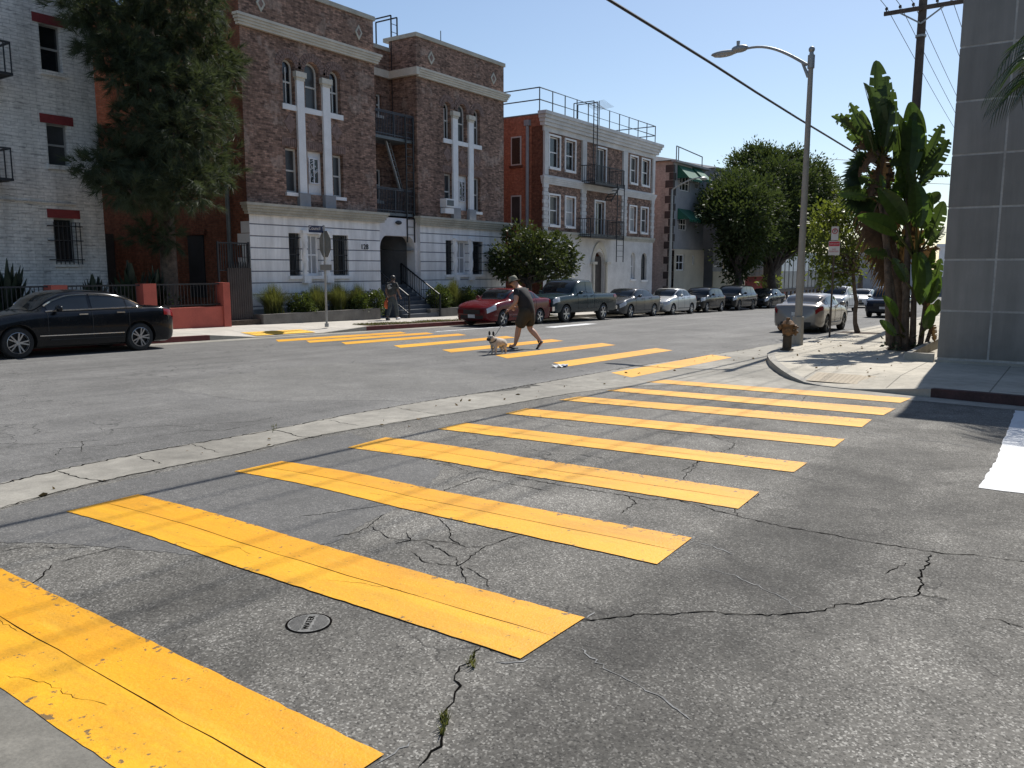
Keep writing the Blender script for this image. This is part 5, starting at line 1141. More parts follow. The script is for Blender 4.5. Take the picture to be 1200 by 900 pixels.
    if ws:
        mx_ = ws[0]+(ws[1]-ws[0])*.72
        for s_ in (1, -1):
            p = sh.at(mx_, 8); mk('side_mirror', paint, lambda q: (q.sphere((p.x, s_*(p.y+.15), p.z+.07), (.07, .11, .075)), q.bar((p.x, s_*(p.y-.03), p.z+.02), (p.x, s_*(p.y+.12), p.z+.05), .04)))
    for s_ in (1, -1):
        for (a, e) in side_win[:2]:
            p = sh.at(e-.16, 6.2); mk('door_handle', 'chrome' if chrome else paint, lambda q: q.box(p.x-.1, p.x+.1, min(s_*(p.y-.005), s_*(p.y+.03)), max(s_*(p.y-.005), s_*(p.y+.03)), p.z-.012, p.z+.016))
        q = MB()
        for xx in [side_win[0][0]-.03]+[e+.05 for a, e in side_win[:2]]:
            pts = [sh.at(xx+(.12*max(0, (4-v)/4) if xx > side_win[0][1] else 0), v) for v in (3.2, 4, 4.5, 5, 5.5, 6, 6.5, 7, 7.6)]; q.tube([(p.x-c, s_*(p.y+.001), p.z) for p in pts], .006, 4)
        q.tube([(p.x-c, s_*(p.y-.002), p.z) for p in [sh.at(xx, 3.1) for xx in lin(side_win[0][0], wheels[1]-wr_-.08, 10)]], .02, 5)
        q.build('door_seam', 'black', o)
        if chrome: q = MB(); q.tube([(p.x-c, s_*(p.y+.006), p.z) for p in [sh.at(xx, 3.55) for xx in lin(wheels[0]+wr_+.1, wheels[1]-wr_-.08, 10)]], .014, 5); q.build('sill_trim', 'chrome', o)
    # underside
    mk('underbody', 'black', lambda q: q.box(.35, L-.35, -sh.W*.36, sh.W*.36, sh.zb-.02, sh.zb+.06))
    if ext: ext(o, sh, c)
    return o
def sedan(L=4.6, W=1.80, Hh=1.45, hood=.98, trunk=1.06, cowl=.27, rf=.42, rb=.72, tail_=.88, nosez=.68):
    deck = [(0, nosez), (.12, nosez+.07), (.5, hood-.10), (L*cowl, hood), (L*.5, hood+.02), (L*.8, trunk-.02), (L*tail_, trunk), (L-.1, trunk-.05), (L, trunk-.16)]
    roof = [(L*cowl-.05, hood), (L*(cowl+rf)/2, hood+(Hh-hood)*.62), (L*rf, Hh-.03), (L*(rf+rb)/2-.15, Hh), (L*rb-.1, Hh-.05), (L*(rb+tail_)/2, trunk+(Hh-trunk)*.48), (L*tail_+.02, trunk)]
    return CarShape(L, W, deck, roof, .42, .46, .2, .74, .72, .74)
PNT = {}
PNT['black'] = paint_mat('car_paint_black', (.006, .0075, .010), .14); PNT['red'] = paint_mat('car_paint_red', (.115, .009, .012), .2); PNT['teal'] = paint_mat('car_paint_dark_teal', (.016, .034, .041), .2, .0)
PNT['greyb'] = paint_mat('car_paint_grey', (.075, .078, .08), .22, .3); PNT['silver'] = paint_mat('car_paint_silver', (.48, .49, .48), .28, .5); PNT['dark'] = paint_mat('car_paint_dark', (.008, .010, .011), .15)
PNT['champ'] = paint_mat('car_paint_champagne', (.27, .25, .23), .25, .3); PNT['white'] = paint_mat('car_paint_white', (.70, .70, .68), .3); PNT['navy'] = paint_mat('car_paint_navy', (.010, .014, .024), .16)
GP = 'cars parked along the far kerb'; YC = 19.15
def at_px(px0, px1, Yc=18.25):        # middle X of a car whose street side spans these columns
    a = FY(px0, 380, Yc).x; b = FY(px1, 380, Yc).x; return (a+b)/2, b-a
s1 = sedan(4.6, 1.78, 1.44, .97, 1.05, .265, .43, .70, .885)
car('parked_car', 'black sedan with chrome window trim parked before the red block wall', 'car', GP, s1, PNT['black'], 9.62, YC+.1, 0, (.86, 3.62), .335, ((1.52, 2.42), (2.5, 3.3), (3.34, 3.68)), (1.26, 1.86), (3.3, 4.0), 'rim', True, 'black', True, 5, 2)
s2 = sedan(4.6, 1.78, 1.47, 1.0, 1.08, .265, .42, .69, .885, .70)
car('parked_car', 'dark red sedan behind the dog walker, first car after the red kerb', 'car', GP, s2, PNT['red'], at_px(566, 651)[0]+.1, YC-.05, 0, (.92, 3.55), .32, ((1.5, 2.36), (2.44, 3.2), (3.25, 3.6)), (1.26, 1.84), (3.28, 3.98), 'rim', False, 'black', False, 5)
def bedbits(o, sh, c):
    L = sh.L
    q = MB(); q.box(L*.60-c, L-.12-c, -sh.W*.42, sh.W*.42, 1.10, 1.135); q.build('bed_cover', 'black', o)
    q = MB(); q.box(L-.02-c, L+.14-c, -sh.W*.46, sh.W*.46, .5, .66); q.build('chrome_bumper', 'chrome', o); q = MB(); q.box(-.1-c, .08-c, -sh.W*.46, sh.W*.46, .52, .70); q.build('chrome_bumper', 'chrome', o)
    q = MB(); q.box(-.045-c, .03-c, -sh.W*.33, sh.W*.33, .78, 1.04); q.build('grille_frame', 'chrome', o); q = MB()
    q.box(-.06-c, -.03-c, -sh.W*.31, sh.W*.31, .93, 1.02); q.box(-.06-c, -.03-c, -sh.W*.31, sh.W*.31, .80, .885); q.build('grille_mesh', 'black', o)
Lp = 5.7
sp = CarShape(Lp, 1.98, [(0, .98), (.1, 1.06), (.4, 1.12), (1.55, 1.20), (2.4, 1.22), (3.4, 1.22), (3.6, 1.24), (Lp-.1, 1.24), (Lp, 1.2)], [(1.5, 1.2), (1.9, 1.62), (2.25, 1.83), (2.7, 1.87), (3.2, 1.86), (3.42, 1.80), (3.52, 1.5), (3.56, 1.23)], .3, .12, .42, .80, .84, .94)
car('pickup_truck', 'dark teal pickup truck with extended cab parked behind the red sedan', 'pickup truck', GP, sp, PNT['teal'], at_px(648, 724)[0]-.3, YC-.1, 0, (.98, 4.35), .39, ((1.98, 2.72), (2.8, 3.36)), (1.60, 2.2), None, 'rim', False, 'black', False, 6, 1, ext=bedbits)
s3 = sedan(4.75, 1.82, 1.47, 1.0, 1.09, .26, .42, .70, .885)
car('parked_car', 'dark grey sedan with a scuffed flank parked behind the pickup truck', 'car', GP, s3, PNT['greyb'], at_px(726, 777)[0], YC-.05, 0, (.95, 3.72), .33, ((1.52, 2.42), (2.5, 3.3), (3.35, 3.7)), (1.26, 1.9), (3.4, 4.05), 'rim', False, 'black', True, 5)
s4 = sedan(4.45, 1.74, 1.46, .98, 1.06, .27, .43, .71, .885)
car('parked_car', 'bright silver sedan parked before the grey stucco house', 'car', GP, s4, PNT['silver'], at_px(776, 820)[0], YC-.1, 0, (.88, 3.5), .31, ((1.5, 2.32), (2.4, 3.1), (3.15, 3.45)), (1.26, 1.84), (3.22, 3.86), 'rim', False, 'black', True, 7)
def suv(L=4.5, W=1.84, Hh=1.66, hood=1.06):
    deck = [(0, .82), (.12, .92), (.5, hood-.06), (L*.26, hood), (L*.5, hood+.02), (L*.9, hood+.05), (L-.06, hood+.02), (L, hood-.1)]
    roof = [(L*.26-.05, hood), (L*.34, hood+(Hh-hood)*.66), (L*.43, Hh-.03), (L*.6, Hh), (L*.84, Hh-.05), (L*.92, Hh-.24), (L-.06, hood+.03)]
    return CarShape(L, W, deck, roof, .35, .25, .25, .78, .78, .86)
car('parked_car', 'dark green hatchback parked before the dark stucco house, next to the silver sedan', 'hatchback', GP, suv(4.0, 1.74, 1.52, 1.0), PNT['dark'], at_px(822, 852)[0], YC, 0, (.8, 3.3), .31, ((1.35, 2.1), (2.18, 2.85), (2.9, 3.4)), (1.1, 1.66), (3.5, 3.9), 'rim', False, 'black', True, 5)
car('parked_car', 'black sport utility car parked under the big street tree', 'suv', GP, suv(4.7, 1.9, 1.66), PNT['dark'], at_px(853, 889)[0], YC-.1, 0, (.95, 3.75), .35, ((1.6, 2.5), (2.6, 3.3), (3.4, 4.0)), (1.28, 1.95), (4.2, 4.6), 'rimdark', False, 'black', False, 5)
car('parked_car', 'black sedan at the far end of the parked row before the pale panel fence', 'car', GP, sedan(4.75, 1.82, 1.46), PNT['dark'], at_px(890, 921)[0], YC-.2, 0, (.95, 3.7), .33, ((1.52, 2.42), (2.5, 3.3), (3.35, 3.7)), (1.28, 1.9), (3.4, 4.05), 'rimdark', False, 'black', False, 5)
# near kerb and moving cars: turned round, they head away along +X
GP2 = 'cars further along the street'
au = G(986, 388.5); s5 = sedan(4.5, 1.80, 1.43, .97, 1.03, .27, .43, .71, .90)
car('parked_car', 'champagne sedan seen from behind at the near kerb beyond the hydrant', 'car', GP2, s5, PNT['champ'], 32.5, 8.3, R(180), (.86, 3.5), .33, ((1.52, 2.4), (2.48, 3.25), (3.3, 3.62)), (1.26, 1.86), (3.28, 3.98), 'rimdark', False, 'black', True, 5)
car('parked_car', 'dark sport utility car seen head on at the near kerb beyond the young tree', 'suv', GP2, suv(4.7, 1.95, 1.7), PNT['navy'], 50, 8.5, 0, (.95, 3.75), .36, ((1.6, 2.5), (2.6, 3.3), (3.4, 4.0)), (1.28, 1.95), (4.2, 4.6), 'rimdark', False, 'black', False, 5)
q = G(962, 365); car('moving_car', 'white sport utility car driving in the street just past the champagne sedan', 'suv', GP2, suv(4.6, 1.9, 1.68), PNT['white'], 57, 13.0, R(0), (.95, 3.7), .35, ((1.6, 2.5), (2.6, 3.3), (3.4, 4.0)), (1.28, 1.95), (4.2, 4.55), 'rim', False, 'black', True, 5)
car('moving_car', 'small white car behind the white sport utility car', 'car', GP2, sedan(4.4, 1.76, 1.46), PNT['white'], 69, 13.8, 0, (.88, 3.5), .31, ((1.5, 2.3), (2.4, 3.1), (3.15, 3.45)), (1.26, 1.84), (3.2, 3.85), 'rim', False, 'black', True, 5)
car('moving_car', 'dark blue car driving in the street, farthest one in view', 'car', GP2, suv(4.5, 1.86, 1.58), PNT['navy'], 74, 13.1, 0, (.9, 3.6), .34, ((1.5, 2.35), (2.45, 3.1), (3.2, 3.7)), (1.22, 1.85), (4.0, 4.4), 'rim', False, 'black', True, 5)
# ================================================================ street furniture
GPW = 'overhead wires'
lb = Vector((22.2, 6.02, gz(22.2)+.15)); lamp = thing('street_lamp', lb, 'tall concrete street lamp with one curved arm standing behind the hydrant', 'street lamp')
b = MB(); b.tube([lb, lb+Vector((0, 0, .75))], [.155, .15], 8); b.build('base', 'pole', lamp)
b = MB(); b.tube([lb+Vector((0, 0, .7)), lb+Vector((.0, 0, 7.25))], [.10, .062], 14); b.build('pole', 'pole', lamp, 40)
b = MB(); b.tube([lb+Vector((0, 0, 7.1)), lb+Vector((0, 0, 7.42))], .09, 12); b.tube([lb+Vector((0, 0, 7.42)), lb+Vector((0, 0, 7.5))], [.06, .05], 10); b.sphere(lb+Vector((0, 0, 7.56)), .08); b.build('finial', 'steel', lamp, 40)
arm = []; 
for i in range(13):
    t = i/12; arm.append(lb+Vector((.1*t, .1+1.62*t, 7.2+.66*math.sin(min(1, t*1.08)*math.pi/2))))
b = MB(); b.tube(arm, [.042-.012*i/12 for i in range(13)], 10); b.tube([lb+Vector((0, .05, 6.9)), arm[1]], [.05, .03], 8); b.build('arm', 'steel', lamp, 60)
hd = arm[-1]; b = MB(); b.sphere(hd+Vector((.03, .62, -.03)), (.13, .40, .075), 16, 8); b.sphere(hd+Vector((0, .2, .02)), (.11, .24, .10), 12, 8); b.tube([hd+Vector((0, .25, .08)), hd+Vector((0, .25, .22))], [.04, .05], 8); b.build('lamp_head', 'steel', lamp, 60)
b = MB(); b.sphere(hd+Vector((.03, .66, -.075)), (.11, .30, .055), 14, 6); b.build('lens', 'glass_blind', lamp, 60)
# hydrant
hb = G(922, 410.5, .15); hy = thing('fire_hydrant', hb, 'rusty yellow brown fire hydrant at the kerb before the street lamp', 'fire hydrant')
MT['hyd'] = plain('faded_yellow_brown_paint', (.165, .078, .024), .65, var=.5, scale=7, bump=.006, bscale=30); MT['hyd_lo'] = plain('rusted_hydrant_barrel', (.06, .042, .025), .75, var=.35, scale=7)
T_ = Matrix.Translation(hb) @ Matrix.Scale(.83, 4)
b = MB(); b.lathe([(.001, 0), (.19, 0), (.19, .05), (.13, .06), (.125, .42), (.15, .43), (.15, .46)], 20, T_); b.build('barrel', 'hyd_lo', hy, 35)
b = MB(); b.lathe([(.13, .45), (.15, .5), (.16, .58), (.155, .72), (.19, .74), (.19, .78), (.16, .80), (.13, .86), (.06, .9), (.05, .96), (.001, .96)], 20, T_); b.build('bonnet', 'hyd', hy, 35)
for ang, zz, r_ in ((200, .55, .085), (110, .68, .06), (-70, .68, .06), (290, .54, .085)):
    mx = T_ @ Matrix.Translation((0, 0, zz)) @ Matrix.Rotation(R(ang), 4, 'Z') @ Matrix.Rotation(R(90), 4, 'Y'); b = MB(); b.lathe([(r_*.85, .08), (r_*.85, .19), (r_*1.25, .19), (r_*1.25, .245), (r_*.5, .255), (r_*.35, .30), (.001, .30)], 14, mx); b.build('nozzle_cap', 'hyd', hy, 35)
# stop sign seen from behind with street name blade
sb_ = G(383, 383, .15); sb_.y = max(sb_.y, KY+.45); SX = FY(383, 383, sb_.y).x; sb_ = Vector((SX, sb_.y, gz(SX)+.15)); ss = thing('stop_sign', sb_, 'stop sign seen from its grey back below a blue street name blade', 'road sign')
ztop = FY(381, 264, sb_.y).z; b = MB(); b.tube([sb_, (sb_.x, sb_.y, ztop)], .035, 8); b.tube([sb_, sb_+Vector((0, 0, .12))], .07, 8); b.build('pole', 'steel', ss)
p = FY(381, 286, sb_.y-.06); r_ = .47; a0 = R(22.5)
ca, sa = math.cos(R(108)), math.sin(R(108)); O8 = [(p.x+r_*math.cos(a0+i*math.pi/4)*ca, sb_.y-.05-r_*math.cos(a0+i*math.pi/4)*sa, p.z+r_*math.sin(a0+i*math.pi/4)) for i in range(8)]
b = MB(); b.prism(O8, (.011, -.005, 0)); b.build('sign_plate', 'sign_back', ss)
z0 = p.z-.78; b = MB(); b.box(p.x-.24, p.x+.26, sb_.y-.06, sb_.y-.045, z0-.09, z0+.10); b.build('lower_plate', 'sign_back', ss)
z0, z1 = FY(370, 272.5, sb_.y).z, FY(370, 264.5, sb_.y).z; x0, x1 = FY(362, 268, sb_.y).x, FY(380, 268, sb_.y).x; b = MB(); b.box(x0, x1+.02, sb_.y-.015, sb_.y+.015, z0, z1); nb = b.build('name_blade', 'blue', ss)
text('lettering', 'Council  St', .16, 'signwhite', nb, ((x0+x1)/2, sb_.y-.018, (z0+z1)/2+.02), (R(90), 0, 0), .002)
# no parking signs
nb_ = G(972, 395, .15); ns = thing('parking_sign', nb_, 'white and red no parking plates on a thin post beside the champagne sedan', 'parking sign')
dd = (nb_-CAM).dot(FW); PD0 = PD; PD = lambda x, y, d: FX(x, y, nb_.x); zt = PD(977, 264, dd).z
b = MB(); b.bar(nb_, (nb_.x, nb_.y, zt), .05, .03); b.build('post', 'wood', ns)
pl = lambda y0, y1, w_, mat, nm, off: MB().box(nb_.x-.035-off, nb_.x-.03, nb_.y-w_/2, nb_.y+w_/2, PD(977, y1, dd).z, PD(977, y0, dd).z).build(nm, mat, ns)
p1 = pl(265.5, 281.5, .21, 'signwhite', 'upper_plate', 0); p2 = pl(282.3, 299, .33, 'signwhite', 'lower_plate', 0); p3 = MB().box(nb_.x-.042, nb_.x-.036, nb_.y-.155, nb_.y+.155, PD(977, 288.5, dd).z, PD(977, 283.2, dd).z).build('red_band', 'signred', p2)
# ring with P and a slash on the upper plate
zc = PD(977, 271, dd).z; mx = Matrix.Translation((nb_.x-.04, nb_.y, zc)) @ Matrix.Rotation(R(-90), 4, 'Y'); b = MB(); b.lathe([(.062, 0), (.085, 0), (.085, .006), (.062, .006), (.062, 0)], 24, mx); b.bar((nb_.x-.043, nb_.y+.055, zc+.055), (nb_.x-.043, nb_.y-.055, zc-.055), .016, .006); b.build('ring', 'signred', p1)
text('lettering', 'P', .13, 'iron', p1, (nb_.x-.038, nb_.y, zc), (R(90), 0, R(-90)), .001)
text('lettering', 'TOW-AWAY', .05, 'signwhite', p2, (nb_.x-.0435, nb_.y, PD(977, 286, dd).z), (R(90), 0, R(-90)), .001)
text('lettering', 'NO\nPARKING', .065, 'signred', p2, (nb_.x-.0375, nb_.y, PD(977, 293.5, dd).z), (R(90), 0, R(-90)), .001)
PD = PD0
# second lamp far along
q = Vector((FY(785.5, 300, 20.7).x, 20.7, 0)); q.z = gz(q.x)+.15; l2 = thing('street_lamp', q, 'slender grey street lamp with a long curved arm before the grey stucco house', 'street lamp')
zt = FY(785.5, 222, 20.7).z; b = MB(); b.tube([q, (q.x, q.y, zt)], [.11, .07], 8); b.build('pole', 'steel', l2, 40)
e1 = FY(820, 208, 18.6); b = MB(); P = []
for i in range(9): t = i/8; P.append(Vector((q.x, q.y, zt)).lerp(Vector((e1.x-.0, e1.y, zt)), t)+Vector((0, 0, (e1.z-zt)*math.sin(t*math.pi/2))))
b.tube(P, .04, 6); b.build('arm', 'steel', l2, 60); b = MB(); b.sphere(P[-1]+Vector((.35, -.1, -.03)), (.4, .2, .1), 12, 6); b.build('lamp_head', 'steel', l2, 60)
# utility pole, crossarm, wires
ub_ = G(1056, 383, .15); d_ = (ub_-CAM).dot(FW); up_ = thing('utility_pole', ub_, 'weathered wooden utility pole with a crossarm rising behind the banana plants', 'utility pole')
b = MB(); b.tube([ub_, ub_+Vector((0, 0, 13.5))], [.19, .14], 10); b.build('pole', 'wood', up_, 40)
zA = FX(1080, 11, ub_.x).z; ya, yb = FX(1126, 3, ub_.x).y, FX(1037, 19, ub_.x).y
b = MB(); b.box(ub_.x-.24, ub_.x-.13, ya-.1, yb, zA-.07, zA+.07); b.build('crossarm', 'wood', up_)
b = MB(); b.bar((ub_.x-.2, ub_.y, zA-.55), (ub_.x-.2, ub_.y-.75, zA-.05), .05); b.bar((ub_.x-.2, ub_.y, zA-.55), (ub_.x-.2, ub_.y+.75, zA-.05), .05); b.build('brace', 'steel', up_)
b = MB(); b.tube([(ub_.x, ub_.y, zA-1.0), (ub_.x, ub_.y, zA-.92)], .19, 10); b.build('band', 'steel', up_)
ins = [yb-.08, yb-.55, yb-1.0, ya+.75, ya+.3, ya-.05]
for y_ in ins: b = MB(); b.lathe([(.02, .07), (.02, .12), (.05, .13), (.055, .2), (.03, .23), (.001, .23)], 8, Matrix.Translation((ub_.x-.185, y_, zA))); b.build('insulator', 'wood', up_)
MT['wire'] = plain('black_cable', (.02, .02, .022), .5)
wl = ['outermost power wire on the street side of the crossarm', 'second power wire from the street side of the crossarm', 'third power wire from the street side, beside the pole', 'power wire just behind the utility pole, building side', 'power wire second from the building end of the crossarm', 'power wire at the building end of the crossarm']
for k, y_ in enumerate(ins):
    P = []
    for i in range(25):
        t = i/24; x = -30+(ub_.x-.185+30)*t; P.append((x, y_, zA+.22-.5*math.sin(math.pi*t)))
    for i in range(1, 25):
        t = i/24; x = ub_.x-.185+70*t; P.append((x, y_+.2*t, zA+.22-1.35*t-1.1*math.sin(math.pi*t)))
    b = MB(); b.tube(P, .012, 5); tag(b.build('power_wire', 'wire'), wl[k], 'wire', GPW)
P = []
for px, py_ in ((560, -95), (640, -46), (714, 0), (775, 37.5), (835, 75), (886, 108), (934, 138), (968, 158.5), (1000, 178)): P.append(FY(px, py_, 6.4))
P += [P[-1]+Vector((d, 0, -.012*d)) for d in (8, 18, 30)]; P = [P[0]+Vector((-30, 0, .4))]+P
b = MB(); b.tube(P, .026, 6); tag(b.build('overhead_cable', 'wire'), 'thick black cable slanting across the sky above the street lamp', 'wire', GPW)
for k, (yy, lab_) in enumerate(((189, 'faint cross street wire behind the palm, upper one'), (212, 'faint cross street wire behind the palm, lower one'))):
    a, c = PD(955, yy-4, 95), PD(1115, yy+3, 95); b = MB(); b.tube([a+(a-c)*.2, a.lerp(c, .5)-Vector((0, 0, .15)), c+(c-a)*.6], .03, 5); tag(b.build('power_wire', 'wire'), lab_, 'wire', GPW)
# red block wall with iron fence, gate
YFc = 23.1; fz = gz(14)+.15
rw = thing('red_block_fence', (13, YFc, fz), 'red painted block wall with square piers and black iron rails in front of the pine', 'fence')
pz = FY(176, 332.5, YFc).z; lz = FY(215, 361, YFc).z
piers = [(61, 80), (168.5, 184), (262, 270)]; X_ = []
for a, c in piers:
    x0, x1 = FY(a, 350, YFc).x, FY(c, 350, YFc).x; X_.append((x0, x1)); MB().box(x0, x1, YFc, YFc+.42, fz-.4, pz).build('pier', 'redwall', rw)
x5 = X_[0][0]-3.4; MB().box(x5-.5, x5, YFc, YFc+.42, fz-.4, pz).build('pier', 'redwall', rw); X_ = [(x5-.5, x5)]+X_
for (a, c), (e, f) in zip(X_, X_[1:]):
    MB().box(c+.002, e-.002, YFc+.06, YFc+.34, fz-.4, lz).build('low_wall', 'redwall', rw)
    b = MB(); b.box(c, e, YFc+.18, YFc+.23, pz-.06, pz-.015); b.box(c, e, YFc+.18, YFc+.23, lz+.05, lz+.09); n_ = int((e-c)/.115)
    for i in range(1, n_): x = c+(e-c)*i/n_; b.box(x-.009, x+.009, YFc+.195, YFc+.213, lz+.05, pz-.03)
    b.build('railing', 'iron', rw)
YG_ = 23.75; gt_ = thing('alley_gate', (18, YG_, gz(18)+.15), 'dark board and iron gate closing the alley beside the white ground floor', 'gate')
x0, x1 = FY(268, 350, YG_).x, FY(296, 350, YG_).x; zt, zm = FY(280, 284, YG_).z, FY(280, 314, YG_).z; z0 = gz(18)+.12
b = MB(); n_ = 11
for i in range(n_): a = x0+(x1-x0)*i/n_; b.box(a+.008, a+(x1-x0)/n_-.008, YG_, YG_+.04, z0+.05, zm)
b.build('boards', 'gatebrown', gt_)
b = MB(); xl = FY(257, 300, YG_).x
for x in (xl, x1-.02): b.box(x-.03, x+.03, YG_+.05, YG_+.11, z0, zt+.02)
b.box(xl, x1, YG_+.06, YG_+.1, zt-.05, zt); b.box(xl, x1, YG_+.06, YG_+.1, zm-.1, zm-.06)
for i in range(1, 13): x = xl+(x1-xl)*i/13; b.box(x-.011, x+.011, YG_+.065, YG_+.09, zm-.1, zt)
for i in range(9): x = x0+.08+(x1-x0-.1)*i/9; b.prism([(x-.03, YG_-.01, zm), (x+.03, YG_-.01, zm), (x, YG_-.01, zm+.22)], (0, .02, 0))
b.build('frame', 'iron', gt_)
struct(MB().box(-14, XL-.01, YFc+.43, 33, fz-.5, fz+.1).build('courtyard_soil', 'soil'))
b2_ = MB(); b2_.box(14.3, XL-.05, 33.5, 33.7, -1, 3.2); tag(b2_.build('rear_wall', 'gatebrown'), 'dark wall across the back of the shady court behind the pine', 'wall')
# planters
pl_ = []
for a, c, lab_ in ((309, 446, 'long low grey stone planter edging the shrubs left of the entry steps'), (505, 590, 'low grey stone planter edging the shrubs right of the entry steps')):
    x0, x1 = FY(a, 378, 23.4).x, FY(c, 372, 23.4).x; zz_ = gz((x0+x1)/2)+.15
    p = thing('planter', ((x0+x1)/2, 23.4, zz_), lab_, 'planter'); MT['planter'] = MT['kerb']
    MT.setdefault('planter_stone', plain('dark_planter_stone', (.15, .14, .125), .85, var=.25, scale=2))
    b = MB(); b.box(x0, x1, 23.4, 23.62, zz_-.35, zz_+.40); b.box(x0, x0+.2, 23.62, Y0-.13, zz_-.35, zz_+.40); b.build('stone_edge', 'planter_stone', p); MB().box(x0+.2, x1, 23.62, Y0-.13, zz_-.3, zz_+.34).build('soil', 'soil', p)
# ================================================================ trees and plants
MT['pine'] = leaf_mat('pine_needles', (.011, .021, .013), (.095, .12, .072), .28, .6, .8, .2)
MT['ficus'] = leaf_mat('ficus_leaves', (.010, .020, .009), (.072, .098, .038), .32, .6, .9, .2)
MT['magnolia'] = leaf_mat('magnolia_leaves', (.012, .02, .009), (.09, .115, .04), .25, .5, 1.5, .25)
MT['young'] = leaf_mat('young_tree_leaves', (.035, .055, .015), (.15, .18, .04), .45, .45, 1)
MT['shrub'] = leaf_mat('boxwood_leaves', (.022, .04, .012), (.10, .13, .035), .3, .4, 3)
MT['blade'] = leaf_mat('grass_blades', (.04, .055, .02), (.15, .16, .055), .35, .45, 3)
MT['paddle'] = leaf_mat('paddle_leaves', (.034, .065, .016), (.09, .155, .035), .52, .32, .8, .5)
MT['paddle_dark'] = leaf_mat('dark_paddle_leaves', (.028, .05, .018), (.072, .112, .036), .42, .4, .8)
MT['deadleaf'] = leaf_mat('dead_brown_leaves', (.05, .032, .022), (.16, .095, .055), .2, .7, 1)
MT['darkstrap'] = leaf_mat('dark_strap_leaves', (.012, .022, .014), (.035, .055, .035), .25, .4, 2)
MT['fan'] = leaf_mat('fan_palm_leaves', (.012, .025, .012), (.04, .07, .03), .3, .4, 1)
def blob(px, py, rx, ry, dep, rd=None):
    c = PD(px, py, dep); k = dep/FPX; return ((c.x, c.y, c.z), ((rx*k+ (rd or rx*k))/2, (rx*k+(rd or rx*k))/2, ry*k))
# ---- pine
def needles(name, parent, blobs, dens, nn, ln, seed):
    g = np.random.default_rng(seed); V = []; 
    for c, r_ in blobs:
        c = np.array(c); r_ = np.array(r_); k = int(dens*(r_[0]*r_[1]*r_[2])**(2/3))
        d = g.normal(size=(k, 3)); d /= np.linalg.norm(d, axis=1)[:, None]; q = c+(.30+.75*g.random((k, 1))**.6)*d*r_*(1+.14*g.normal(size=(k, 1)))
        ax = d*.8+g.normal(size=(k, 3))*.45+np.array([0, 0, .15]); ax /= np.linalg.norm(ax, axis=1)[:, None]
        a = np.repeat(ax, nn, 0)+g.normal(size=(k*nn, 3))*.40; a /= np.linalg.norm(a, axis=1)[:, None]; b0 = np.repeat(q, nn, 0)+np.repeat(ax, nn, 0)*g.random((k*nn, 1))*.22
        L = ln*(.65+.6*g.random((k*nn, 1))); s = np.cross(a, g.normal(size=a.shape)); s /= np.linalg.norm(s, axis=1)[:, None]; s *= .0095
        t = b0+a*L-np.array([0, 0, 1])*L*L*.35
        V.append(np.stack([b0-s, b0+s, t], 1))
    V = np.concatenate(V).reshape(-1, 3); n = len(V)//3; off = OFF.get(parent.name, Vector()); V = V-np.array(off)
    me = bpy.data.meshes.new(name); me.vertices.add(3*n); me.vertices.foreach_set('co', V.ravel()); me.loops.add(3*n); me.loops.foreach_set('vertex_index', np.arange(3*n)); me.polygons.add(n); me.polygons.foreach_set('loop_start', np.arange(n)*3)
    me.update(calc_edges=True); me.materials.append(MT['pine']); o = link(bpy.data.objects.new(name, me)); o.parent = parent; OFF[o.name] = off; return o
pb_ = FY(201, 378, 25.2); pb_ = Vector((pb_.x, 25.2, gz(pb_.x)+.15)); pd = (pb_-CAM).dot(FW)
pine = thing('pine_tree', pb_, 'big dark long needled pine standing in the court between the white and brown brick houses', 'tree')
T1 = PD(186, 120, pd); T2 = PD(165, -60, pd); mb = MB(); mb.tube([pb_-Vector((0, 0, .2)), pb_+Vector((0, 0, .6)), PD(196, 270, pd), PD(190, 200, pd), T1, PD(175, 30, pd), T2], [.42, .29, .25, .24, .2, .15, .1], 12); mb.build('trunk', 'bark', pine, 60)
PB = [(98, 8, 20, 16), (112, 32, 22, 18), (140, -8, 50, 28), (165, 40, 45, 30), (205, 10, 50, 32), (215, 60, 42, 36), (160, 85, 26, 26), (190, 110, 40, 34), (245, 75, 28, 26), (255, 78, 20, 16), (225, 105, 30, 26), (235, 135, 26, 20), (205, 150, 36, 26), (170, 150, 26, 24), (150, 178, 28, 18), (116, 194, 17, 10), (140, 205, 30, 16), (175, 200, 36, 26), (215, 185, 34, 26), (240, 180, 26, 22), (248, 208, 20, 16), (215, 218, 34, 22), (180, 225, 40, 18), (150, 222, 26, 14), (128, 60, 20, 14), (150, 60, 26, 20), (225, -25, 40, 25), (110, -30, 36, 25)]
g_ = random.Random(11); blobs = []
for i, (x, y, rx, ry) in enumerate(PB): Yp = 24.3+(g_.uniform(-1.6, .9)-(.5 if x > 200 else 0) if x > 132 else g_.uniform(-.9, .5)); q = FY(x, y, Yp); blobs.append(blob(x, y, rx*1.08, ry*1.08, (q-CAM).dot(FW), .8+rx*.012))
needles('crown', pine, blobs, 165, 40, .34, 21)
mb = MB()
for i, (c, r_) in enumerate(blobs):
    z0 = max(pb_.z+3.5, c[2]-1.2-.3*abs(c[0]-pb_.x)); t = min(1, (z0-pb_.z)/(T1.z-pb_.z)); s = Vector((pb_.x, pb_.y, pb_.z)).lerp(T1, t) if t < 1 else T1.lerp(T2, min(1, (z0-T1.z)/(T2.z-T1.z)))
    limbs(mb, s, c, .09, .025, wob=.25, seed=i, sides=6)
mb.build('branch', 'bark_dk', pine, 60)
needles('low_tuft', pine, [blob(183, 272, 24, 13, pd-.7, .8), blob(200, 282, 16, 11, pd-.6, .5), blob(166, 276, 16, 10, pd-.5, .5)], 110, 40, .34, 3)
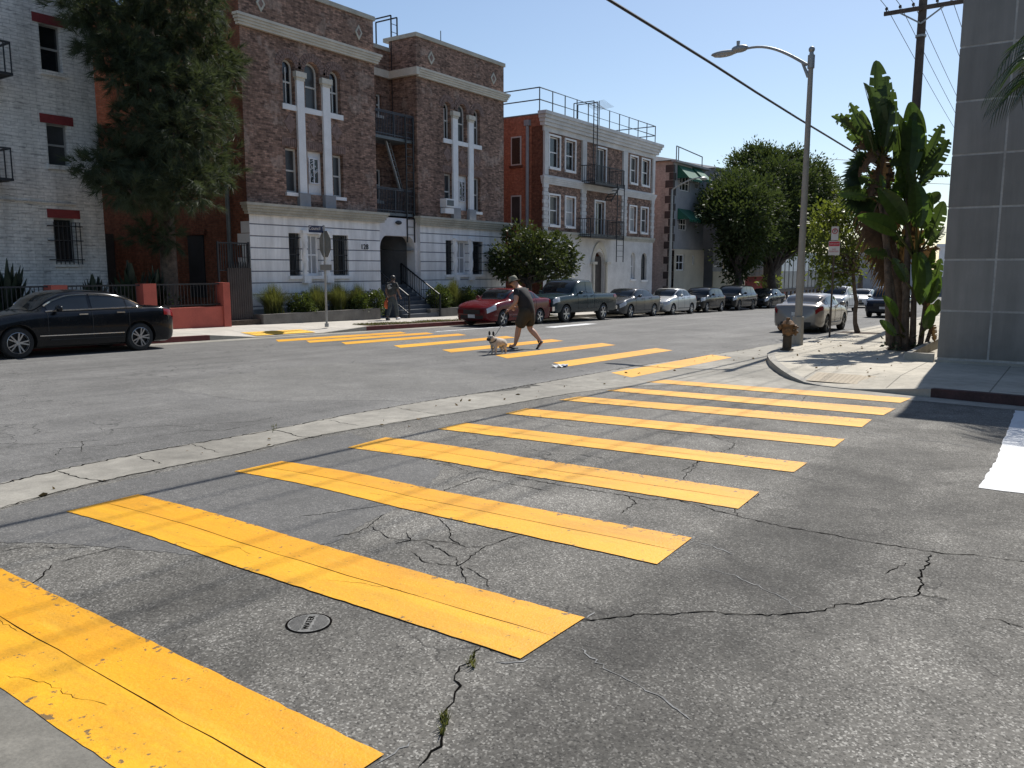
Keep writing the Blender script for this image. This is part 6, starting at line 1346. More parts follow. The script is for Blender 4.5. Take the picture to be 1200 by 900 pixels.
# ---- clipped shrubs and grass clumps in the planters
def grass_clump(px, py_b, wpx, hpx, lab_, seed):
    p = FY(px, py_b, 23.95); dep = (p-CAM).dot(FW); k = dep/FPX; zb = gz(p.x)+.15+.34; o = thing('grass_clump', (p.x, 23.95, zb), lab_, 'ornamental grass', 'planter grasses')
    g = np.random.default_rng(seed); n = 1500; b = MB(); h_ = (FY(px, py_b-hpx, 23.95).z-zb)
    for i in range(n):
        a = g.uniform(0, 2*math.pi); l_ = g.uniform(.04, 1.15); x0 = p.x+g.normal(0, .12); y0_ = 23.95+g.normal(0, .08); L = h_*g.uniform(.7, 1.12); out = min(1.25, l_)*wpx*k*.62; w_ = .013
        d = Vector((math.cos(a), math.sin(a)*.55, 0)); s = Vector((-d.y, d.x, 0))*w_; prev = None; q0 = Vector((x0, y0_, zb))
        for j in range(5):
            t = j/4; q = q0+d*out*t**1.6+Vector((0, 0, L*(t-.28*t*t*min(1.2, l_*1.6)))); ww = s*(1-t*.9)
            if q.y > Y0-.14: q.y = Y0-.14
            cur = (q-ww, q+ww)
            if prev: b.face([prev[0], prev[1], cur[1], cur[0]])
            prev = cur
    b.build('blades', 'blade', o, fix=False); return o
grass_clump(321, 370, 50, 38, 'widest grass clump, by the alley gate end of the left planter', 1)
grass_clump(372, 368, 44, 36, 'grass clump just behind the stop sign pole', 2)
grass_clump(397, 366, 40, 36, 'grass clump between the stop sign pole and the two clipped shrubs', 3)
grass_clump(420, 362, 26, 30, 'thin tall grass clump rising behind the clipped shrubs left of the entry', 6)
grass_clump(531, 361, 34, 34, 'grass clump among the shrubs in the planter right of the entry', 4)
def shrub(px, py, rx, ry, lab_, seed):
    p = FY(px, py, 23.85); dep = (p-CAM).dot(FW); k = dep/FPX; zb = gz(p.x)+.48
    o = thing('clipped_shrub', (p.x, 23.85, zb), lab_, 'shrub', 'clipped planter shrubs')
    rz = max(ry*k, .3); c = (p.x, 23.85, zb+rz*.85); C, D = clumps([(c, (rx*k*1.1, .42, rz*1.1))], 1500, 12, .05, seed, .72)
    C[:, 1] = np.minimum(C[:, 1], Y0-.15); cards('foliage', 'shrub', o, C, np.full(len(C), .085), D, .4, seed); b = MB()
    for q in (-.3, 0, .3): b.tube([(p.x+q*rx*k, 23.85, zb-.15), (p.x+q*rx*k*1.5, 23.85, zb+rz)], .025, 5)
    b.build('stem', 'bark_dk', o)
shrub(354, 358, 13, 11, 'small clipped round shrub next to the widest grass clump', 1); shrub(419, 354, 12, 11, 'pale green clipped shrub in the left planter, second from the entry steps', 2); shrub(439, 355, 11, 11, 'clipped shrub in the left planter closest to the entry steps', 3)
shrub(515, 354, 14, 13, 'clipped shrub beside the stair railing in the right planter', 4); shrub(549, 353, 11, 11, 'clipped shrub between the grass clump and the dark hedge end, right planter', 5); shrub(568, 351, 14, 10, 'dark shrub above the hood of the red sedan', 6); shrub(586, 349, 9, 9, 'small dark shrub at the corner of the white ground floor', 7)
# ---- strap leaved plants behind the red fence
def strap_plant(px, pyt, px_w, lab_, seed, Y=24.2):
    p = FY(px, 340, Y); o = thing('strap_leaf_plant', (p.x, Y, fz), lab_, 'plant', 'strap leaved plants behind the fence'); g = random.Random(seed); b = MB(); zt = FY(px, pyt, Y).z; k = (p-CAM).dot(FW)/FPX
    for i in range(38):
        a = g.uniform(0, 6.28); out = g.uniform(.1, 1)*px_w*k*.5; h_ = (zt-fz)*g.uniform(.72, 1.02)*(1-.25*out/(px_w*k*.5)); d = Vector((math.cos(a), math.sin(a)*.6, 0)); s = Vector((-d.y, d.x, .3)).normalized()*g.uniform(.06, .11); prev = None; q0 = Vector((p.x, Y, fz))
        for j in range(7):
            t = j/6; q = q0+d*out*t**1.3+Vector((0, 0, h_*t)); wv = s*(0.15+1.25*math.sin(math.pi*min(1, max(.0, (t-.35)/.65)))) if t > .35 else s*.15
            cur = (q-wv, q+d*.01+Vector((0, 0, .02)), q+wv)
            if prev: b.face([prev[0], prev[1], cur[1], cur[0]]); b.face([prev[1], prev[2], cur[2], cur[1]])
            prev = cur
    b.build('leaves', 'darkstrap', o, fix=False)
strap_plant(8, 297, 62, 'dark strap leaved clump at the picture edge before the white brick house', 1); strap_plant(110, 316, 44, 'small strap leaved clump in front of the white house corner', 2); strap_plant(155, 300, 66, 'tall strap leaved clump beside the pine trunk', 3); strap_plant(182, 308, 34, 'narrow strap leaved clump right at the foot of the pine', 4)
# dark ground hugging hedge behind the fence
hg_ = thing('dark_hedge', (9, 24.3, fz), 'dark low hedge behind the iron rails of the red fence', 'hedge')
C, D = clumps([((x, 24.3, fz+.55), (1.0, .5, .62)) for x in np.arange(2.5, 16, 1.4)], 70, 10, .09, 8, .6); cards('foliage', 'darkstrap', hg_, C, np.full(len(C), .13), D, .3, 9)
# ---- generic broadleaf tree
def tree(name, lab_, base, blobs, leaf, size, dens, per, spread, trunk, seed, bark='bark_dk', group=None, shell=.45, fork=None):
    o = thing(name, base, lab_, 'tree', group); C, D = clumps(blobs, dens, per, spread, seed, shell); g = np.random.default_rng(seed+1)
    cards('crown', leaf, o, C, size*g.uniform(.7, 1.3, len(C)), D, .1, seed); mb = MB(); base = Vector(base); r0, hf = trunk
    top = fork or base+Vector((0, 0, hf)); limbs(mb, base, top, r0, r0*.75, wob=.12, seed=seed, sides=10); mb.build('trunk', bark, o, 60); mb = MB()
    for i, (c, r_) in enumerate(blobs): limbs(mb, top, Vector(c)-Vector((0, 0, r_[2]*.2)), r0*.42, r0*.1, wob=.3, seed=seed+i, sides=6)
    mb.build('branch', bark, o, 60); return o
mg = Vector((FY(619, 366, 22.6).x, 22.6, 0)); mg.z = gz(mg.x)+.15; md_ = (mg-CAM).dot(FW)
bl = [blob(x, y, rx, ry, md_+dd_) for x, y, rx, ry, dd_ in ((608, 275, 20, 13, .5), (625, 285, 25, 18, -.8), (650, 285, 22, 14, 0), (600, 300, 24, 17, -.5), (590, 312, 18, 12, 0), (580, 305, 9, 12, .2), (630, 305, 30, 18, -.9), (658, 302, 20, 15, .3), (665, 308, 12, 12, -.2), (640, 318, 28, 12, .4), (605, 322, 22, 9, .3), (660, 320, 10, 8, 0))]
tree('magnolia_tree', 'small glossy leaved street tree between the two brick houses, behind the red sedan', mg, bl, 'magnolia', .20, 95, 11, .13, (.2, 1.5), 3)
FD = 74
f1 = Vector((FY(864, 350, 22).x, 22, 0)); f1.z = gz(f1.x)+.15; f2 = Vector((FY(903, 350, 22.3).x, 22.3, 0)); f2.z = gz(f2.x)+.15
d1, d2 = (f1-CAM).dot(FW), (f2-CAM).dot(FW)
bl = [blob(x, y, rx, ry, d1+dd_) for x, y, rx, ry, dd_ in ((845, 235, 22, 18, -2), (838, 245, 16, 14, -3), (862, 225, 24, 20, -1), (880, 240, 24, 20, -3), (865, 255, 26, 16, -4), (850, 215, 14, 12, 2), (872, 275, 26, 18, -3), (858, 285, 16, 12, -1), (885, 270, 22, 20, -2), (895, 250, 26, 26, 1), (893, 280, 26, 18, 2), (890, 225, 22, 18, 2), (868, 300, 22, 14, 0), (862, 318, 14, 8, 0))]
tree('street_tree', 'wide sunlit green street tree spreading before the dark stucco house', f1, bl, 'ficus', .29, 62, 17, .34, (.42, 2.2), 5, group='big street trees')
bl = [blob(x, y, rx, ry, d2+dd_) for x, y, rx, ry, dd_ in ((875, 195, 22, 16, 2), (895, 190, 22, 15, 0), (868, 212, 18, 14, -2), (908, 205, 26, 18, -3), (925, 195, 20, 16, 1), (935, 215, 24, 20, -2), (915, 235, 26, 22, -4), (945, 240, 22, 20, 0), (900, 255, 24, 20, -4), (930, 265, 26, 18, -3), (905, 280, 26, 14, 0), (890, 292, 22, 12, 1), (925, 288, 22, 10, 2), (886, 180, 14, 10, 1), (930, 186, 14, 10, 0), (950, 205, 20, 18, 0), (962, 225, 18, 18, 1), (958, 255, 22, 20, 0), (945, 278, 22, 14, 0), (972, 240, 12, 16, 2), (905, 225, 30, 26, 0), (890, 235, 26, 24, 1))]
tree('street_tree', 'tallest dark crowned street tree, behind the street lamp pole', f2, bl, 'ficus', .29, 62, 17, .34, (.45, 2.6), 9, group='big street trees')
f3 = Vector((118, 24, gz(118))); d3 = (f3-CAM).dot(FW)
bl = [blob(x, y, rx, ry, d3+dd_) for x, y, rx, ry, dd_ in ((960, 215, 18, 16, 0), (972, 225, 14, 14, 2), (955, 240, 20, 16, -2), (975, 250, 16, 14, 0), (965, 270, 20, 14, 0), (985, 245, 10, 12, 3))]
tree('street_tree', 'farther green street tree showing just past the lamp pole', f3, bl, 'ficus', .5, 30, 14, .45, (.4, 3), 14, group='big street trees')
for (px, Yb, lab_, bb, sd_) in ((1010, 12, 'hazy far tree between the young tree and the palm', ((1005, 300, 18, 12), (1020, 290, 16, 14), (992, 310, 12, 9)), 4), (960, 23, 'round bush before the pale panel fence', ((968, 318, 8, 14), (962, 325, 6, 9)), 6), (912, 23, 'yellow green bush under the dark crowned street tree', ((907, 330, 8, 8), (900, 333, 6, 6)), 7)):
    X_t = {1010: 140, 960: 98, 912: 80}[px]; q = Vector((X_t, FX(px, 340, X_t).y, gz(X_t))); dd_ = (q-CAM).dot(FW); tree('far_tree' if px == 1010 else 'roadside_bush', lab_, q, [blob(*t, dd_) for t in bb], 'young' if px != 1010 else 'ficus', .5, 14, 12, .4, (.2, 1.2), 30+sd_)
# young street tree by the kerb
yb = G(1005, 390.5, .15); yd = (yb-CAM).dot(FW); fork = PD(1000, 318, yd)
bl = [blob(x, y, rx, ry, yd+dd_) for x, y, rx, ry, dd_ in ((958, 300, 12, 12, 0), (970, 285, 18, 14, -.6), (985, 270, 18, 15, .5), (960, 318, 10, 10, 0), (975, 305, 16, 12, .6), (965, 262, 14, 12, .4), (1000, 290, 16, 12, -.4), (980, 250, 15, 12, 0), (995, 318, 14, 9, .3), (950, 282, 8, 10, 0), (985, 325, 10, 7, 0), (990, 240, 13, 11, .4), (1008, 270, 14, 14, .2), (1012, 300, 13, 12, -.2), (975, 325, 16, 9, .2), (1000, 252, 13, 11, .1), (962, 245, 12, 10, 0), (970, 265, 18, 14, .8), (990, 295, 18, 13, .7))]
tree('young_tree', 'thin trunked young tree with light green leaves beside the champagne sedan', yb, bl, 'young', .16, 130, 9, .17, (.075, 3), 41, 'bark', fork=fork)
sp_ = MB(); sp_.box(yb.x-.6, yb.x+.6, yb.y-.6, yb.y+.6, yb.z-.1, yb.z+.006); struct(sp_.build('tree_pit', 'soil'))
# ---- bird of paradise and palm group before the charcoal building
def paddle(mb, pet, base, tip, w_, droop=.15, torn=0, seed=1, twist=0.0, face=None):
    """a paddle leaf from base to tip with a folded midrib; torn leaves split into ribbons"""
    g = random.Random(seed); base = Vector(base); tip = Vector(tip); ax = tip-base; L = ax.length; d = ax.normalized()
    w_ = min(w_, .40*L); n_ = (face or -RT*math.sin(twist)-FW*math.cos(twist)); n_ = (n_-d*n_.dot(d)).normalized(); s = d.cross(n_).normalized(); N_ = 22 if not torn else 30; prev = None
    for i in range(N_+1):
        t = i/N_; c = base+ax*t-Vector((0, 0, droop*L*t*t*.6))+n_*(.06*L*math.sin(math.pi*t)); wv = w_*.5*(math.sin(math.pi*min(1, .04+.95*t)**.85)**.6 if t < 1 else 0.02)
        ed = n_*wv*.38; cur = (c-s*wv+ed, c-s*wv*.5+ed*.35, c, c+s*wv*.5+ed*.35, c+s*wv+ed)
        if prev:
            tear = torn and g.random() < torn
            for j in range(4):
                A, B, C_, D_ = prev[j], prev[j+1], cur[j+1], cur[j]
                if tear and j in (0, 3):
                    if g.random() < .65: continue
                if tear and j in (0, 3): dz = Vector((0, 0, -g.uniform(.03, .12)*w_)); (A, D_) = (A+dz, D_+dz*.5) if j == 0 else (A, D_)
                mb.face([A, B, C_, D_])
        prev = cur
    pet.tube([base+ax*.98-Vector((0, 0, droop*L*.55)), base+ax*.5-Vector((0, 0, droop*L*.15))-n_*.004, base], [.004, .012, .022], 5)
cl = G(1060, 410, .15); cd = (cl-CAM).dot(FW)-.1
P_ = lambda x, y, o=0.0: PD(x, y, cd+o)
bop = thing('bird_of_paradise_tree', (cl.x, cl.y, cl.z), 'giant bird of paradise with bright broad paddle leaves at the charcoal building corner', 'plant', 'giant bird of paradise plants')
tall = thing('bird_of_paradise_tree', tuple(G(1043, 405, .15)), 'taller ragged bird of paradise whose upright top leaves stand highest against the sky', 'plant', 'giant bird of paradise plants')
g = random.Random(6)
def plantset(root, stems, leaves, deads, extra=()):
    gx = random.Random(len(stems)*17)
    for (bx, by, n_x, rx, ry) in extra:
        for i in range(n_x): a = gx.uniform(-2.6, -.5) if i % 3 else gx.uniform(-3.4, .3); leaves = leaves+[((bx, by), (bx+gx.uniform(-5, 5)+rx*.3*math.cos(a), by+ry*.3*math.sin(a)), (bx+rx*math.cos(a), by+ry*math.sin(a)*gx.uniform(.7, 1.1)), gx.uniform(.28, .46), gx.choice((0, .2, .4)), gx.random() < .3, gx.uniform(-.8, .8), gx.uniform(-.6, .7))]
    mb = MB()
    for k, (pts, r_) in enumerate(stems): mb.tube([P_(*p) for p in pts], [r_*(1-.45*i/(len(pts)-1)) for i in range(len(pts))], 9)
    mb.build('stem', 'bark', root, 60)
    L1, L2, pt, L3 = MB(), MB(), MB(), MB()
    for k, (root_px, b0, tp_, w_, torn, bright, tw, dep) in enumerate(leaves):
        base, tip = P_(*b0, dep), P_(*tp_, dep+g.uniform(-.35, .25)); L1 = MB(); paddle(L1, pt, base, tip, w_, .12 if torn else .05, torn, k+7, tw); L1.build('leaf', 'paddle' if bright else 'paddle_dark', root, 60, False); pt.tube([P_(*root_px), (P_(*root_px)+base)/2+Vector((0, 0, .04)), base], [.035, .03, .022], 6)
    for k, (b0, tp_, w_, dep) in enumerate(deads): L3 = MB(); paddle(L3, pt, P_(*b0, dep), P_(*tp_, dep+g.uniform(-.2, .2)), w_, .3, .5, 60+k, g.uniform(-.8, .8)); L3.build('dead_leaf', 'deadleaf', root, 60, False)
    pt.build('petiole', 'blade', root, 60, False)
plantset(tall, [(((1043, 405), (1041, 330), (1038, 250), (1034, 185)), .105), (((1052, 408), (1047, 350), (1038, 290), (1032, 240)), .085)], [
    ((1034, 185), (1030, 150), (1027, 64), .50, .12, 0, .2, 0), ((1034, 185), (1026, 150), (1012, 92), .42, .15, 0, -.5, .2), ((1034, 185), (1036, 150), (1041, 84), .46, .2, 0, .8, -.2), ((1034, 180), (1032, 158), (1019, 96), .42, .25, 0, 0, -.3), ((1034, 180), (1038, 160), (1047, 100), .42, .45, 0, .6, .1),
    ((1034, 185), (1018, 158), (974, 132), .40, .55, 0, .3, .1), ((1034, 185), (1020, 165), (996, 116), .36, .3, 0, .5, -.1), ((1034, 180), (1030, 165), (1022, 108), .46, .3, 0, -.2, .3), ((1034, 182), (1036, 172), (1044, 112), .5, .3, 0, .2, -.3), ((1034, 190), (1022, 172), (992, 158), .45, .3, 0, .2, .3), ((1034, 190), (1015, 175), (985, 128), .3, .5, 0, .8, .2)],
    [((1030, 165), (1000, 158), .5, .2), ((1028, 175), (1006, 200), .5, -.2), ((1036, 180), (1048, 208), .4, .2), ((1034, 180), (1030, 225), .5, -.3), ((1024, 166), (998, 172), .45, -.1), ((1036, 185), (1052, 190), .4, .1), ((1033, 190), (1018, 225), .4, .1), ((1036, 195), (1042, 240), .5, .2)], ((1033, 195, 7, 46, 62), (1034, 235, 9, 54, 46)))
plantset(bop, [(((1060, 410), (1062, 340), (1064, 280), (1064, 232)), .10), (((1069, 411), (1071, 350), (1074, 300)), .085), (((1078, 409), (1084, 360), (1086, 320)), .07), (((1056, 411), (1050, 380), (1046, 352)), .06), (((1084, 408), (1091, 385), (1094, 362)), .055)], [
    ((1064, 232), (1064, 205), (1068, 112), .58, .05, 1, .1, -.1), ((1064, 232), (1058, 205), (1049, 128), .55, 0, 0, -.6, .2), ((1064, 232), (1076, 205), (1105, 140), .46, .4, 0, .3, .1), ((1064, 235), (1078, 212), (1113, 158), .46, .45, 0, .2, -.1), ((1064, 235), (1062, 208), (1058, 140), .6, 0, 0, .4, .3), ((1064, 238), (1080, 218), (1100, 190), .4, .3, 0, .5, .2),
    ((1064, 232), (1072, 200), (1076, 122), .6, .1, 0, .7, .2), ((1064, 240), (1085, 204), (1114, 203), .22, .4, 0, .5, 0), ((1072, 300), (1062, 262), (1029, 218), .66, 0, 1, .3, -.4), ((1072, 305), (1050, 272), (1004, 252), .52, 0, 1, -.2, -.4), ((1074, 300), (1074, 266), (1070, 206), .62, .05, 1, 0, -.5), ((1074, 300), (1080, 268), (1090, 222), .62, .1, 1, .6, -.2),
    ((1074, 305), (1088, 280), (1106, 232), .5, .2, 0, .3, 0), ((1072, 310), (1075, 296), (1078, 356), .55, 0, 1, 0, -.6), ((1080, 340), (1082, 320), (1094, 290), .6, 0, 1, -.3, -.5), ((1078, 345), (1088, 355), (1101, 320), .5, 0, 1, .3, -.3), ((1060, 395), (1049, 393), (1031, 374), .5, 0, 1, .2, -.9), ((1060, 390), (1050, 372), (1034, 344), .55, .1, 1, -.3, -.7),
    ((1078, 395), (1086, 385), (1092, 355), .5, 0, 1, .4, -.7), ((1074, 350), (1062, 330), (1046, 300), .55, .2, 0, .2, -.5), ((1078, 350), (1092, 335), (1103, 300), .55, .2, 0, .5, .1), ((1064, 330), (1040, 300), (1012, 292), .45, .3, 0, .3, -.1), ((1078, 380), (1090, 372), (1101, 350), .4, 0, 0, 0, .2)],
    [((1076, 290), (1098, 308), .35, 0), ((1078, 300), (1102, 285), .3, .2), ((1066, 250), (1056, 300), .4, .2), ((1070, 255), (1078, 300), .4, .3), ((1084, 370), (1096, 396), .35, -.3), ((1064, 240), (1050, 262), .4, .2), ((1082, 345), (1094, 372), .3, 0)], ((1066, 250, 7, 44, 60), (1072, 300, 4, 46, 62)))
def fan(mb, pet, c0, c1, w_, seed, n_=17, dep=0.0, droop=.2):
    g = random.Random(seed); a, b = P_(*c0, dep), P_(*c1, dep); d = (b-a); L = d.length; d = d.normalized(); n_v = (-FW+Vector((0, 0, .4))*g.uniform(-.5, .8)).normalized(); n_v = (n_v-d*n_v.dot(d)).normalized(); s = d.cross(n_v); hub = a+d*L*.35; pet.tube([a, hub], [.02, .012], 5)
    for i in range(n_):
        t = -1.25+2.5*i/(n_-1); e = d*math.cos(t)+s*math.sin(t); l_ = L*.68*(1-.18*abs(t))*g.uniform(.9, 1.08); q = e.cross(n_v)*w_; m_ = hub+e*l_*.55+n_v*.02; tp = hub+e*l_-Vector((0, 0, droop*l_*g.uniform(.5, 1.3))); mb.face([hub-q*.2, hub+q*.2, m_+q, m_-q]); mb.face([m_-q, m_+q, tp])
pm = thing('fan_palm', tuple(G(1050, 407, .15)), 'small fan palm with a hanging skirt of dead brown fronds behind the paddle leaves', 'palm')
mb = MB(); mb.tube([P_(1051, 407, .5), P_(1053, 350, .5), P_(1046, 290, .5), P_(1030, 230, .5), P_(1022, 205, .5)], [.13, .11, .1, .09, .08], 10); mb.build('trunk', 'bark', pm, 60)
gr, dd2, pt = MB(), MB(), MB()
for k, (a, c) in enumerate((((1022, 205), (985, 208)), ((1022, 205), (990, 185)), ((1020, 210), (984, 228)), ((1022, 205), (1002, 172)), ((1022, 210), (990, 245)), ((1024, 205), (1040, 175)), ((1024, 210), (1050, 205)), ((1022, 212), (1002, 262)))): fan(gr, pt, a, c, .045, k, 17, .4+.1*(k % 3))
for k, (a, c) in enumerate((((1030, 235), (1012, 278)), ((1034, 240), (1040, 290)), ((1040, 262), (1026, 306)), ((1042, 265), (1052, 310)), ((1028, 225), (1050, 262)), ((1045, 280), (1028, 322)), ((1046, 282), (1060, 318)), ((1028, 220), (1006, 255)), ((1036, 250), (1016, 300)), ((1048, 300), (1034, 338)), ((1030, 222), (1042, 250)), ((1026, 215), (1012, 240)))): fan(dd2, pt, a, c, .04, 40+k, 15, .3+.15*(k % 4), .6)
gr.build('fronds', 'fan', pm, fix=False); dd2.build('dead_fronds', 'deadleaf', pm, fix=False); pt.build('petiole', 'bark', pm, fix=False)
C, D = clumps([((cl.x+.1, cl.y+.05, cl.z+.12), (.75, .45, .22))], 70, 10, .08, 5, .3); sb2 = thing('leaf_litter_mound', tuple(cl), 'dark mound of fallen leaves round the bird of paradise stems', 'leaf litter'); cards('leaves', 'darkstrap', sb2, C, np.full(len(C), .16), D, .2, 3); MB().sphere((cl.x+.1, cl.y+.05, cl.z), (.6, .4, .12), 14, 6).build('soil', 'soil', sb2, 60)
# palm just outside on the right whose frond reaches in
pq = Vector((15.6, -1.9, gz(15.6)+.15)); pdm = thing('date_palm', pq, 'palm frond hanging before the charcoal building at the picture edge', 'palm'); hub = FX(1268, 105, 15.6); 
mb = MB(); mb.tube([(hub.x, hub.y, pq.z), (hub.x, hub.y, hub.z-.2)], [.2, .16], 10); mb.build('trunk', 'bark', pdm, 60); mb = MB(); pt = MB()
for k in range(15):
    g = random.Random(k); a = 2*math.pi*k/15; L = 2.1; d = Vector((math.cos(a), math.sin(a), 0)); up0 = .35+.5*(k % 3)/2
    tipp = hub+d*1.25+Vector((0, 0, up0-.5)); 
    if k == 0: tipp = FX(1161, 120, 15.5); d = (tipp-hub); d.z = 0; d.normalize(); up0 = .3
    pts = [hub.lerp(tipp, t)+Vector((0, 0, .55*math.sin(math.pi*t)*(.5+up0))) for t in [i/24 for i in range(25)]]; pt.tube(pts, [.02*(1-.8*i/24) for i in range(25)], 5)
    for i in range(3, 25):
        ax = (pts[i]-pts[i-1]).normalized(); s = ax.cross(Vector((0, 0, 1))).normalized()
        for sg in (-1, 1): e = (s*sg*.55+ax*.62-Vector((0, 0, .55))).normalized(); ll = .55*math.sin(math.pi*(.12+.8*i/26))+.08; q = ax*.014; p0 = pts[i]; mb.face([p0-q, p0+q, p0+e*ll*.6+q*.8-Vector((0, 0, .01)), p0+e*ll*.6-q*.8]); mb.face([p0+e*ll*.6-q*.8, p0+e*ll*.6+q*.8, p0+e*ll-Vector((0, 0, .08*ll))])
mb.build('fronds', 'fan', pdm, fix=False); pt.build('petiole', 'blade', pdm, fix=False)
# ================================================================ people and the dog
def skinmesh(name, V, E, Rr, mat, parent, sub=2, extra=None):
    """one continuous body grown round a skeleton; V joints, E bones, Rr radii"""
    me = bpy.data.meshes.new(name); me.from_pydata(V, E, []); o = link(bpy.data.objects.new(name, me)); s = o.modifiers.new('s', 'SKIN'); s.use_smooth_shade = True
    for i, r_ in enumerate(Rr):
        q = me.skin_vertices[0].data[i]; q.radius = r_ if isinstance(r_, tuple) else (r_, r_); q.use_root = (i == 0)
    if sub: o.modifiers.new('u', 'SUBSURF').levels = sub; o.modifiers['u'].render_levels = sub
    bpy.context.view_layer.update(); dg = bpy.context.evaluated_depsgraph_get(); m2 = bpy.data.meshes.new_from_object(o.evaluated_get(dg)); bpy.data.objects.remove(o)
    if extra:
        bm = bmesh.new(); bm.from_mesh(m2); t = bpy.data.meshes.new('t'); t.from_pydata(extra.v, [], extra.f); bm.from_mesh(t); bm.to_mesh(m2); bm.free(); bpy.data.meshes.remove(t)
    m2.name = name; m2.materials.clear(); m2.materials.append(MT[mat] if isinstance(mat, str) else mat)
    for p in m2.polygons: p.material_index = 0
    m2.shade_smooth(); o = link(bpy.data.objects.new(name, m2)); o.parent = parent; OFF[o.name] = Vector(); return o
def fingers(mb, wrist, dirv, side, curl=.5, s=1.0):
    """palm with four fingers and a thumb"""
    w_ = Vector(wrist); d = Vector(dirv).normalized(); sd_ = Vector(side); sd_ = (sd_-d*sd_.dot(d)).normalized(); n_ = d.cross(sd_)
    mb.tube([w_, w_+d*.05*s, w_+d*.095*s], [.026*s, .038*s, .032*s], 8)
    for k, (o_, L) in enumerate(((-.028, .06), (-.01, .072), (.01, .068), (.028, .052))):
        b_ = w_+d*.09*s+sd_*o_*s; m_ = b_+(d*math.cos(curl*.6)+n_*math.sin(curl*.6))*L*.55*s; e = m_+(d*math.cos(curl*1.6)+n_*math.sin(curl*1.6))*L*.55*s; mb.tube([b_, m_, e], [.0095*s, .0088*s, .0065*s], 6)
    b_ = w_+d*.035*s-sd_*.032*s; m_ = b_+(d*.7-sd_*.5+n_*.4)*.045*s; mb.tube([b_, m_, m_+(d*.9+n_*.4)*.03*s], [.012*s, .0105*s, .008*s], 6)
def person_fig(root, J, skin, face=Vector((1, 0, 0)), bulk=1.0, hair='black', hair_len=0):
    """J: joint positions (x forward, y left, z up)"""
    names = ['pelvis', 'belly', 'chest', 'neck', 'head0', 'head1']; idx = {}; V = []; Rr = []
    def add(n_, p, r_): idx[n_] = len(V); V.append(tuple(p)); Rr.append(r_)
    b = bulk
    add('pelvis', J['pelvis'], (.15*b, .13*b)); add('belly', J['belly'], (.15*b, .13*b)); add('chest', J['chest'], (.165*b, .125*b)); add('neck', J['neck'], .062); hd = Vector(J['head']); nk = Vector(J['neck']); add('jaw', nk.lerp(hd, .55), (.07, .075)); add('head', hd, (.088, .1)); add('crown', hd+(hd-nk).normalized()*.075, (.07, .08))
    E = [(0, 1), (1, 2), (2, 3), (3, 4), (4, 5), (5, 6)]
    for s_ in ('l', 'r'):
        add('sh'+s_, J['sh'+s_], .072*b); add('el'+s_, J['el'+s_], .046*b); add('fa'+s_, Vector(J['el'+s_]).lerp(Vector(J['wr'+s_]), .35), .044*b); add('wr'+s_, J['wr'+s_], .028)
        E += [(2, idx['sh'+s_]), (idx['sh'+s_], idx['el'+s_]), (idx['el'+s_], idx['fa'+s_]), (idx['fa'+s_], idx['wr'+s_])]
        kn, an = Vector(J['kn'+s_]), Vector(J['an'+s_]); add('hip'+s_, J['hip'+s_], .105*b); add('th'+s_, Vector(J['hip'+s_]).lerp(kn, .45), .092*b); add('kn'+s_, kn, .062*b); add('ca'+s_, kn.lerp(an, .32)-Vector((.015, 0, 0)), .066*b); add('an'+s_, an, .038); add('to'+s_, J['to'+s_], (.038, .03))
        E += [(0, idx['hip'+s_]), (idx['hip'+s_], idx['th'+s_]), (idx['th'+s_], idx['kn'+s_]), (idx['kn'+s_], idx['ca'+s_]), (idx['ca'+s_], idx['an'+s_]), (idx['an'+s_], idx['to'+s_])]
    ex = MB()
    for s_ in ('l', 'r'): fingers(ex, J['wr'+s_], Vector(J['wr'+s_])-Vector(J['el'+s_]), J.get('hs'+s_, (1, 0, 0)), J.get('curl', .6))
    f = Vector(face).normalized(); sd_ = Vector((0, 0, 1)).cross(f).normalized(); up = (hd-nk).normalized()
    ex.sphere(hd+f*.108-up*.012, (.02, .016, .024), 8, 6); ex.sphere(hd+f*.098-up*.06, (.015, .028, .009), 8, 5); ex.sphere(hd+f*.075-up*.105, (.035, .035, .025), 8, 6)
    for q in (-1, 1): ex.sphere(hd+sd_*q*.092-up*.01, (.02, .012, .032), 8, 6)
    body = skinmesh('body', V, E, Rr, skin, root, 2, ex); em = MB()
    for q in (-1, 1): em.sphere(hd+f*.092+sd_*q*.034+up*.012, .012, 8, 6)
    em.build('eyes', 'black', body, 60); return V, E, Rr, idx, body
def shell(name, root, pts, mat, sub=2): # pts: list of chains [(p, r), ...] sharing the first chain's root
    V = []; E = []; Rr = []; key = {}
    for ch in pts:
        prev = None
        for p, r_ in ch:
            k = tuple(round(q, 4) for q in p)
            if k not in key: key[k] = len(V); V.append(tuple(p)); Rr.append(r_)
            i = key[k]
            if prev is not None and prev != i: E.append((prev, i))
            prev = i
    return skinmesh(name, V, E, Rr, mat, root, sub)
v = Vector
def lathe_shell(name, root, rings, mat, n=24):   # rings: (centre, forward radius, side radius)
    b = MB()
    for c, rf, rs in rings:
        for a in range(n): t = 2*math.pi*a/n; w_ = 1+.05*math.sin(5*t+c[2]*9); b.v.append((c[0]+rf*w_*math.cos(t), c[1]+rs*w_*math.sin(t), c[2]))
    for j in range(len(rings)-1):
        for a in range(n): k = (a+1) % n; b.f.append([j*n+a, j*n+k, (j+1)*n+k, (j+1)*n+a])
    return b.build(name, mat, root, 70)
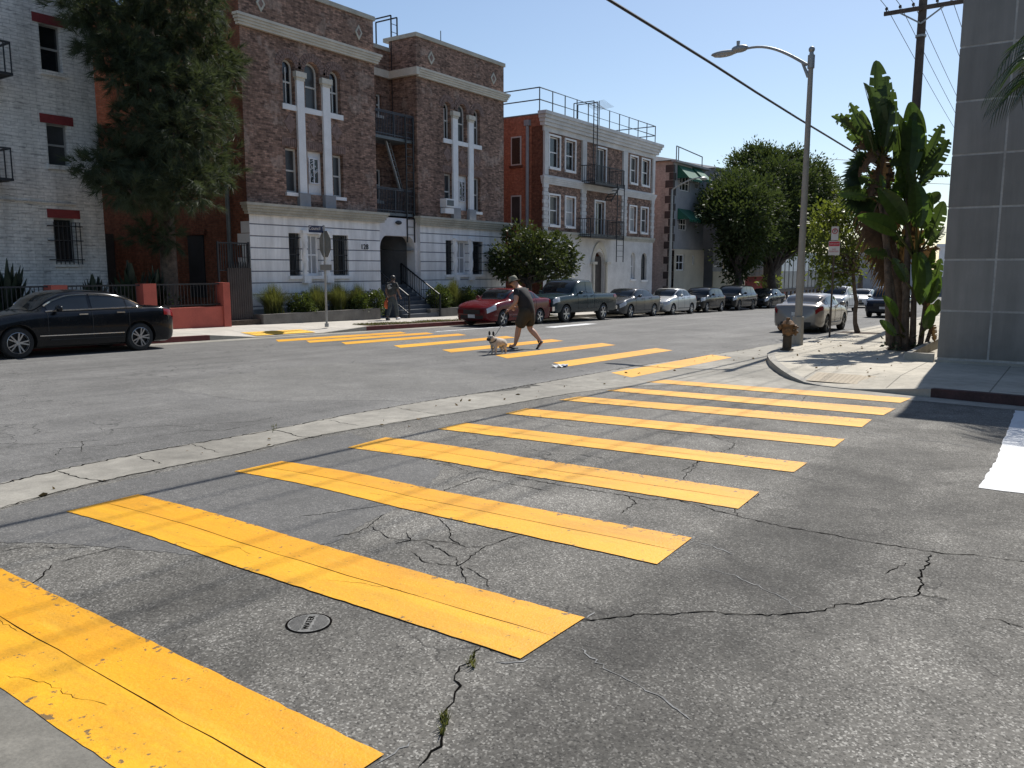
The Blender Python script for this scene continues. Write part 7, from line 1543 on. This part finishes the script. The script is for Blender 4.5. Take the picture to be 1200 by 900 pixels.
# ---- dog walker, stooped, striding away across the far crosswalk
fa, fb = G(604, 409), G(630, 408.5); wp = (fa+fb)/2; wp.z = gz(wp.x)
WK = thing('person', (wp.x, wp.y, wp.z), 'heavyset person in black shirt, dark shorts, bucket hat and sandals walking a dog', 'person', None, 0, False)
walk_dir = math.atan2(1, -.12); WK.rotation_euler = (0, 0, walk_dir); WK.scale = (1.045, 1.045, 1.045)
J = dict(pelvis=(-.02, 0, .98), belly=(.04, 0, 1.14), chest=(.14, 0, 1.38), neck=(.25, 0, 1.535), head=(.345, .02, 1.645), shl=(.16, .215, 1.43), shr=(.15, -.215, 1.43), ell=(.14, .33, 1.16), wrl=(.36, .30, .98), elr=(.22, -.31, 1.18), wrr=(.44, -.24, 1.03),
         hipl=(.0, .115, .92), hipr=(-.02, -.115, .92), knl=(.17, .12, .52), anl=(.27, .12, .085), tol=(.43, .13, .045), knr=(-.03, -.12, .50), anr=(-.36, -.12, .17), tor=(-.25, -.12, .045), curl=1.3, hsl=(0, -1, .2))
V_, E_, R_, ix, bd = person_fig(WK, J, 'skin', (1, .25, -.25), 1.2)
shell('shirt', WK, [[(v((-.02, 0, .80)), (.21, .19)), (v((-.005, 0, .98)), (.24, .21)), (v(J['belly'])+v((.0, 0, .03)), (.24, .21)), (v(J['chest']), (.215, .165)), (v((.215, 0, 1.49)), (.10, .09))], [(v(J['chest']), (.215, .165)), (v(J['shl']), .105), (v(J['shl']).lerp(v(J['ell']), .62), .092)], [(v(J['chest']), (.215, .165)), (v(J['shr']), .105), (v(J['shr']).lerp(v(J['elr']), .62), .092)]], 'cloth_black')
shell('shorts', WK, [[(v((-.02, 0, 1.12)), (.20, .18)), (v((-.025, 0, .92)), (.215, .20))], [(v((-.025, 0, .92)), (.215, .20)), (v((.02, .12, .82)), .165), (v(J['hipl']).lerp(v(J['knl']), .97), .15)], [(v((-.025, 0, .92)), (.215, .20)), (v((-.02, -.12, .82)), .165), (v(J['hipr']).lerp(v(J['knr']), .97), .15)]], 'cloth_olive')
hd = v(J['head']); tilt = Matrix.Translation(hd+v((.02, 0, .045))) @ Matrix.Rotation(R(24), 4, 'Y'); MT['hat'] = plain('faded_olive_hat', (.20, .19, .14), .9, var=.35, scale=14)
b = MB(); b.lathe([(.112, -.012), (.12, .0), (.112, .075), (.085, .118), (.001, .128)], 24, tilt); b.build('hat', 'hat', WK, 60); b = MB(); b.lathe([(.112, .0), (.175, -.03), (.17, -.038), (.11, -.012)], 24, tilt); b.build('hat_brim', 'cloth_olive', WK, 60)
for s_ in 'lr':
    a_, t_ = v(J['an'+s_]), v(J['to'+s_]); d = (t_-a_); d.z = 0; d.normalize(); b = MB(); y_ = a_.y
    if s_ == 'l': b.prism([(a_.x-.07, y_-.05, .0), (a_.x+.22, y_-.052, .0), (a_.x+.235, y_+.03, .0), (a_.x+.2, y_+.055, .0), (a_.x-.06, y_+.045, .0)], (0, 0, .028)); b.bar((a_.x+.12, y_-.055, .02), (a_.x+.13, y_, .095), .03, .015); b.bar((a_.x+.13, y_, .095), (a_.x+.12, y_+.055, .02), .03, .015)
    else:
        mx = Matrix.Translation(v((t_.x+.03, y_, .012))) @ Matrix.Rotation(R(52), 4, 'Y'); P5 = [mx @ v(q) for q in ((.02, -.05, 0), (.02, .05, 0), (-.16, .05, -.005), (-.25, .04, 0), (-.25, -.04, 0), (-.16, -.05, -.005))]; b.prism(P5, (mx.to_3x3() @ v((0, 0, -.025)))); b.bar(P5[2]+v((0, 0, 0)), P5[2]+v((.06, -.03, .08)), .03, .015)
    b.build('sandal', 'iron', WK)
b = MB(); b.sphere(v(J['wrl'])+v((.055, .005, -.05)), (.05, .022, .07), 10, 8); leash_h = b.build('leash_handle', 'black', WK, 60)
# ---- the dog: small stocky, bat ears, black muzzle
dq = G(583, 415); DG = thing('dog', (dq.x, dq.y, gz(dq.x)), 'small stocky tan dog with upright dark ears and dark muzzle on a leash', 'dog', None, 0, False); DG.rotation_euler = (0, 0, R(172)); DG.scale = (.98, .98, .98)
MT['fawn'] = plain('fawn_coat', (.45, .405, .35), .85, var=.3, scale=9); MT['mask'] = plain('dark_muzzle_coat', (.03, .022, .018), .7)
Vd = [(-.19, 0, .30), (-.05, 0, .295), (.1, 0, .30), (.19, 0, .37), (.255, .02, .425), (.31, .03, .40)]; Rd = [(.095, .10), (.10, .108), (.115, .125), (.088, .09), (.088, .088), (.062, .06)]; Ed = [(0, 1), (1, 2), (2, 3), (3, 4), (4, 5)]
def leg(i0, pts, rr):
    p = i0
    for q, r_ in zip(pts, rr): Vd.append(q); Rd.append(r_); Ed.append((p, len(Vd)-1)); p = len(Vd)-1
leg(2, [(.14, .075, .21), (.155, .08, .11), (.15, .08, .03), (.185, .08, .02)], [.05, .033, .028, .026]); leg(2, [(.11, -.08, .21), (.09, -.085, .11), (.10, -.085, .03), (.135, -.085, .02)], [.05, .033, .028, .026])
leg(0, [(-.2, .07, .22), (-.165, .075, .155), (-.225, .075, .09), (-.215, .075, .025), (-.18, .075, .02)], [.066, .05, .03, .026, .026]); leg(0, [(-.21, -.07, .22), (-.19, -.08, .155), (-.26, -.08, .09), (-.26, -.08, .025), (-.225, -.08, .02)], [.066, .05, .03, .026, .026])
Vd.append((-.285, 0, .345)); Rd.append(.022); Ed.append((0, len(Vd)-1)); db = skinmesh('body', Vd, Ed, Rd, 'fawn', DG, 2)
for s_ in (1, -1):
    b = MB(); b.sphere((.235, s_*.066+.02, .525), (.022, .034, .062), 10, 8); b.build('ear', 'mask', DG, 60)
b = MB(); b.sphere((.345, .032, .39), (.045, .058, .045), 12, 8); b.build('muzzle', 'mask', DG, 60); b = MB(); b.sphere((.325, .07, .445), .014); b.sphere((.325, -.01, .445), .014); b.build('eyes', 'black', DG, 60)
b = MB(); b.lathe([(.098, -.015), (.104, 0), (.098, .015)], 20, Matrix.Translation((.165, 0, .355)) @ Matrix.Rotation(R(38), 4, 'Y')); b.build('collar', 'cloth_olive', DG, 60)
bpy.context.view_layer.update()
h0 = WK.matrix_world @ (v(J['wrl'])+v((.055, .005, -.10))); h1 = DG.matrix_world @ v((.12, 0, .45)); b = MB(); b.tube([h0.lerp(h1, t)-v((0, 0, .06*math.sin(math.pi*t))) for t in [i/10 for i in range(11)]], .011, 6); tag(b.build('dog_leash', 'black'), 'thin dark leash between the dog and the hand of its walker', 'leash')
# ---- pedestrian on the far sidewalk walking away
wp = G(460, 375.5, .15); wp.y = 22.6; wp.x = FY(460, 375, 22.6).x; wp.z = gz(wp.x)+.15
PE = thing('person', tuple(wp), 'person in printed dark tee shirt, faded jeans and dark cap walking along the far sidewalk', 'person', None, 0, False); PE.rotation_euler = (0, 0, R(8)); PE.scale = (1.0, 1.0, 1.0)
J = dict(pelvis=(0, 0, .97), belly=(.01, 0, 1.13), chest=(.02, 0, 1.38), neck=(.05, 0, 1.53), head=(.09, 0, 1.66), shl=(.02, .19, 1.44), shr=(.02, -.19, 1.44), ell=(-.06, .25, 1.17), wrl=(.03, .25, .93), elr=(.07, -.25, 1.17), wrr=(.2, -.24, .97),
         hipl=(0, .09, .93), hipr=(0, -.09, .93), knl=(-.04, .1, .5), anl=(-.22, .1, .1), tol=(-.1, .1, .04), knr=(.14, -.1, .51), anr=(.2, -.1, .1), tor=(.35, -.1, .05), hsl=(1, 0, 0), hsr=(1, 0, 0))
person_fig(PE, J, 'skin_dark', (1, -.3, 0), .92)
sh_ = shell('shirt', PE, [[(v((0, 0, .93)), (.175, .145)), (v(J['belly']), (.18, .15)), (v(J['chest']), (.18, .14)), (v((.045, 0, 1.5)), (.085, .08))], [(v(J['chest']), (.18, .14)), (v(J['shl']), .095), (v(J['shl']).lerp(v(J['ell']), .75), .088)], [(v(J['chest']), (.18, .14)), (v(J['shr']), .095), (v(J['shr']).lerp(v(J['elr']), .75), .088)]], 'cloth_grey')
b = MB(); r_ = random.Random(2)
for i in range(26):
    y_ = r_.uniform(-.1, .1); z = r_.uniform(1.24, 1.45)
    if y_*y_+(z-1.345)**2 < .0115: x = -.128; b.box(x-.035, x+.02, y_-r_.uniform(.008, .03), y_+r_.uniform(.008, .03), z-.008, z+.01)
b.build('shirt_print', 'signwhite', sh_)
shell('jeans', PE, [[(v((0, 0, 1.0)), (.14, .12)), (v((0, 0, .93)), (.14, .125))], [(v((0, 0, .93)), (.14, .125)), (v(J['hipl'])-v((0, 0, .05)), .105), (v(J['knl']), .082), (v(J['anl'])+v((.01, 0, .03)), .08)], [(v((0, 0, .93)), (.14, .125)), (v(J['hipr'])-v((0, 0, .05)), .105), (v(J['knr']), .082), (v(J['anr'])+v((0, 0, .03)), .08)]], 'jeans')
for s_ in 'lr':
    a_, t_ = v(J['an'+s_]), v(J['to'+s_]); b = MB(); dz = 0 if s_ == 'r' else .0; b.tube([a_+v((-.06, 0, -.055)), a_+v((.0, 0, -.035)), t_+v((0, 0, .0)), t_+v((.05, 0, -.005))], [.045, .055, .047, .03], 10); b.build('shoe', 'signwhite' if s_ == 'r' else 'cloth_grey', PE, 60)
hd = v(J['head']); b = MB(); b.sphere(hd+v((-.012, 0, .035)), (.115, .105, .105), 16, 10); b.build('cap', 'black', PE, 60); b = MB(); b.box(.0, .19, -.07, .07, hd.z+.035, hd.z+.05); b.build('cap_brim', 'black', PE)
b = MB(); bg_c = v(J['wrl'])+v((-.02, .03, -.30)); b.sphere(bg_c, (.13, .09, .20), 12, 8); bw2 = thing('carried_bag', tuple(PE.matrix_basis @ bg_c), 'orange bag hanging from the hand of the sidewalk pedestrian', 'bag'); o = None
q = MB(); cc = wp+Matrix.Rotation(R(8), 3, 'Z') @ bg_c; q.sphere(cc, (.13, .09, .19), 12, 8); q.build('sack', 'orange', bw2, 60); q = MB(); q.tube([cc+v((0, 0, .16)), cc+v((.02, 0, .27))], .02, 6); q.build('handle', 'orange', bw2)
# ---- shield the sky line: nothing else is built beyond this point
